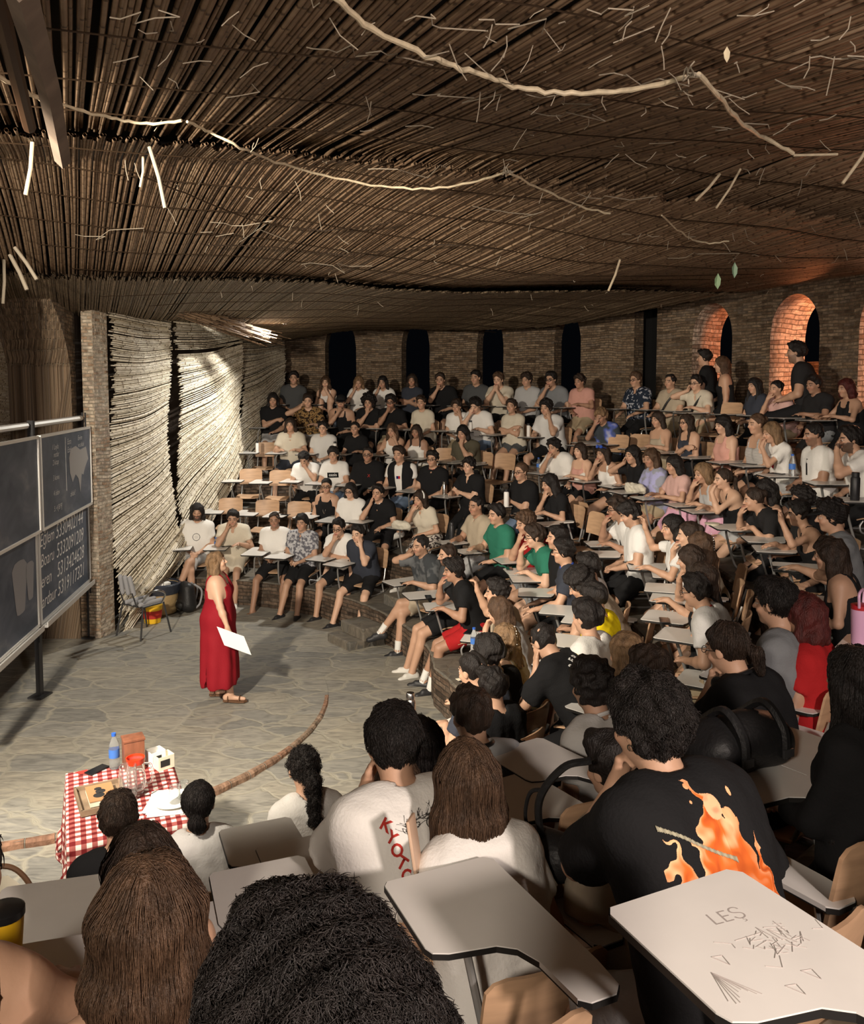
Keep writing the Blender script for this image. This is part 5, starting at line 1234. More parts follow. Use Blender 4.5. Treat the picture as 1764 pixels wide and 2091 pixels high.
 '793 1515 3 3.0|m|KL W|short b|big w sh k|lean=.3 kyoto=1 near=5000|man in white tee with red lettering and line drawing on the back',
 '869 1515 2 3.8|f|LL S|long b|tee w ss k|near=2500|long dark haired woman between the lettered tee and the grey tee',
 '950 1592 3 2.4|f|LM S|long m|tee w ss k|near=9000 hl=1.2|woman with very long straight brown hair holding a phone',
 '660 2062 5 .83|m|LL S|messy b|tee k sh k|vol=.018 near=36000 s=1.03 lean=.45|huge dark curly head nearest to the camera',
 '251 1670 1 4.2|m|LD S|short d|tee k sh k|near=3500|short haired man in black tee behind the checked table',
 '412 1640 1 4.2|f|LL S|bun b|tee w2 ss k|lowbun=1 near=3500|woman with low black bun and white blouse behind the checked table',
 '300 1768 3 2.2|f|LL S|long d|tank k ss k|near=4000|brown haired woman mostly hidden by the long haired one in front',
 '298 1880 4 1.5|f|LL S|long m|tank pk ss k|near=14000 hl=1.3 s=1.02|woman with very long loose brown hair in the lower left foreground',
 '-120 1800 4 1.6|f|LL S|bun b|tank k ss k|near=500|person with bare arm at the lower left edge holding a yellow cup',
 '1480 1320 3 4.1|m|CL S|pony d|big k tr k|glasses=1 headset=1 near=4000 hl=.5|man with low ponytail, glasses and black headphones around his neck',
 '1582 1230 3 4.6|m|LL S|short b|tee mg sh kh|near=3500|black haired man in plain grey tee',
 '1640 1262 3 4.7|f|LL S|bob r|tee rd ss kh||woman with dark red hair and red top behind the grey tee',
 '1735 1420 4 2.9|f|LL S|wavy b|long k tr k|near=6000 hl=1.2|woman with long dark hair and black top beside a small shiny handbag',
]
POS = [
 (-2.847, 17.378, 2.48, 3.135, 1.102, 17.3, 0.08, 6),
 (-2.117, 17.409, 2.48, 3.052, 1.027, 17.19, 0.3, 6),
 (-1.465, 17.235, 2.48, 2.975, 1.027, 17.03, 0.28, 6),
 (-0.933, 17.076, 2.48, 2.911, 1.027, 16.87, 0.28, 6),
 (-0.405, 16.678, 2.48, 2.839, 1.027, 16.63, 0.05, 6),
 (0.279, 16.546, 2.48, 2.757, 1.102, 16.32, 0.3, 6),
 (0.842, 16.044, 2.48, 2.67, 1.102, 15.96, 0.1, 6),
 (1.334, 15.917, 2.48, 2.611, 1.102, 15.71, 0.3, 6),
 (1.75, 15.405, 2.48, 2.535, 1.025, 15.34, 0.08, 6),
 (2.255, 15.168, 2.48, 2.469, 1.102, 14.98, 0.3, 6),
 (2.627, 14.66, 2.48, 2.394, 0.984, 14.57, 0.14, 6),
 (3.348, 13.661, 2.48, 2.242, 1.005, 13.6, 0.1, 6),
 (3.724, 13.126, 2.48, 2.16, 0.958, 13.07, 0.1, 6),
 (4.054, 12.707, 2.473, 2.094, 0.958, 12.62, 0.22, 6),
 (4.489, 11.667, 2.454, 1.953, 0.893, 11.64, 0.08, 6),
 (4.761, 11.38, 2.447, 1.907, 0.893, 11.31, 0.3, 6),
 (4.922, 10.698, 2.436, 1.821, 0.958, 10.67, 0.14, 6),
 (5.058, 10.193, 2.427, 1.756, 0.893, 10.17, 0.14, 6),
 (-3.109, 16.553, 2.06, -3.115, 1.102, 16.47, 0.08, 5),
 (-2.375, 16.547, 2.06, 3.075, 1.102, 16.37, 0.22, 5),
 (-1.741, 16.453, 2.06, 2.993, 1.102, 16.21, 0.3, 5),
 (-1.168, 16.279, 2.06, 2.917, 1.102, 16.04, 0.3, 5),
 (-0.729, 16.107, 2.06, 2.856, 1.102, 15.88, 0.3, 5),
 (-0.143, 15.633, 2.06, 2.763, 1.027, 15.56, 0.08, 5),
 (0.542, 15.4, 2.048, 2.667, 1.002, 15.2, 0.28, 5),
 (0.884, 15.195, 2.038, 2.614, 1.093, 15.0, 0.28, 5),
 (1.415, 14.574, 2.017, 2.508, 1.027, 14.53, 0.05, 5),
 (2.048, 14.209, 1.999, 2.41, 1.102, 14.04, 0.28, 5),
 (2.812, 13.249, 1.967, 2.243, 0.991, 13.11, 0.28, 5),
 (3.33, 12.182, 1.94, 2.08, 0.952, 12.13, 0.14, 5),
 (3.536, 11.547, 1.928, 1.987, 0.938, 11.52, 0.08, 5),
 (3.813, 10.904, 1.914, 1.888, 0.952, 10.88, 0.08, 5),
 (4.016, 10.324, 1.903, 1.801, 1.027, 10.31, 0.08, 5),
 (4.17, 9.932, 1.895, 1.743, 0.971, 9.89, 0.3, 5),
 (4.107, 8.939, 1.876, 1.605, 0.993, 8.94, 0.08, 5),
 (4.335, 8.321, 1.861, 1.518, 1.037, 8.33, 0.28, 5),
 (-2.581, 15.606, 1.64, 3.095, 1.065, 15.48, 0.14, 4),
 (-1.973, 15.398, 1.64, 3.004, 0.985, 15.32, 0.08, 4),
 (-1.339, 15.25, 1.64, 2.908, 0.993, 15.14, 0.14, 4),
 (-0.652, 15.06, 1.64, 2.802, 1.005, 14.86, 0.28, 4),
 (-0.249, 14.713, 1.636, 2.726, 0.961, 14.61, 0.14, 4),
 (0.651, 14.281, 1.599, 2.575, 1.065, 14.08, 0.3, 4),
 (2.057, 12.903, 1.527, 2.274, 1.005, 12.7, 0.4, 4),
 (2.219, 12.337, 1.507, 2.189, 0.91, 12.27, 0.14, 4),
 (2.596, 12.036, 1.491, 2.116, 0.958, 11.92, 0.3, 4),
 (2.92, 11.539, 1.473, 2.025, 1.027, 11.44, 0.3, 4),
 (2.943, 10.999, 1.457, 1.946, 0.986, 10.97, 0.1, 4),
 (3.119, 10.491, 1.44, 1.86, 0.952, 10.46, 0.14, 4),
 (3.39, 9.937, 1.422, 1.765, 0.965, 9.89, 0.3, 4),
 (3.472, 9.512, 1.408, 1.698, 0.947, 9.48, 0.3, 4),
 (3.54, 8.413, 1.378, 1.526, 0.958, 8.43, 0.55, 4),
 (3.452, 8.531, 1.379, 1.544, 0.913, 8.53, 0.08, 4),
 (3.499, 7.789, 1.372, 1.429, 0.929, 7.8, 0.08, 4),
 (3.396, 7.301, 1.368, 1.352, 0.893, 7.35, 0.3, 4),
 (3.236, 6.528, 1.361, 1.231, 1.015, 6.57, 0.14, 4),
 (2.777, 5.468, 1.351, 1.053, 0.893, 5.56, 0.25, 4),
 (-2.151, 14.737, 1.22, 3.018, 0.968, 14.51, 0.28, 3),
 (-1.631, 14.413, 1.22, 2.923, 1.018, 14.32, 0.1, 3),
 (-1.06, 14.13, 1.22, 2.815, 1.053, 14.04, 0.1, 3),
 (-0.458, 13.741, 1.22, 2.69, 1.101, 13.66, 0.1, 3),
 (0.028, 13.274, 1.22, 2.572, 1.051, 13.2, 0.1, 3),
 (0.611, 12.558, 1.22, 2.403, 0.983, 12.47, 0.14, 3),
 (1.288, 11.474, 1.216, 2.156, 1.027, 11.41, 0.14, 3),
 (1.692, 10.862, 1.188, 2.011, 0.986, 10.77, 0.3, 3),
 (2.236, 9.013, 1.115, 1.632, 1.004, 9.0, 0.35, 3),
 (2.109, 8.496, 1.096, 1.53, 0.996, 8.5, 0.08, 3),
 (2.414, 7.934, 1.076, 1.428, 0.97, 7.96, 0.2, 3),
 (2.56, 7.624, 1.066, 1.376, 0.988, 7.67, 0.3, 3),
 (2.351, 7.127, 1.047, 1.28, 0.943, 7.15, 0.08, 3),
 (2.304, 6.794, 1.035, 1.22, 0.93, 6.87, 0.3, 3),
 (2.085, 6.256, 1.014, 1.115, 0.901, 6.29, 0.08, 3),
 (2.044, 5.772, 1.004, 1.036, 0.958, 5.89, 0.3, 3),
 (-1.68, 13.478, 0.8, 2.892, 1.005, 13.41, 0.08, 2),
 (-1.24, 13.062, 0.8, 2.778, 0.958, 12.99, 0.08, 2),
 (-0.75, 12.952, 0.8, 2.673, 1.015, 12.75, 0.28, 2),
 (-0.06, 12.335, 0.8, 2.478, 1.0, 12.16, 0.3, 2),
 (0.671, 11.02, 0.796, 2.147, 1.057, 10.95, 0.14, 2),
 (0.898, 10.426, 0.785, 1.997, 1.041, 10.38, 0.14, 2),
 (1.334, 9.853, 0.772, 1.837, 1.085, 9.79, 0.3, 2),
 (1.378, 9.248, 0.762, 1.698, 1.043, 9.21, 0.35, 2),
 (1.392, 8.893, 0.755, 1.616, 1.036, 8.89, 0.08, 2),
 (1.377, 8.212, 0.755, 1.457, 1.006, 8.22, 0.1, 2),
 (1.47, 7.445, 0.765, 1.291, 1.007, 7.47, 0.08, 2),
 (1.612, 7.105, 0.768, 1.231, 1.009, 7.23, 0.5, 2),
 (1.312, 6.376, 0.778, 1.067, 0.958, 6.41, 0.08, 2),
 (1.125, 5.755, 0.794, 0.939, 0.958, 5.8, 0.08, 2),
 (-3.696, 13.169, 0.38, -2.965, 1.084, 13.09, 0.08, 1),
 (-3.092, 13.163, 0.38, -3.098, 1.031, 12.94, 0.28, 1),
 (-2.352, 12.711, 0.38, 3.006, 0.993, 12.63, 0.08, 1),
 (-1.922, 12.461, 0.38, 2.887, 0.986, 12.38, 0.08, 1),
 (-1.243, 12.232, 0.38, 2.703, 1.039, 12.01, 0.3, 1),
 (-0.922, 11.827, 0.38, 2.578, 0.991, 11.62, 0.3, 1),
 (0.008, 10.527, 0.382, 2.132, 1.068, 10.43, 0.22, 1),
 (0.257, 9.724, 0.39, 1.884, 1.067, 9.7, 0.08, 1),
 (0.463, 9.121, 0.395, 1.695, 1.036, 9.09, 0.3, 1),
 (0.768, 7.78, 0.408, 1.325, 1.074, 7.82, 0.2, 1),
 (0.822, 7.393, 0.411, 1.233, 1.0, 7.47, 0.3, 1),
 (0.643, 6.53, 0.42, 1.021, 0.954, 6.57, 0.08, 1),
 (0.538, 6.049, 0.412, 0.914, 1.021, 6.12, 0.14, 1),
 (0.444, 5.623, 0.406, 0.827, 1.043, 5.79, 0.3, 1),
 (0.452, 5.382, 0.402, 0.791, 1.006, 5.44, 0.08, 1),
 (1.079, 5.407, 0.804, 0.879, 0.995, 5.77, 0.75, 2),
 (0.25, 3.764, 0.829, 0.568, 1.019, 3.87, 0.14, 2),
 (0.896, 4.085, 0.824, 0.688, 1.059, 4.21, 0.2, 2),
 (1.184, 4.829, 0.816, 0.812, 0.981, 4.88, 0.08, 2),
 (1.233, 4.398, 0.821, 0.765, 1.038, 4.45, 0.08, 2),
 (0.752, 2.078, 1.462, 0.504, 1.04, 2.37, 0.42, 4),
 (0.766, 2.633, 1.143, 0.544, 0.958, 2.92, 0.42, 3),
 (-0.658, 4.354, 0.357, 0.476, 0.948, 4.42, 0.08, 1),
 (-0.254, 3.295, 0.782, 0.455, 0.931, 3.48, 0.28, 2),
 (-0.05, 2.682, 1.127, 0.442, 1.046, 2.9, 0.3, 3),
 (0.008, 3.629, 0.814, 0.521, 0.955, 3.69, 0.08, 2),
 (0.206, 2.428, 1.129, 0.46, 1.027, 2.63, 0.3, 3),
 (0.005, 0.5, 1.801, 0.34, 0.988, 0.83, 0.45, 5),
 (-1.496, 3.938, 0.27, 0.287, 0.964, 4.06, 0.14, 1),
 (-1.147, 4.112, 0.307, 0.365, 0.918, 4.18, 0.08, 1),
 (-0.761, 2.174, 1.103, 0.317, 0.928, 2.24, 0.08, 3),
 (-0.503, 1.423, 1.421, 0.318, 0.95, 1.5, 0.08, 4),
 (-0.944, 1.527, 1.42, 0.266, 0.976, 1.6, 0.08, 4),
 (1.587, 3.863, 1.127, 0.748, 1.029, 4.04, 0.3, 3),
 (2.001, 4.671, 1.08, 0.883, 1.102, 4.72, 0.08, 3),
 (2.13, 4.607, 1.079, 0.888, 1.011, 4.65, 0.08, 3),
 (1.422, 2.672, 1.47, 0.622, 0.893, 2.73, 0.08, 4),
]
# ---------------------------------------------------------------- blackboards
prop_mats()
BX = lambda Y: -4.16-.149*(Y-8.85)
bang = math.atan2(1, -.149)              # direction of the board plane
def bpt(Y, z, off=0): return V3(BX(Y)+off, Y, z)
def board(Y0, Y1, z0, z1, off, label, trim=.03, top=True):
    r = empty('blackboard', (0, 0, 0), 0, label, 'blackboard', 'sliding blackboards')
    L_ = math.hypot(Y1-Y0, BX(Y1)-BX(Y0)); c = (bpt(Y0, 0)+bpt(Y1, 0))/2; rz = math.atan2(Y1-Y0, BX(Y1)-BX(Y0))
    r.location = (c[0]+off, c[1], (z0+z1)/2); r.rotation_euler = (0, 0, rz)
    MB().box((0, 0, 0), (L_, .02, z1-z0)).build('slate', MAT['slate'], r)
    m = MB()
    for sg in (-1, 1): m.box((0, -.005, sg*((z1-z0)/2)), (L_+.02, .04, trim)); m.box((sg*L_/2, -.005, 0), (trim*.8, .04, z1-z0))
    m.build('trim', MAT['alu'], r); return r, L_, z1-z0
Ys = (6.55, 8.78, 10.92)
posts = []
for Y, z1, lb in ((8.85, 2.95, 'middle iron post of the blackboard stand'), (11.0, 2.97, 'right iron post of the blackboard stand next to the pillar')):
    m = MB(); p = bpt(Y, 0, -.03); m.box((p[0], p[1], z1/2), (.05, .06, z1), rz=-.149); m.box((p[0]+.03, p[1]-.035, z1/2+.3), (.02, .02, z1-.6), rz=-.149); m.box((p[0], p[1], .01), (.16, .2, .02), rz=-.149)
    tag(m.build('board_post', MAT['frame_dark']), lb, 'post')
for i, side in ((0, 'left'), (1, 'right')):
    Y0, Y1 = Ys[i]+.06, Ys[i+1]-.03
    p0, p1 = bpt(Y0, 2.90, -.05), bpt(Y1, 2.90, -.05); tag(MB().tube([p0, p1], .035, 8).build('top_rail', MAT['alu']), 'pale rail along the top of the %s boards' % side, 'rail')
    up_, L_, hh_ = board(Y0, Y1, 1.80, 2.78, .05, 'upper %s sliding blackboard %s' % (side, 'smeared with wiped chalk' if i == 0 else 'with small chalk notes and a pale smudge'))
    lo_, L2, h2 = board(Y0, Y1, .80, 1.84, .0, 'lower %s blackboard %s' % (side, 'with two chalk smudges' if i == 0 else 'with four handwritten names and numbers'))
    m = MB(); p0, p1 = bpt(Y0, .76, .03), bpt(Y1, .76, .03); c = (p0+p1)/2; m.box(c, (.09, Y1-Y0, .03), rz=.149); m.box(c+V3(.045, 0, .02), (.01, Y1-Y0, .05), rz=.149)
    tag(m.build('chalk_tray', MAT['alu']), 'chalk tray under the lower %s blackboard' % side, 'tray')
    # front side of the boards faces +x ; local frame: x along the board, -y towards the audience
    def chalk(par, txt, size, x, z, rot_=.0, th=.0):
        cu = bpy.data.curves.new('chalk', 'FONT'); cu.body = txt; cu.size = size; cu.shear = .25; cu.offset = -.001; cu.resolution_u = 3
        ob = bpy.data.objects.new('chalk', cu); COL.objects.link(ob); dg = bpy.context.evaluated_depsgraph_get(); me = bpy.data.meshes.new_from_object(ob.evaluated_get(dg)); bpy.data.objects.remove(ob)
        me.materials.clear(); me.materials.append(MAT['chalk']); o = link('chalk_writing', me, par); o.location = (x, -.0125, z); o.rotation_euler = (math.pi/2, -rot_, 0); return o
    if i == 1:
        for j, (nm_, num) in enumerate((('Eğlem', '5330402144'), ('Boaru', '5332091209'), ('eren', '5313424628'), ('ardaur', '5319117321'))):
            chalk(lo_, nm_, .20, -1.0, .28-.22*j, .0); chalk(lo_, num, .235, -.42, .27-.22*j, .0)
        for j, t in enumerate(('1 Leyla\n  notlar', '2 kitap', '3 konu', '4 ödev', '5: 4·[8/9]')): chalk(up_, t, .085, -.62, .32-.17*j)
        chalk(up_, 'Ezra\nEzel', .095, -.02, .34); chalk(up_, 'Evrim\nve ahlak', .085, .45, .36); chalk(up_, 'ahlak?', .09, .05, -.28)
        m = MB(); m.box((-.10, -.013, .12), (.006, .002, .62)); m.build('chalk_line', MAT['chalk'], up_)
        bl = [(.12, .16), (.2, .26), (.42, .28), (.62, .22), (.9, .24), (1.0, .08), (.82, -.02), (.74, -.10), (.66, -.08), (.58, -.30), (.5, -.12), (.38, -.06), (.24, -.14), (.14, -.02)]
        m = MB(); m.add([(x-.08, -.0128, z+.02) for x, z in bl]+[(.45, -.0128, .1)], [((k+1) % len(bl), k, len(bl)) for k in range(len(bl))]); m.build('chalk_smudge', nmat('chalk_dust', (.42, .40, .38), rough=1), up_)
    else:
        for cx_, w_ in ((.55, .20), (.86, .12)):
            n_ = 14; m = MB(); m.add([(cx_+w_*math.cos(t)*(1+.25*math.sin(t*3)), -.0128, .10+w_*1.1*math.sin(t)*(1+.2*math.cos(t*2)) - (.18 if math.sin(t) < -.3 else 0)) for t in np.linspace(0, 2*math.pi, n_, endpoint=False)]+[(cx_, -.0128, .1)], [(k, (k+1) % n_, n_) for k in range(n_)]); m.build('chalk_smudge', nmat('chalk_dust', (.30, .30, .31), rough=1), lo_)
# ---------------------------------------------------------------- things at the foot of the screens
r = empty('office_chair', (-3.86, 11.15, 0), -.55, 'grey upholstered stacking chair with armrest standing by the pillar', 'chair')
g = Field(V3(-.3, -.3, .35), V3(.3, .3, .95), .012); 
for x0 in (-.14, 0, .14): g.cap((x0, -.16, .445), (x0, .18, .445), .032, k=.05)
V_, Q_ = g.mesh(); link('seat', make_mesh('seat', V_, Q_, MAT['greycloth']), r)
g = Field(V3(-.3, -.4, .45), V3(.3, .0, 1.0), .012)
for x0 in (-.11, 0, .11): g.cap((x0, -.235, .60), (x0*.85, -.28, .82), .030, k=.06)
V_, Q_ = g.mesh(); link('backrest', make_mesh('backrest', V_, Q_, MAT['greycloth']), r)
for sx in (-1, 1):
    for sy in (-1, 1): MB().tube([(sx*.20, sy*.17, .42), (sx*.24, sy*.25, .0)], .012, 8).build('leg', MAT['frame_dark'], r)
m = MB().tube([(-.2, .17, .42), (.2, .17, .42), (.2, -.17, .42), (-.2, -.17, .42)], .012, 8, closed=True); m.tube([(-.12, -.2, .42), (-.12, -.27, .62)], .01, 6).tube([(.12, -.2, .42), (.12, -.27, .62)], .01, 6); m.build('frame', MAT['frame_dark'], r)
MB().tube(spline([(.22, .12, .42), (.27, .14, .55), (.27, .02, .62), (.26, -.12, .60), (.22, -.2, .5)], 5), .012, 8).build('armrest', MAT['chrome'], r)
r = empty('waste_basket', (-3.98, 12.25, 0), 0, 'round wicker waste basket lined with a dark bag', 'basket')
MB().lathe([(.21, 0), (.23, .02), (.27, .42), (.26, .42), (.22, .04)], n=28).build('body', MAT['wicker'], r); MB().lathe([(.275, .30), (.285, .36), (.29, .43), (.27, .45), (.25, .38), (.2, .2), (.0, .15)], n=28, cap=False).build('liner', MAT['binbag'], r)
m = MB(); rs = np.random.RandomState(1)
for i in range(6): m.box((rs.uniform(-.1, .1), rs.uniform(-.1, .1), .33+.03*i/3), (.1, .07, .05), rz=rs.uniform(0, 3), rx=rs.uniform(-.6, .6), bev=.01)
tag(m.build('crumpled_paper', MAT['paper'], None, loc=(-3.98, 12.25, .02)), 'crumpled white paper inside the wicker basket', 'paper')
r = empty('bucket', (-3.93, 11.72, 0), 0, 'yellow plastic bucket behind the grey chair', 'bucket'); MB().lathe([(.11, 0), (.135, .24), (.14, .24), (.14, .25)], n=22).build('body', MAT['yellow'], r); MB().lathe([(.123, .07), (.133, .18)], n=22, cap=False).build('paper_band', MAT['print_red'], r); surf = None
def backpack(loc, rz, label, s=1.0):
    r = empty('backpack', loc, rz, label, 'backpack'); g = Field(V3(-.3, -.2, -.02)*s, V3(.3, .25, .55)*s, .014)
    g.cap(V3(-.08, 0, .12)*s, V3(-.06, 0, .34)*s, .12*s, .10*s, k=.06); g.cap(V3(.08, 0, .12)*s, V3(.06, 0, .34)*s, .12*s, .10*s, k=.06); g.cap(V3(-.06, .09, .12)*s, V3(.06, .09, .12)*s, .08*s, k=.03); g.F = np.maximum(g.F, (.01-g.ax[2])[None, None, :].astype(np.float32))
    V_, Q_ = g.mesh(); link('body', make_mesh('body', V_, Q_, MAT['bagblack']), r)
    for sg in (-1, 1): MB().tube(spline([V3(sg*.06, -.10, .40)*s, V3(sg*.09, -.2, .30)*s, V3(sg*.1, -.17, .12)*s, V3(sg*.12, -.1, .06)*s], 5), .014*s, 6).build('strap', MAT['greycloth'], r)
    MB().tube([V3(-.1, .18, .2)*s, V3(.1, .18, .2)*s], .006*s, 6).build('zip', MAT['silver'], r); return r
backpack((-3.62, 12.3, 0), 2.2, 'black backpack with grey straps on the floor beside the basket')
# ---------------------------------------------------------------- checked table
TX, TY, TZ = -1.93, 5.15, .74; trz = .41
r = empty('side_table', (TX, TY, -.05), trz, 'small square wooden table hidden under the checked cloth', 'table')
MB().box((0, 0, TZ+.035), (.62, .93, .03)).build('tabletop', MAT['wood_grey'], r)
for sx in (-1, 1):
    for sy in (-1, 1): MB().box((sx*.27, sy*.42, TZ/2+.01), (.05, .05, TZ+.02)).build('leg', MAT['wood_grey'], r)
n = 60; vs = []; uv = []; hw, hd, dr = .325, .48, .50
for i in range(n+1):
    for j in range(n+1):
        a = (i/n-.5)*2*(hw+dr); b = (j/n-.5)*2*(hd+dr); x = max(-hw, min(hw, a)); y = max(-hd, min(hd, b)); ex = abs(a)-hw; ey = abs(b)-hd; ex = max(ex, 0); ey = max(ey, 0)
        drop = max(ex, ey) if min(ex, ey) == 0 else math.hypot(ex, ey)*.92
        fl = .035*math.sin((a if ex < ey else b)*17)*min(1, drop*3)
        if ex > 0: x += math.copysign(.012+fl*(ex >= ey)+.12*ey*(ex >= ey), a)
        if ey > 0: y += math.copysign(.012+fl*(ey > ex)+.12*ex*(ey > ex), b)
        vs.append((x, y, TZ+.056-drop)); uv.append((a/.058, b/.058))
fs = [(i*(n+1)+j, (i+1)*(n+1)+j, (i+1)*(n+1)+j+1, i*(n+1)+j+1) for i in range(n) for j in range(n)]
o = link('tablecloth', make_mesh('tablecloth', vs, fs, MAT['gingham'], uvs=uv), None, (TX, TY, -.05), trz); sm = o.modifiers.new('t', 'SOLIDIFY'); sm.thickness = .003; tag(o, 'red and white gingham tablecloth draped over the small table', 'tablecloth')
TT = TZ+.008
def tp(x, y): return (TX+x*math.cos(trz)-y*math.sin(trz), TY+x*math.sin(trz)+y*math.cos(trz), TT)
_T = {}
def tpx(px, py_):
    u = (px-882)/FPX; v = (915-py_)/FPX; y = math.cos(PITCH)+v*math.sin(PITCH); z = v*math.cos(PITCH)-math.sin(PITCH); t = (TT-H0)/z; return (u*t, y*t, TT)
bottle(tpx(234, 1568), 'clear water bottle with blue cap on the checked table', 'pet', .24, .034)
r = empty('wooden_box', tpx(273, 1568), trz+.1, 'tall reddish wooden box with lid on the checked table', 'box'); MB().box((0, 0, .10), (.13, .11, .20), bev=.006).build('body', MAT['wood_box'], r); MB().box((0, 0, .208), (.14, .12, .016), bev=.004).build('lid', MAT['wood_box'], r)
for i, (x, y, w, h, mt, lb) in enumerate(((318, 1560, .10, .10, 'paper', 'white card box at the far corner of the checked table'), (334, 1566, .11, .09, 'card', 'cream card box leaning on the white one'))):
    r = empty('card_box', tpx(x, y), trz+.35, lb, 'box'); m = MB(); t_ = .004
    for sg in (-1, 1): m.box((sg*w/2, 0, h/2), (t_, .09, h)); m.box((0, sg*.045, h/2), (w, t_, h))
    m.box((0, 0, t_), (w, .09, t_)); m.build('body', MAT[mt], r); MB().box((-.01, -.048, h*.5), (w*.6, .001, h*.5)).build('printed_panel', MAT['print_black'], r)
phone(tpx(198, 1573), trz-.9, 'black phone at the far left of the checked table')
m = MB().add([(-.05, 0, 0), (.02, .03, .006), (.05, -.02, .002), (0, -.04, .006)], [(0, 1, 2, 3)]); tag(m.build('wrapper', MAT['print_red'], None, loc=tpx(168, 1577)), 'small orange wrapper near the black phone', 'wrapper')
r = empty('wooden_tray', tpx(206, 1634), trz+.1, 'worn wooden tray under the book on the checked table', 'tray'); MB().box((0, 0, .008), (.26, .34, .012)).build('base', MAT['wood_grey'], r); m = MB()
for sg in (-1, 1): m.box((sg*.13, 0, .022), (.014, .34, .035)); m.box((0, sg*.17, .022), (.27, .014, .035))
m.build('rim', MAT['wood_grey'], r)
x, y, z = tpx(206, 1634); r = empty('book', (x, y, z+.016), trz+.1, 'brown book with two dark figures on its cover in the tray', 'book'); MB().box((0, 0, .018), (.15, .22, .03)).build('pages', MAT['card'], r); MB().box((0, 0, .036), (.155, .225, .005)).build('cover', nmat('tan_cover', (.42, .22, .10), rough=.6), r)
m = MB()
for ex, ey, er in ((-.01, .05, .022), (.0, .01, .03), (-.015, -.04, .034)): m.lathe([(er, .0388), (er*.9, .0392)], (ex, ey, 0), 14)
m.build('cover_print', MAT['print_black'], r)
for x_, y_, lid, lb in ((278, 1618, 1, 'glass jug with red plastic lid on the checked table'), (262, 1632, 0, 'clear glass pitcher without lid beside the book')):
    r = empty('glass_jug', tpx(x_, y_), 0, lb, 'jug'); MB().lathe([(.05, 0), (.055, .005), (.055, .15), (.048, .20), (.052, .215), (.049, .215), (.045, .2), (.051, .15), (.051, .01), (.0, .008)], n=24, cap=False).build('body', MAT['glass'], r)
    MB().tube(spline([(.052, 0, .19), (.10, 0, .18), (.10, 0, .08), (.054, 0, .05)], 5), .007, 8).build('handle', MAT['glass'], r)
    if lid: MB().lathe([(.0, .20), (.046, .20), (.052, .228), (.058, .228), (.05, .19)], n=24, cap=False).build('lid', nmat('red_lid', (.65, .04, .01), rough=.35), r)
m = MB(); rs = np.random.RandomState(2)
for i in range(5): m.box((rs.uniform(-.03, .03), rs.uniform(-.03, .03), .002+.001*i), (.21, .29, .0008), rz=.2+rs.uniform(-.25, .25))
tag(m.build('paper_sheets', MAT['paper'], None, loc=tpx(345, 1638)), 'loose sheets of white paper on the checked table', 'paper')
r = empty('plate', (*tpx(352, 1642)[:2], TT+.008), 0, 'white plate under the upturned glasses on the checked table', 'plate'); MB().lathe([(.0, 0), (.06, 0), (.11, .014), (.112, .016), (.06, .004), (0, .004)], n=32, cap=False).build('dish', MAT['paper'], r)
for x_, y_, lb in ((357, 1642, 'upturned drinking glass on the left of the white plate'), (376, 1634, 'upturned drinking glass on the right of the white plate')):
    o = MB().lathe([(.036, 0), (.030, .10), (0, .10), (0, .095), (.028, .095), (.034, .0)], n=20, cap=False).build('drinking_glass', MAT['glass'], None, loc=(*tpx(x_, y_)[:2], TT+.018)); tag(o, lb, 'glass', 'upturned glasses')
# bentwood chair and cushions, lower left
r = empty('bentwood_chair', (-2.25, 4.15, -.1), .4, 'bentwood chair with cane back at the lower left edge', 'chair')
MB().tube(spline([(-.19, 0, .45), (-.2, 0, .75), (-.12, .0, .92), (0, 0, .96), (.12, 0, .92), (.2, 0, .75), (.19, 0, .45)], 6), .014, 8).build('back_frame', MAT['leather_brown'], r); MB().lathe([(.0, .445), (.20, .445), (.21, .455), (.2, .465), (0, .465)], (0, .2, 0), 24).build('seat', MAT['wicker'], r)
o = MB().add([(-.17, 0, .55), (.17, 0, .55), (.17, 0, .8), (.08, 0, .9), (-.08, 0, .9), (-.17, 0, .8)], [(0, 1, 2, 3, 4, 5)]).build('cane_back', MAT['card'], r)
for sx in (-1, 1):
    for sy in (0, .38): MB().tube([(sx*.17, sy, .45), (sx*.2, sy*1.1-.02, 0)], .013, 8).build('leg', MAT['leather_brown'], r)
def blob(name, label, cat, loc, parts, mat, h=.012, k=.04, rz=0, nz=0, floor=None):
    g = Field(V3(-.45, -.45, -.1), V3(.45, .45, .5), h)
    for p in parts: g.cap(p[0], p[1], p[2], p[3] if len(p) > 3 else None, k=k)
    if floor is not None: g.F = np.maximum(g.F, (floor-g.ax[2])[None, None, :].astype(np.float32))
    if nz: g.warp(wob(np.random.RandomState(4), 28, nz)); g.warp(wob(np.random.RandomState(5), 60, nz*.4))
    V_, Q_ = g.mesh(); o = link(name, make_mesh(name, V_, Q_, mat), None, loc, rz)
    return tag(o, label, cat)
blob('seat_cushion', 'off white cushion on the floor below the checked table', 'cushion', (-1.72, 4.25, -.08), [((-.18, -.1, .09), (.18, -.1, .09), .07), ((-.18, .1, .09), (.18, .1, .09), .07)], MAT['bagcloth'], k=.1, rz=.5)
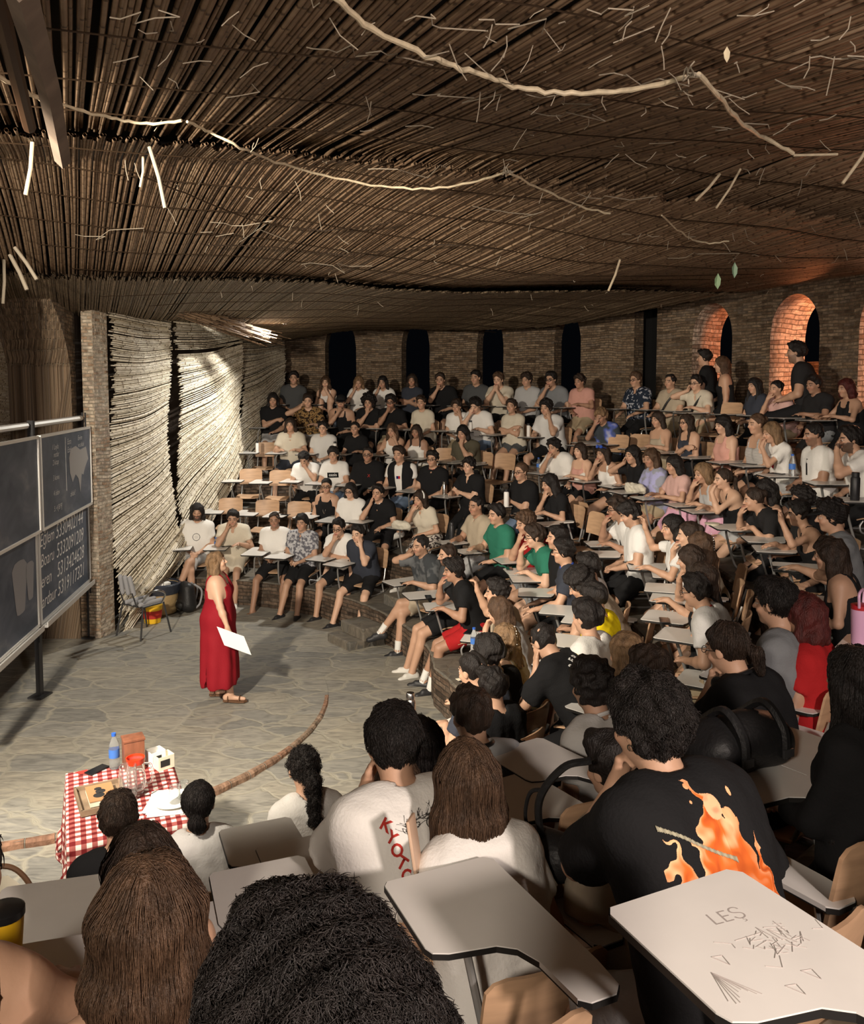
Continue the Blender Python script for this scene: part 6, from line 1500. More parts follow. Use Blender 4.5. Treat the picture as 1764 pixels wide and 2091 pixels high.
# ---------------------------------------------------------------- lecturer
def lecturer():
    sp = dict(fem=1, s=.90, dist=8.0, hz=.885, py=0, lean=-.02, hp=.30, hy=-.05, arms='HH', wR=(.335, .17, .70), hR=(-.05, .2, -1), hupR=(1, .1, 0), curlR=.9, poleR=(1, -.6, 0), wL=(-.24, .05, .66), aR=(.10, .12, .085), aL=(-.11, -.05, .085), leg=.43*.9, tR=(.15, 1, -.02), tL=(-.05, 1, -.02),
              top=None, bot=None, hair='long', hl=.82, hc='l', skin='l', body=1.18, shoe='sandal', shoemat=MAT['leather_brown'], seed=77)
    ob = build_person(sp, (-2.24, 8.75, 0), math.radians(-83), 'woman lecturing in a long red strap dress, chin raised, on the round stage')
    P, C, N, B = ob['P'], ob['C'], ob['N'], ob['B']; s = .9; g = Field(V3(-.42, -.42, .1), V3(.42, .42, 1.5), .012)
    for a, b, r in torso_slices(P, C, N, B, s, 1, .010, 1.18): g.cap(a, b, r, k=.07)
    for sg in (-1, 1): g.ell(C+B[:, 1]*.09+B[:, 0]*.062*sg+B[:, 2]*.02, (.066, .062, .066), k=.05)
    for t in np.linspace(0, 1, 8):
        z = .93-.73*t; hw_ = .060+.05*t; rr = .132+.012*math.sin(t*3)+.03*t; g.cap(V3(-hw_, -.015+.02*t, z), V3(hw_, -.015+.02*t, z), rr, k=.10)
    tl = N-B[:, 2]*.115*s; q, X, Y, Z = g.full(); hgt = (Z-tl[2])+.55*Y*0; lat = np.abs(X)
    strap = np.abs(lat-.095)-.010; g.F = np.maximum(g.F, np.minimum(hgt-.25*np.clip(Y, -.1, .2), strap)).astype(np.float32); g.F = np.maximum(g.F, np.minimum(lat-.150, hgt+.10)).astype(np.float32)
    g.F = np.maximum(g.F, (.20-Z)).astype(np.float32)
    g.cap((.20, -.09, .05), (.22, -.07, .52), .055, .008, k=.01, op='s'); g.warp(lambda X, Y, Z: .007*np.sin(np.arctan2(Y, X)*11)*np.clip((.85-Z)*2, 0, 1)); g.warp(wob(np.random.RandomState(3), 22, .004))
    V_, Q_ = g.mesh(); link('red_dress', make_mesh('dress', V_, Q_, cmat('dress', (.25, .010, .018), rough=.75)), ob['root'])
    W_ = ob['W']['R']; m = MB(); R_ = np.array(Euler((0, .15, 0)).to_matrix()); n = 8; v = []
    for i in range(n+1):
        for j in range(n+1):
            a = (i/n-.5)*.29; b = (j/n-.5)*.21; v.append((.045+.02*math.sin(a*9), a*math.cos(.35)-b*math.sin(.35)+.07, a*math.sin(-.35)*-1*-1+b*math.cos(.35)-.13))
    m.add(v, [(i*(n+1)+j, (i+1)*(n+1)+j, (i+1)*(n+1)+j+1, i*(n+1)+j+1) for i in range(n) for j in range(n)])
    o = m.build('paper_sheet', MAT['paper'], None, loc=tuple(np.array(ob['root'].location)+np.array(Euler((0, 0, math.radians(-83))).to_matrix())@W_), rz=math.radians(-83), smooth=True); tag(o, 'sheet of white paper held by the lecturer at her hip', 'paper')
lecturer()
# ---------------------------------------------------------------- audience
CH = chair_meshes()
CHAIRS = []
LEAN = {'M': .3, 'C': .3, 'K': .28, 'F': .28, 'E': .22, 'D': .14, 'L': .08, 'T': .1, 'X': .05, 'U': .2, 'H': .12, 'O': .2}
def extras(ob, e, sp):
    P, C, N, B, H, R, s, root = [ob[k] for k in ('P', 'C', 'N', 'B', 'H', 'R', 's', 'root')]; r_, fw, up = B[:, 0], B[:, 1], B[:, 2]; T = lambda *p: H+R@(V3(*p)*s); sh = ob.get('shirt')
    if 'strap' in e:
        m = MB(); m.tube(spline([N-r_*.12+fw*.07-up*.02, C-r_*.02+fw*.15+up*.05, P+r_*.10+fw*.17+up*.14], 6), .016, 6); m.build('crossbody_strap', MAT['bagblack'], sh)
    if 'heart' in e:
        def f(U, V_): 
            x = U*2.5; y = V_*2.5+.1; m_ = (x*x+y*y-.9)**3-x*x*y**3*1.6 < 0; return np.tile(np.array([.42, .01, .02]), U.shape+(1,)), m_
        patch(sh, .17, .17, 60, 60, C+up*.02, fw, up, f, 'heart_print', MAT['vc'])
    if 'letter' in e: surf_text('I', .24, MAT['print_black'], sh, C+up*.02, fw, up, bold=.004)
    if 'oasis' in e:
        patch(sh, .20, .085, 24, 10, C+up*.04, fw, up, lambda U, V_: (np.tile(np.array([.012, .012, .012]), U.shape+(1,)), np.ones_like(U, bool)), 'logo_box', MAT['vc']); surf_text('oasis', .072, MAT['print_white'], sh, C+up*.045, fw, up, off=.004)
    if 'emblem' in e: surf_text('X', .07, MAT['print_red'], sh, C+up*.06-r_*.07, fw, up)
    if 'logo' in e: surf_text('◢', .14, MAT['print_black'], sh, C+up*.04, fw, up)
    if 'flag' in e: patch(sh, .07, .045, 13, 6, C+up*.05, fw, up, lambda U, V_: (np.where((U > .02)[..., None], np.array([.5, .02, .03]), np.array([.01, .02, .12])), np.ones_like(U, bool)), 'flag_print', MAT['vc'])
    if 'print' in e: patch(sh, .14, .14, 40, 40, C+up*.02, fw, up, lambda U, V_: (np.tile(np.array([.1, .1, .1]), U.shape+(1,)), (np.abs(np.hypot(U, V_)-.38) < .045) | ((np.hypot(U, V_) < .22) & (np.sin(U*60)*np.sin(V_*50) > .0))), 'round_print', MAT['vc'])
    if 'vest2' in e:
        g = Field(np.minimum(P, N)-.25, np.maximum(P, N)+.22, .015)
        for a, b, r in torso_slices(P, C, N, B, s, 0, .030): g.cap(a, b, r, k=.07)
        g.cap(N+fw*.10+up*.1, C+fw*.16, .085, .06, k=.01, op='s'); g.cap(C+fw*.16, P+fw*.18, .06, .05, k=.01, op='s'); g.cap(N+up*.0, N+up*.08, .07, k=0, op='s')
        V_, Q_ = g.mesh(); link('vest', make_mesh('vest', V_, Q_, cmat('k', CL['k'])), root)
    if 'cap' in e:
        mt = cmat('k', CL['k']); g = Field(H-.2, H+.22, .008); g.ell(T(0, -.012, .045), (.088*s, .108*s, .092*s), R, k=0); q, X, Y, Z = g.full(); qz = (X-H[0])*R[0, 2]+(Y-H[1])*R[1, 2]+(Z-H[2])*R[2, 2]; g.F = np.maximum(g.F, (.045*s-qz)).astype(np.float32)
        V_, Q_ = g.mesh(); c_ = link('baseball_cap', make_mesh('cap', V_, Q_, mt), root); v = []
        for i in range(9):
            a = math.pi*(i/8); v += [T(.075*math.cos(a), .045+.05*math.sin(a), .052), T(.072*math.cos(a), .055+.115*math.sin(a), .040-.01*math.sin(a))]
        m = MB(); m.add(v, [(2*i, 2*i+1, 2*i+3, 2*i+2) for i in range(8)]); o = m.build('brim', mt, c_, smooth=True); k_ = o.modifiers.new('s', 'SOLIDIFY'); k_.thickness = .004
    if 'band' in e: MB().tube([T(.088*math.cos(a), .01-.02*math.sin(a), .045+.085*math.sin(a)) for a in np.linspace(-.2, math.pi+.2, 16)], .014, 8).build('headband', MAT['cloth_white'], root)
    if 'shades' in e:
        m = MB()
        for sg in (-1, 1): m.lathe([(.0, -.004), (.026, -.003), (.026, .003), (0, .004)], (0, 0, 0), 12); 
        m = MB(); 
        for sg in (-1, 1): m.tube([T(sg*.034, .055, .118), T(sg*.036, .070, .122)], [.026, .024], 10)
        m.tube([T(-.08, .0, .09), T(-.05, .06, .118), T(.05, .06, .118), T(.08, 0, .09)], .004, 6); m.build('sunglasses', MAT['blue_plastic'], root)
    if 'clip' in e:
        m = MB()
        for i in range(7): c_ = T(-.02+.0*i, -.115+.012*i*0, .11-.022*i) if i else T(-.02, -.10, .125); m.lathe([(.0, -.006), (.006, 0), (0, .006)], tuple(c_+R@V3(0, -.012, 0)), 6)
        m.build('hair_clip', MAT['cloth_white'], root)
    if 'neck' in e: MB().tube(spline([N-r_*.05+up*.01, C+fw*.13-r_*.03+up*.05, C+fw*.155-up*.06, C+fw*.13+r_*.03+up*.05, N+r_*.05+up*.01], 5), .003, 5).build('necklace', MAT['silver'], root)
    if 'headset' in e:
        m = MB(); m.tube([N+up*.035+r_*.085*math.cos(a)*s+fw*(.01-.085*math.sin(a))*s for a in np.linspace(-.5, math.pi+.5, 18)], .011, 8); o = m.build('headphones', MAT['black_plastic'], root)
        for sg in (-1, 1): c_ = N+r_*.088*sg+fw*.055+up*.02; m = MB(); m.tube([c_-r_*sg*.02, c_+r_*sg*.012, c_+r_*sg*.02], [.036, .040, .030], 16); m.build('ear_cup', MAT['black_plastic'], o)
    if 'stripes' in e: pass
    if 'inner' in e: MB().tube([N+r_*.062*math.cos(a)+fw*(.062*math.sin(a)+.01)+up*(.012-.01*math.sin(a)) for a in np.linspace(0, 2*math.pi, 16, endpoint=False)], .009, 6, closed=True).build('inner_collar', cmat('rd', CL['rd']), sh)
    if 'earring' in e: MB().tube([T(-.085, -.005+.008*math.cos(a), -.036+.008*math.sin(a)) for a in np.linspace(0, 6.28, 10, endpoint=False)], .0022, 5, closed=True).build('earring', MAT['silver'], root)
    if 'flame' in e:
        rs = np.random.RandomState(8)
        def noise(U, V_, f, sd):
            rr = np.random.RandomState(sd); o = 0
            for i in range(6): a = rr.normal(size=2)*f; o = o+np.sin(U*a[0]+V_*a[1]+rr.uniform(0, 6.28))
            return o/3
        def f(U, V_):
            u = U+.05*noise(U, V_, 14, 1)+.03*noise(U, V_, 30, 2); v = V_+.5
            top = np.full(U.shape, -1.)
            for c, hh_, w, ln in ((.06, .95, .17, -.22), (-.36, .66, .15, -.40), (-.14, .62, .18, -.2), (.06, .84, .40, -.05), (.22, .72, .26, .0), (.26, .66, .15, .1), (.42, .55, .06, .0), (-.42, .12, .08, .1), (-.30, .17, .07, .1), (.30, .40, .2, 0), (.0, .45, .25, 0)):
                x = np.abs(u-(c+ln*(v-.3)*.5))/w; top = np.maximum(top, hh_*(1-np.clip(x, 0, 1)**1.3))
            mk = (v < top) & (v > -.0) & ~((v < .22) & (np.abs(u+.12) < .10)) | ((np.hypot((U+.02), V_-.40) < .022) | (np.hypot(U+.06, V_-.30) < .014) | (np.hypot((U-.33)*1.8, V_-.30) < .035))
            ew = (np.hypot((U-.02)*1.0, V_-.36) < .0); n_ = .5+.5*noise(u, V_*1.3, 16, 3)+.25*noise(u, V_, 38, 4); edge = np.clip((top-v)*4, 0, 1); t = np.clip(.75-.55*edge+.42*n_-.15*(U > .1), 0, 1)[..., None]
            c0, c1, c2 = np.array([.30, .025, .01]), np.array([.72, .16, .03]), np.array([.95, .55, .30]); col = np.where(t < .5, c0+(c1-c0)*t*2, c1+(c2-c1)*(t-.5)*2)
            ball = (np.hypot((U-.11)*1.1, V_-.24) < .085); col = np.where(ball[..., None], np.array([.95, .50, .28])*(1-.35*np.clip(noise(U, V_, 40, 6), 0, 1))[..., None], col)
            return col, mk | ball
        patch(sh, .33, .40, 240, 290, C-r_*.03+up*.035, -fw, up, f, 'flame_print', MAT['vc'])
        def bone(U, V_):
            sft = .08*np.sin(U*3); d = np.abs(V_+U*.75+sft); w = .045+.10*np.clip(np.abs(U)-.34, 0, 1)*1.2; mk = (d < w) & (np.abs(U) < .45); c = np.array([.30, .28, .20]); return (c*(1.2-6*np.abs(V_+U*.75+sft))[..., None]*(1+.2*np.sin(U*90))[..., None]).clip(.02, 1), mk
        patch(sh, .22, .15, 90, 70, C-r_*.085+up*.06, -fw, up, bone, 'bone_print', MAT['vc'], off=.0045)
    if 'kyoto' in e:
        o_ = C-r_*.05+up*.01
        for i, ch in enumerate('KYOTO'):
            surf_text(ch, .054, MAT['print_red'], sh, C-r_*(.115-.012*i)+up*(.135-.040*i), -fw, up*.75+r_*.66 if i else up*.75+r_*.66, name='lettering', bold=.0015)
        rs = np.random.RandomState(6); bundle = []
        for i in range(46):
            a = rs.uniform(.1, 3.0); r0 = rs.uniform(.35, .5); bundle.append((a, r0, rs.uniform(.3, .8), rs.uniform(-.5, .5)))
        def f(U, V_):
            mk = np.zeros(U.shape, bool)
            for a, r0, l_, tw in bundle:
                t = np.linspace(0, 1, 26); x = .62*math.cos(a)*(r0+.5*l_*t)+.05*np.sin(t*5+tw*6); y = .5*math.sin(a)*(r0+.5*l_*t)-.15+.10*tw*t*t+.04*np.cos(t*6)
                for q in range(26): mk |= np.hypot(U-x[q], V_-y[q]) < .008
            for c, rr in (((-.05, -.05), .16), ((.08, -.02), .12), ((.02, -.16), .2)): mk |= (np.abs(np.hypot((U-c[0])*.8, V_-c[1])-rr) < .008) & (U+V_ > -.25)
            return np.tile(np.array([.07, .065, .06]), U.shape+(1,)), mk
        patch(sh, .26, .20, 230, 180, C+r_*.045+up*.12, -fw, up, f, 'line_drawing', MAT['vc'])
        patch(sh, .17, .20, 30, 30, P+r_*.07+up*.10, -fw, up, lambda U, V_: (np.tile(np.array([.012, .012, .012]), U.shape+(1,))*(1+8*(np.sin(U*40+V_*30)*np.sin(V_*37) > .8)[..., None]), np.abs(U)+.2*V_ < .5), 'dark_print', MAT['vc'])
    if 'back' in e:
        for ch, a, b in (('B', -.11, .06), ('E', -.06, .10), ('R', .0, .115), ('G', -.02, -.02)): surf_text(ch, .065, MAT['print_white'], sh, C-r_*(-a)+up*b, -fw+up*.15, up-r_*.3, name='lettering', bold=.002)
        def f(U, V_): c = np.stack([.45+.3*np.sin(U*19+V_*11), .42+.25*np.sin(U*13-V_*23), .5+.3*np.sin(V_*17)], -1); return c.clip(.03, .9), (np.sin(U*26+3*np.sin(V_*9))*np.sin(V_*21) > -.35) & (np.hypot(U, V_) < .5)
        patch(sh, .13, .28, 70, 90, C+r_*.10+up*.05, -fw+up*.2, up, f, 'colour_print', MAT['vc'])
for i, (row, ps) in enumerate(zip(PEOPLE, POS)):
    if not row: continue
    a, g_, al, hr, cl, ex, lab = row.split('|'); px, py_, k, d = a.split(); al = al.split(); arms, legs = al[0], al[1]; hs, hc = hr.split(); tk, tc, bk_, bc = cl.split()
    e = {}
    for t in ex.split():
        if '=' in t: kk, vv = t.split('='); e[kk] = vv
    X, Y, Z, rz, s_, D, lean, k = ps
    sp = dict(fem=g_ == 'f', arms=arms, legs=legs, hair=hs, hc=hc, top=tk, bot=bk_, dist=max(D, .9), s=s_, lean=lean, seed=i+3, skin='mlmmdm'[i % 6])
    if D < 7: sp['skin'] = 'm'
    base_mat = lambda kk: MAT[kk] if kk in MAT and kk not in CL else cmat(kk, CL[kk])
    sp['topmat'] = base_mat(tc); sp['botmat'] = base_mat(bc)
    for q in ('hy', 'hp', 'side', 'hl', 'beard', 'body', 'vol'):
        if q in e: sp[q] = float(e[q])
    rs_ = np.random.RandomState(i*7+1)
    dirl = math.atan2(-(-2.24-X), (8.75-Y)); hy = (dirl-rz+math.pi) % (2*math.pi)-math.pi; sp['hy'] = sp.get('hy', 0)+hy*.8+rs_.uniform(-.12, .12); sp['hp'] = sp.get('hp', 0)+rs_.uniform(-.12, .04)
    if any(c in arms for c in 'MCKFE') and 'hp' not in e: sp['hp'] -= .06
    sp['side'] = sp.get('side', 0)+rs_.uniform(-.05, .05)
    if 'glasses' in e: sp['glasses'] = 1
    if 'lowbun' in e: sp['lowbun'] = 1
    if e.get('sock') == '1': sp['sock'] = 1
    sh_ = e.get('shoe', 'sneaker'); sp['shoe'] = sh_ if sh_ != 'black' else 'sneaker'; sp['shoemat'] = MAT['leather_brown'] if sh_ == 'sandal' else MAT['shoe_black'] if sh_ in ('black', 'slide') or rs_.rand() < .35 else MAT['shoe_white']
    if 'collar' in e: sp['collarmat'] = {'rd': cmat('rd', CL['rd']), 'w': MAT['cloth_white'], 'bl': nmat('fabric_blue', (.03, .08, .45), rough=.9)}[e['collar']]
    near = float(e.get('near', 0)); lab_ = lab
    if 'wR' in e: pass
    if int(px) == 950: sp.update(arms='LL', wL=(-.20, .22, .46), hL=(.1, .2, 1), hupL=(-1, -.2, 0), curlL=1.0)
    if int(px) == -120: sp.update(wR=(.20, .30, .50), poleR=(1, -.2, -.5))
    ob = build_person(sp, (X, Y, Z), rz, lab_, near); extras(ob, e, sp)
    wd_ = lab.split()[:12]
    while wd_[-1].strip(',') in ('the', 'a', 'an', 'and', 'of', 'with', 'in', 'on', 'at', 'his', 'her', 'by', 'to', 'beside', 'behind', 'right', 'left', 'long', 'short', 'dark', 'black', 'checked', 'second', 'big', 'big dark', 'small', 'white'): wd_.pop()
    ch_lab = 'tablet chair under the '+' '.join(wd_).strip(',')
    chair(X, Y, Z, rz, ch_lab, tab=int(px) not in (660, 298)); CHAIRS.append((X, Y, Z, rz)) if int(px) not in (660, 298) else None
# people in the window arches and off to the right
def arch_person(px, py_, D, rz, lab, **kw):
    P_ = cam_pt(px, py_, D); s_ = kw.pop('s', 1.0); sp = dict(dist=D, s=s_, seed=int(px), skin='m', topmat=cmat('k', CL['k']), botmat=cmat('k', CL['k'])); sp.update(kw)
    ln = sp.get('lean', .1); fx, fy = -math.sin(rz), math.cos(rz); off = (.65*ln+.03)*s_
    return build_person(sp, (P_[0]-fx*off, P_[1]-fy*off, P_[2]-(.285+.63*s_)), rz, lab)
arch_person(1437, 733, 13.0, 1.0, 'person in a dark top sitting in the first glowing arch with a raised hand', arms='LE', hair='short', hc='b', fem=1, lean=.1, hy=.3)
arch_person(1472, 747, 12.6, 1.25, 'long haired woman in black vest sitting on the sill of the first glowing arch', arms='HL', hair='long', hc='m', fem=1, top='tank', bot='ss', lean=.1)
arch_person(1625, 720, 11.2, 1.1, 'man in dark tee with thick black hair sitting in the second glowing arch', arms='TT', hair='short', hc='b', s=1.15, lean=.2, body=1.12, topmat=cmat('k2', (.05, .045, .042)), bot='tr', beard=.5)
for X, Y, lb, kw in ((1.50, 1.62, 'person in grey trousers at the lower right edge, only the knee showing', dict(bot='tr', botmat=cmat('mg', CL['mg']), legs='W', s=1.05)), ):
    th_, r__ = polar(X, Y); z_ = zr(5, th_)[0]; rz = math.atan2(-(-2.9-X), (8.7-Y)); sp = dict(dist=2.2, seed=5, topmat=cmat('k', CL['k']), arms='LL'); sp.update(kw); build_person(sp, (X, Y, z_), rz+.25, lb)
    chair(X, Y, z_, rz, 'plywood tablet chair at the lower right edge under the person in grey trousers')
# empty chairs : (px, py of the backrest centre, row)
EMPT = [(512, 965, 3, 'empty chair, leftmost of the third row beside the reed screen'), (573, 972, 3, 'empty chair in the third row left of the man hiding his face'), (471, 1027, 2, 'empty chair at the left end of the second row'), (546, 1033, 2, 'empty chair in the middle of three empty ones, second row'), (611, 1037, 2, 'empty chair left of the woman with the long necklace'),
        (543, 903, 4, 'empty chair left of the man holding a white flask'), (909, 921, 4, 'empty chair left of the man in olive shirt'), (985, 931, 4, 'empty chair right of the man in olive shirt'), (1031, 932, 4, 'empty chair with clear desk at the right end of the far fourth row'),
        (1174, 1050, 3, 'left one of two empty chairs facing left in mid hall'), (1216, 1067, 3, 'right one of two empty chairs facing left in mid hall'), (1307, 890, 5, 'empty chair left of the woman in beige strap top'), (1262, 905, 5, 'empty chair right of the blond man in the jersey'), (1493, 838, 6, 'empty orange lit chair in the top row under the first glowing arch')]
def place_at(px, py_, k, zoff, rz=None, loc=(0, 0)):
    u = (px-882)/FPX; v = (915-py_)/FPX; y = math.cos(PITCH)+v*math.sin(PITCH); z = v*math.cos(PITCH)-math.sin(PITCH); best = None
    for D in np.geomspace(.8, 19, 1500):
        X, Y = u*D/y, D; th_, r__ = polar(X, Y); zz, rk = zr(k, th_); e_ = ((H0+z*D/y-(zz+zoff))/.08)**2+((r__-rk)/.5)**2
        if best is None or e_ < best[0]: best = (e_, X, Y)
    X, Y = best[1:]; rz = math.atan2(-(-2.9-X), (8.7-Y)); c, s_ = math.cos(rz), math.sin(rz); X -= loc[0]*c-loc[1]*s_; Y -= loc[0]*s_+loc[1]*c; th_, _ = polar(X, Y); return X, Y, zr(k, th_)[0], rz
for px, py_, k, lb in EMPT:
    X, Y, Z, rz = place_at(px, py_, k, .48, loc=(0, -.23)); chair(X, Y, Z, rz, lb); CHAIRS.append((X, Y, Z, rz))
DESKS = [(942, 1838, 4, 'nearest full white tablet chair, centre foreground right of the huge dark head'), (1500, 1915, 5, 'largest tablet chair with pencil scribbles, lower right foreground'), (535, 1812, 3, 'tablet chair left of the huge dark head'), (530, 1702, 2, 'tablet chair just right of the woman with white blouse'), (612, 1745, 2, 'tablet chair left of the man with red lettering'),
         (85, 1850, 3, 'tablet chair in the lower left beneath the cane backed chair'), (55, 2010, 4, 'tablet chair in the lower left corner'), (1510, 1580, 4, 'tablet chair carrying the black duffel bag'), (1620, 1432, 3, 'tablet chair carrying the small shiny handbag'), (1790, 1325, 4, 'tablet chair at the right edge under the lilac tumbler'), (845, 1497, 1, 'tablet chair carrying the tall steel thermos'),
         (1740, 1022, 5, 'tablet chair at the right edge under the black tumbler'), (1770, 1620, 4, 'tablet chair at the right edge below the long dark hair'), (1095, 1545, 3, 'tablet chair beside the grey and tan tees'), (1440, 1385, 2, 'tablet chair left of the man with low ponytail'), (1060, 1620, 3, 'tablet chair behind the tall brown hair')]
for px, py_, k, lb in DESKS:
    X, Y, Z, rz = place_at(px, py_, k, DESK_Z, loc=(.2, .345)); o = chair(X, Y, Z, rz, lb); CHAIRS.append((X, Y, Z, rz))
    if px == 1500:
        m = MB(); rs = np.random.RandomState(12); z_ = DESK_Z+.0006
        for i in range(34):
            a, b = .275+rs.normal(0, .028), .32+rs.normal(0, .018); m.tube([(a, b, z_), (a+rs.normal(0, .012), b+rs.normal(0, .014), z_), (a+rs.normal(0, .02), b+rs.normal(0, .014), z_)], .0007, 4)
        for i in range(9): m.tube([(.10, .30, z_), (.075+.008*i, .235-.012*math.sin(i), z_)], .0007, 4)
        for (a, b) in ((.19, .22), (.245, .235), (.13, .33)): m.tube([(a, b, z_), (a+.014, b-.03, z_), (a+.02, b-.005, z_), (a, b, z_)], .0009, 4)
        m.build('pencil_scribble', MAT['pencil'], o)['kind'] = 'stuff'
        cu = bpy.data.curves.new('t', 'FONT'); cu.body = 'LEŞ'; cu.size = .05; cu.offset = -.0008; t_ = bpy.data.objects.new('t', cu); COL.objects.link(t_); me = bpy.data.meshes.new_from_object(t_.evaluated_get(bpy.context.evaluated_depsgraph_get())); bpy.data.objects.remove(t_); me.materials.clear(); me.materials.append(MAT['pencil'])
        t_ = link('pencil_lettering', me, o); t_.location = (.20, .395, z_); t_.rotation_euler = (0, 0, -.1)
# ---------------------------------------------------------------- things on the tablets: snapped to the nearest tablet
def on_desk(px, py_, k, h_=0):
    X, Y, Z, rz = place_at(px, py_, k, DESK_Z+h_); best = None
    for (cx_, cy_, cz_, cr) in CHAIRS:
        c, s_ = math.cos(cr), math.sin(cr); lx = (X-cx_)*c+(Y-cy_)*s_; ly = -(X-cx_)*s_+(Y-cy_)*c; qx, qy = min(max(lx, .08), .34), min(max(ly, .26), .50)
        if abs(cz_-Z) > .25: continue
        d_ = math.hypot(lx-qx, ly-qy)
        if best is None or d_ < best[0]: best = (d_, *chair_xy(qx, qy, cx_, cy_, cr), cz_+DESK_Z, cr)
    return (best[1], best[2], best[3]), best[4]
PH = [(1068, 1415, 2, 'grey phone lying on the desk below the bent forward man'), (1065, 1496, 2, 'black phone on the desk left of the white collared shirt'), (1700, 890, 5, 'phone at the far right of the fifth row desks'), (877, 1222, 1, 'phone on the desk of the curly man in crimson shorts'), (842, 1200, 1, 'phone and keys spot on the front desk of the man with crossed legs'), (996, 1133, 2, 'phone on the desk of the left green tee'), (1036, 1158, 2, 'phone on the desk of the right green tee'), (925, 1281, 1, 'dark phone on the front row desk beside the raised fist'), (1585, 1163, 4, 'long dark phone on a white desk before the wavy haired woman'), (1353, 1272, 3, 'phone with a reflecting screen on the desk left of the red collar'), (500, 1113, 1, 'black phone on the desk of the man in cream polo'), (1260, 994, 4, 'small phone between the ruffled tops'), (616, 1042, 2, 'phone on an empty second row desk'), (1005, 1060, 3, 'phone on the desk left of the white tumbler'), (1095, 1047, 3, 'phone before the woman with long dark waves'), (1575, 967, 5, 'phone below the red heart tee'), (1285, 1145, 3, 'dark phone on the desk of the man with wristwatch')]
rs = np.random.RandomState(44)
for px, py_, k, lb in PH: P_, cr = on_desk(px, py_, k); phone(P_, cr+rs.uniform(.9, 2.2), lb)
BT = [(838, 1492, 1, 'tall brushed steel thermos on the nearest front row desk', 'thermos_steel', .29, .038), (560, 912, 4, 'white flask held by the long haired man in cream shirt', 'thermos_white', .20, .03), (594, 838, 5, 'white flask behind the long haired man in cream shirt', 'thermos_white', .19, .03), (706, 858, 5, 'slate blue bottle before the man in black cap', 'thermos_blue', .22, .034), (694, 912, 4, 'white and amber bottle right of the man in pale grey tee', 'thermos_white', .22, .03), (927, 1007, 3, 'steel thermos touched by the curly man in black polo', 'thermos_steel', .20, .03), (901, 1098, 2, 'black thermos beside the beige half zip polo', 'thermos_black', .24, .034),
      (1049, 1040, 3, 'white tumbler with black lid before the woman with updo', 'thermos_white', .24, .036), (1079, 882, 5, 'white bottle before the shaggy curly man', 'thermos_white', .22, .03), (994, 876, 5, 'white bottle before the man shading his forehead', 'thermos_white', .20, .03), (1745, 1023, 5, 'black steel tumbler on the desk at the right edge', 'thermos_black', .25, .04), (445, 1112, 1, 'small amber glass bottle on the desk of the bearded man', 'pet', .14, .024), (1627, 978, 5, 'water bottle with blue band before the bearded man with letter', 'pet', .24, .034), (953, 1345, 1, 'water bottle on the front row desk before the curly man', 'pet', .22, .032), (1081, 952, 4, 'clear water bottle near the oversized white tee', 'pet', .22, .032), (1447, 1395, 2, 'clear bottle with red band left of the low ponytail', 'pet', .22, .034)]
for px, py_, k, lb, kind, hh_, rr_ in BT: P_, cr = on_desk(px, py_, k); bottle(P_, lb, kind, hh_, rr_, cap='thermos_black' if kind == 'thermos_white' else None)
P_, cr = on_desk(1755, 1322, 4); r = empty('tumbler', P_, cr, 'large lilac tumbler with handle and red lid at the right edge', 'tumbler'); MB().lathe([(.040, 0), (.045, .01), (.052, .19), (.052, .21)], n=24).build('body', MAT['pinkcup'], r); MB().lathe([(.053, .205), (.053, .228), (.03, .235)], n=24).build('lid', MAT['redplastic'], r)
MB().tube(spline([(-.05, 0, .22), (-.06, 0, .30), (.06, 0, .30), (.05, 0, .22)], 5), .008, 8).build('handle', MAT['pinkcup'], r)
P_, cr = on_desk(12, 1950, 4); r = empty('cup', P_, 0, 'yellow cup with black lid at the lower left edge', 'cup'); MB().lathe([(.035, 0), (.045, .12)], n=24).build('body', MAT['yellow'], r); MB().lathe([(.047, .118), (.047, .135), (.04, .14)], n=24).build('lid', MAT['black_plastic'], r)
P_, cr = on_desk(842, 1088, 2); blob('tote_bag', 'slumped white cloth bag on the desk of the woman with headband', 'bag', P_, [((-.10, 0, .05), (.10, 0, .05), .06), ((-.04, 0, .09), (.05, .02, .10), .05)], MAT['bagcloth'], nz=.012, rz=cr, floor=.002)
P_, cr = on_desk(1325, 1003, 4); blob('tote_bag', 'crumpled cream canvas bag on a desk before the black bob', 'bag', P_, [((-.14, 0, .05), (.14, 0, .04), .055), ((-.08, 0, .09), (.03, .02, .11), .04), ((.05, 0, .08), (.12, .03, .07), .04)], MAT['bagcloth'], nz=.018, rz=cr, floor=.002)
P_, cr = on_desk(1183, 975, 4); blob('cap', 'white cap lying on the desk of the smiling woman', 'cap', P_, [((0, 0, .02), (0, 0, .05), .085, .065), ((0, .08, .012), (0, .12, .012), .05)], MAT['hat'], floor=.002, rz=cr)
P_, cr = on_desk(1505, 1560, 4)
r = empty('duffel_bag', P_, cr-.15, 'black duffel bag with straps standing on a tablet behind the flame shirt', 'bag'); g = Field(V3(-.26, -.16, -.02), V3(.26, .16, .3), .009)
for y_ in (-.03, .03): g.cap((-.13, y_, .085), (.13, y_, .085), .085, k=.05)
g.ell((0, 0, .12), (.17, .08, .08), k=.05); g.F = np.maximum(g.F, (.003-g.ax[2])[None, None, :].astype(np.float32)); g.warp(wob(np.random.RandomState(4), 30, .006)); V_, Q_ = g.mesh(); link('body', make_mesh('body', V_, Q_, MAT['bagblack']), r)
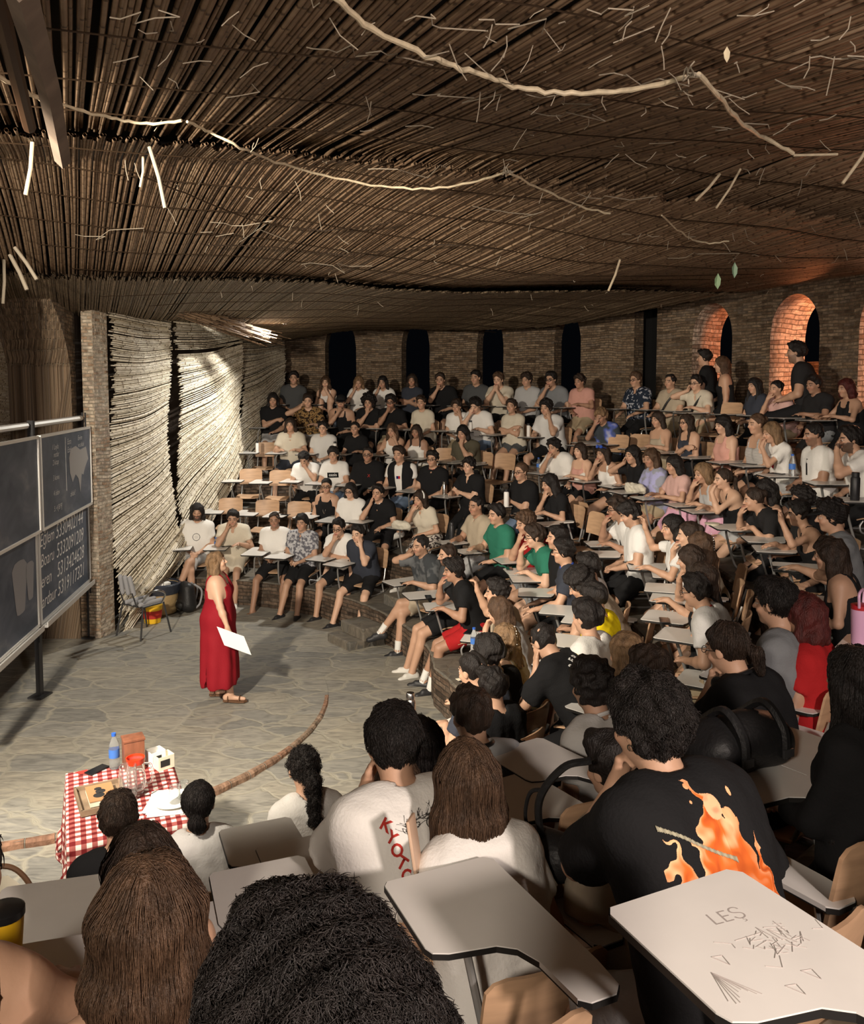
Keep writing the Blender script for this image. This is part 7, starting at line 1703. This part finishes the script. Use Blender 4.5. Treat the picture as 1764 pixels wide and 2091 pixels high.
for sx in (-.09, .10): MB().tube(spline([(sx, -.125, .06), (sx, -.11, .16), (sx, -.02, .225), (sx, .09, .15)], 6), .016, 6).build('strap', MAT['bagblack'], r); MB().box((sx, -.135, .08), (.05, .01, .03), bev=.003).build('buckle', MAT['frame_dark'], r)
MB().tube([(-.17, -.04, .13), (-.19, -.03, .07)], .004, 6).build('zip', MAT['silver'], r)
P_, cr = on_desk(1640, 1425, 3); r = empty('handbag', P_, cr, 'small shiny black handbag with chain on a tablet', 'bag'); g = Field(V3(-.16, -.1, -.02), V3(.16, .1, .2), .008); g.cap((-.07, 0, .05), (.07, 0, .05), .05, k=.02); g.cap((-.06, 0, .09), (.06, 0, .09), .035, k=.03); g.F = np.maximum(g.F, (.003-g.ax[2])[None, None, :].astype(np.float32)); V_, Q_ = g.mesh(); link('body', make_mesh('body', V_, Q_, nmat('patent_leather', (.012, .012, .012), rough=.15)), r)
MB().tube(spline([(-.09, -.05, .10), (-.11, -.08, .02), (0, -.09, .01), (.1, -.06, .08)], 6), .005, 5).build('chain', MAT['silver'], r)
P_, cr = on_desk(905, 1395, 1); tag(MB().box((0, 0, .002), (.12, .05, .003), rz=.5).build('folded_paper', MAT['card'], None, loc=P_), 'folded beige paper on the desk by the close cropped man', 'paper')
P_, cr = on_desk(1438, 1062, 4); tag(MB().lathe([(0, .0), (.07, 0), (.08, .015), (0, .022)], n=16).build('pastry', MAT['card'], None, loc=P_), 'round pale bun on a desk in the right middle', 'food')
# held things
P_ = cam_pt(846, 1722, 2.45); r = empty('phone', P_, .9, 'pale gold phone held upright by the woman with very long hair', 'phone'); r.rotation_euler = (-1.75, .1, 1.35); MB().box((0, 0, 0), (.075, .155, .010), bev=.003).build('case', nmat('gold_case', (.65, .45, .32), rough=.3), r); MB().box((0, 0, .0055), (.068, .146, .001)).build('screen', MAT['screen'], r)
# backpack strap person in tan tee
X, Y, Z = cam_pt(1115, 1600, 2.75); r = empty('shoulder_bag', (X, Y, Z-.1), -.6, 'black shoulder bag with loose straps behind the tan tee', 'bag')
MB().tube(spline([(.16, 0, .22), (.08, -.04, .19), (.0, -.05, .06), (.0, -.02, -.12)], 8), .013, 6).build('strap', MAT['bagblack'], r); MB().tube(spline([(0, 0, .08), (-.06, 0, .05), (-.075, 0, -.05), (-.02, 0, -.12), (.04, 0, -.08)], 8), .007, 6).build('handle', MAT['bagblack'], r)
g = Field(V3(-.2, -.15, -.35), V3(.2, .15, .05), .012); g.cap((-.03, 0, -.14), (.05, 0, -.14), .08, k=.04); V_, Q_ = g.mesh(); link('body', make_mesh('body', V_, Q_, MAT['bagblack']), r)
tag(MB().box((0, 0, -.035), (.20, .26, .012), bev=.002).build('sketch_plate', MAT['paper'], None, loc=(0, 0, -5)), 'x', 'x') if False else None
# far flood lamp housing near the farthest screen
r = empty('flood_lamp', (-2.70, 14.42, 4.62), .4, 'small bright flood lamp fixed under the roof above the farthest reed screen', 'lamp'); MB().box((0, .0, .03), (.12, .08, .07), bev=.01).build('housing', MAT['frame_dark'], r)
em = nmat('lamp_glow', (1, 1, 1)); em.node_tree.nodes['Principled BSDF'].inputs['Emission Color'].default_value = (1, .93, .8, 1); em.node_tree.nodes['Principled BSDF'].inputs['Emission Strength'].default_value = 12
MB().box((-.02, 0, -.01), (.09, .06, .006)).build('lens', em, r)
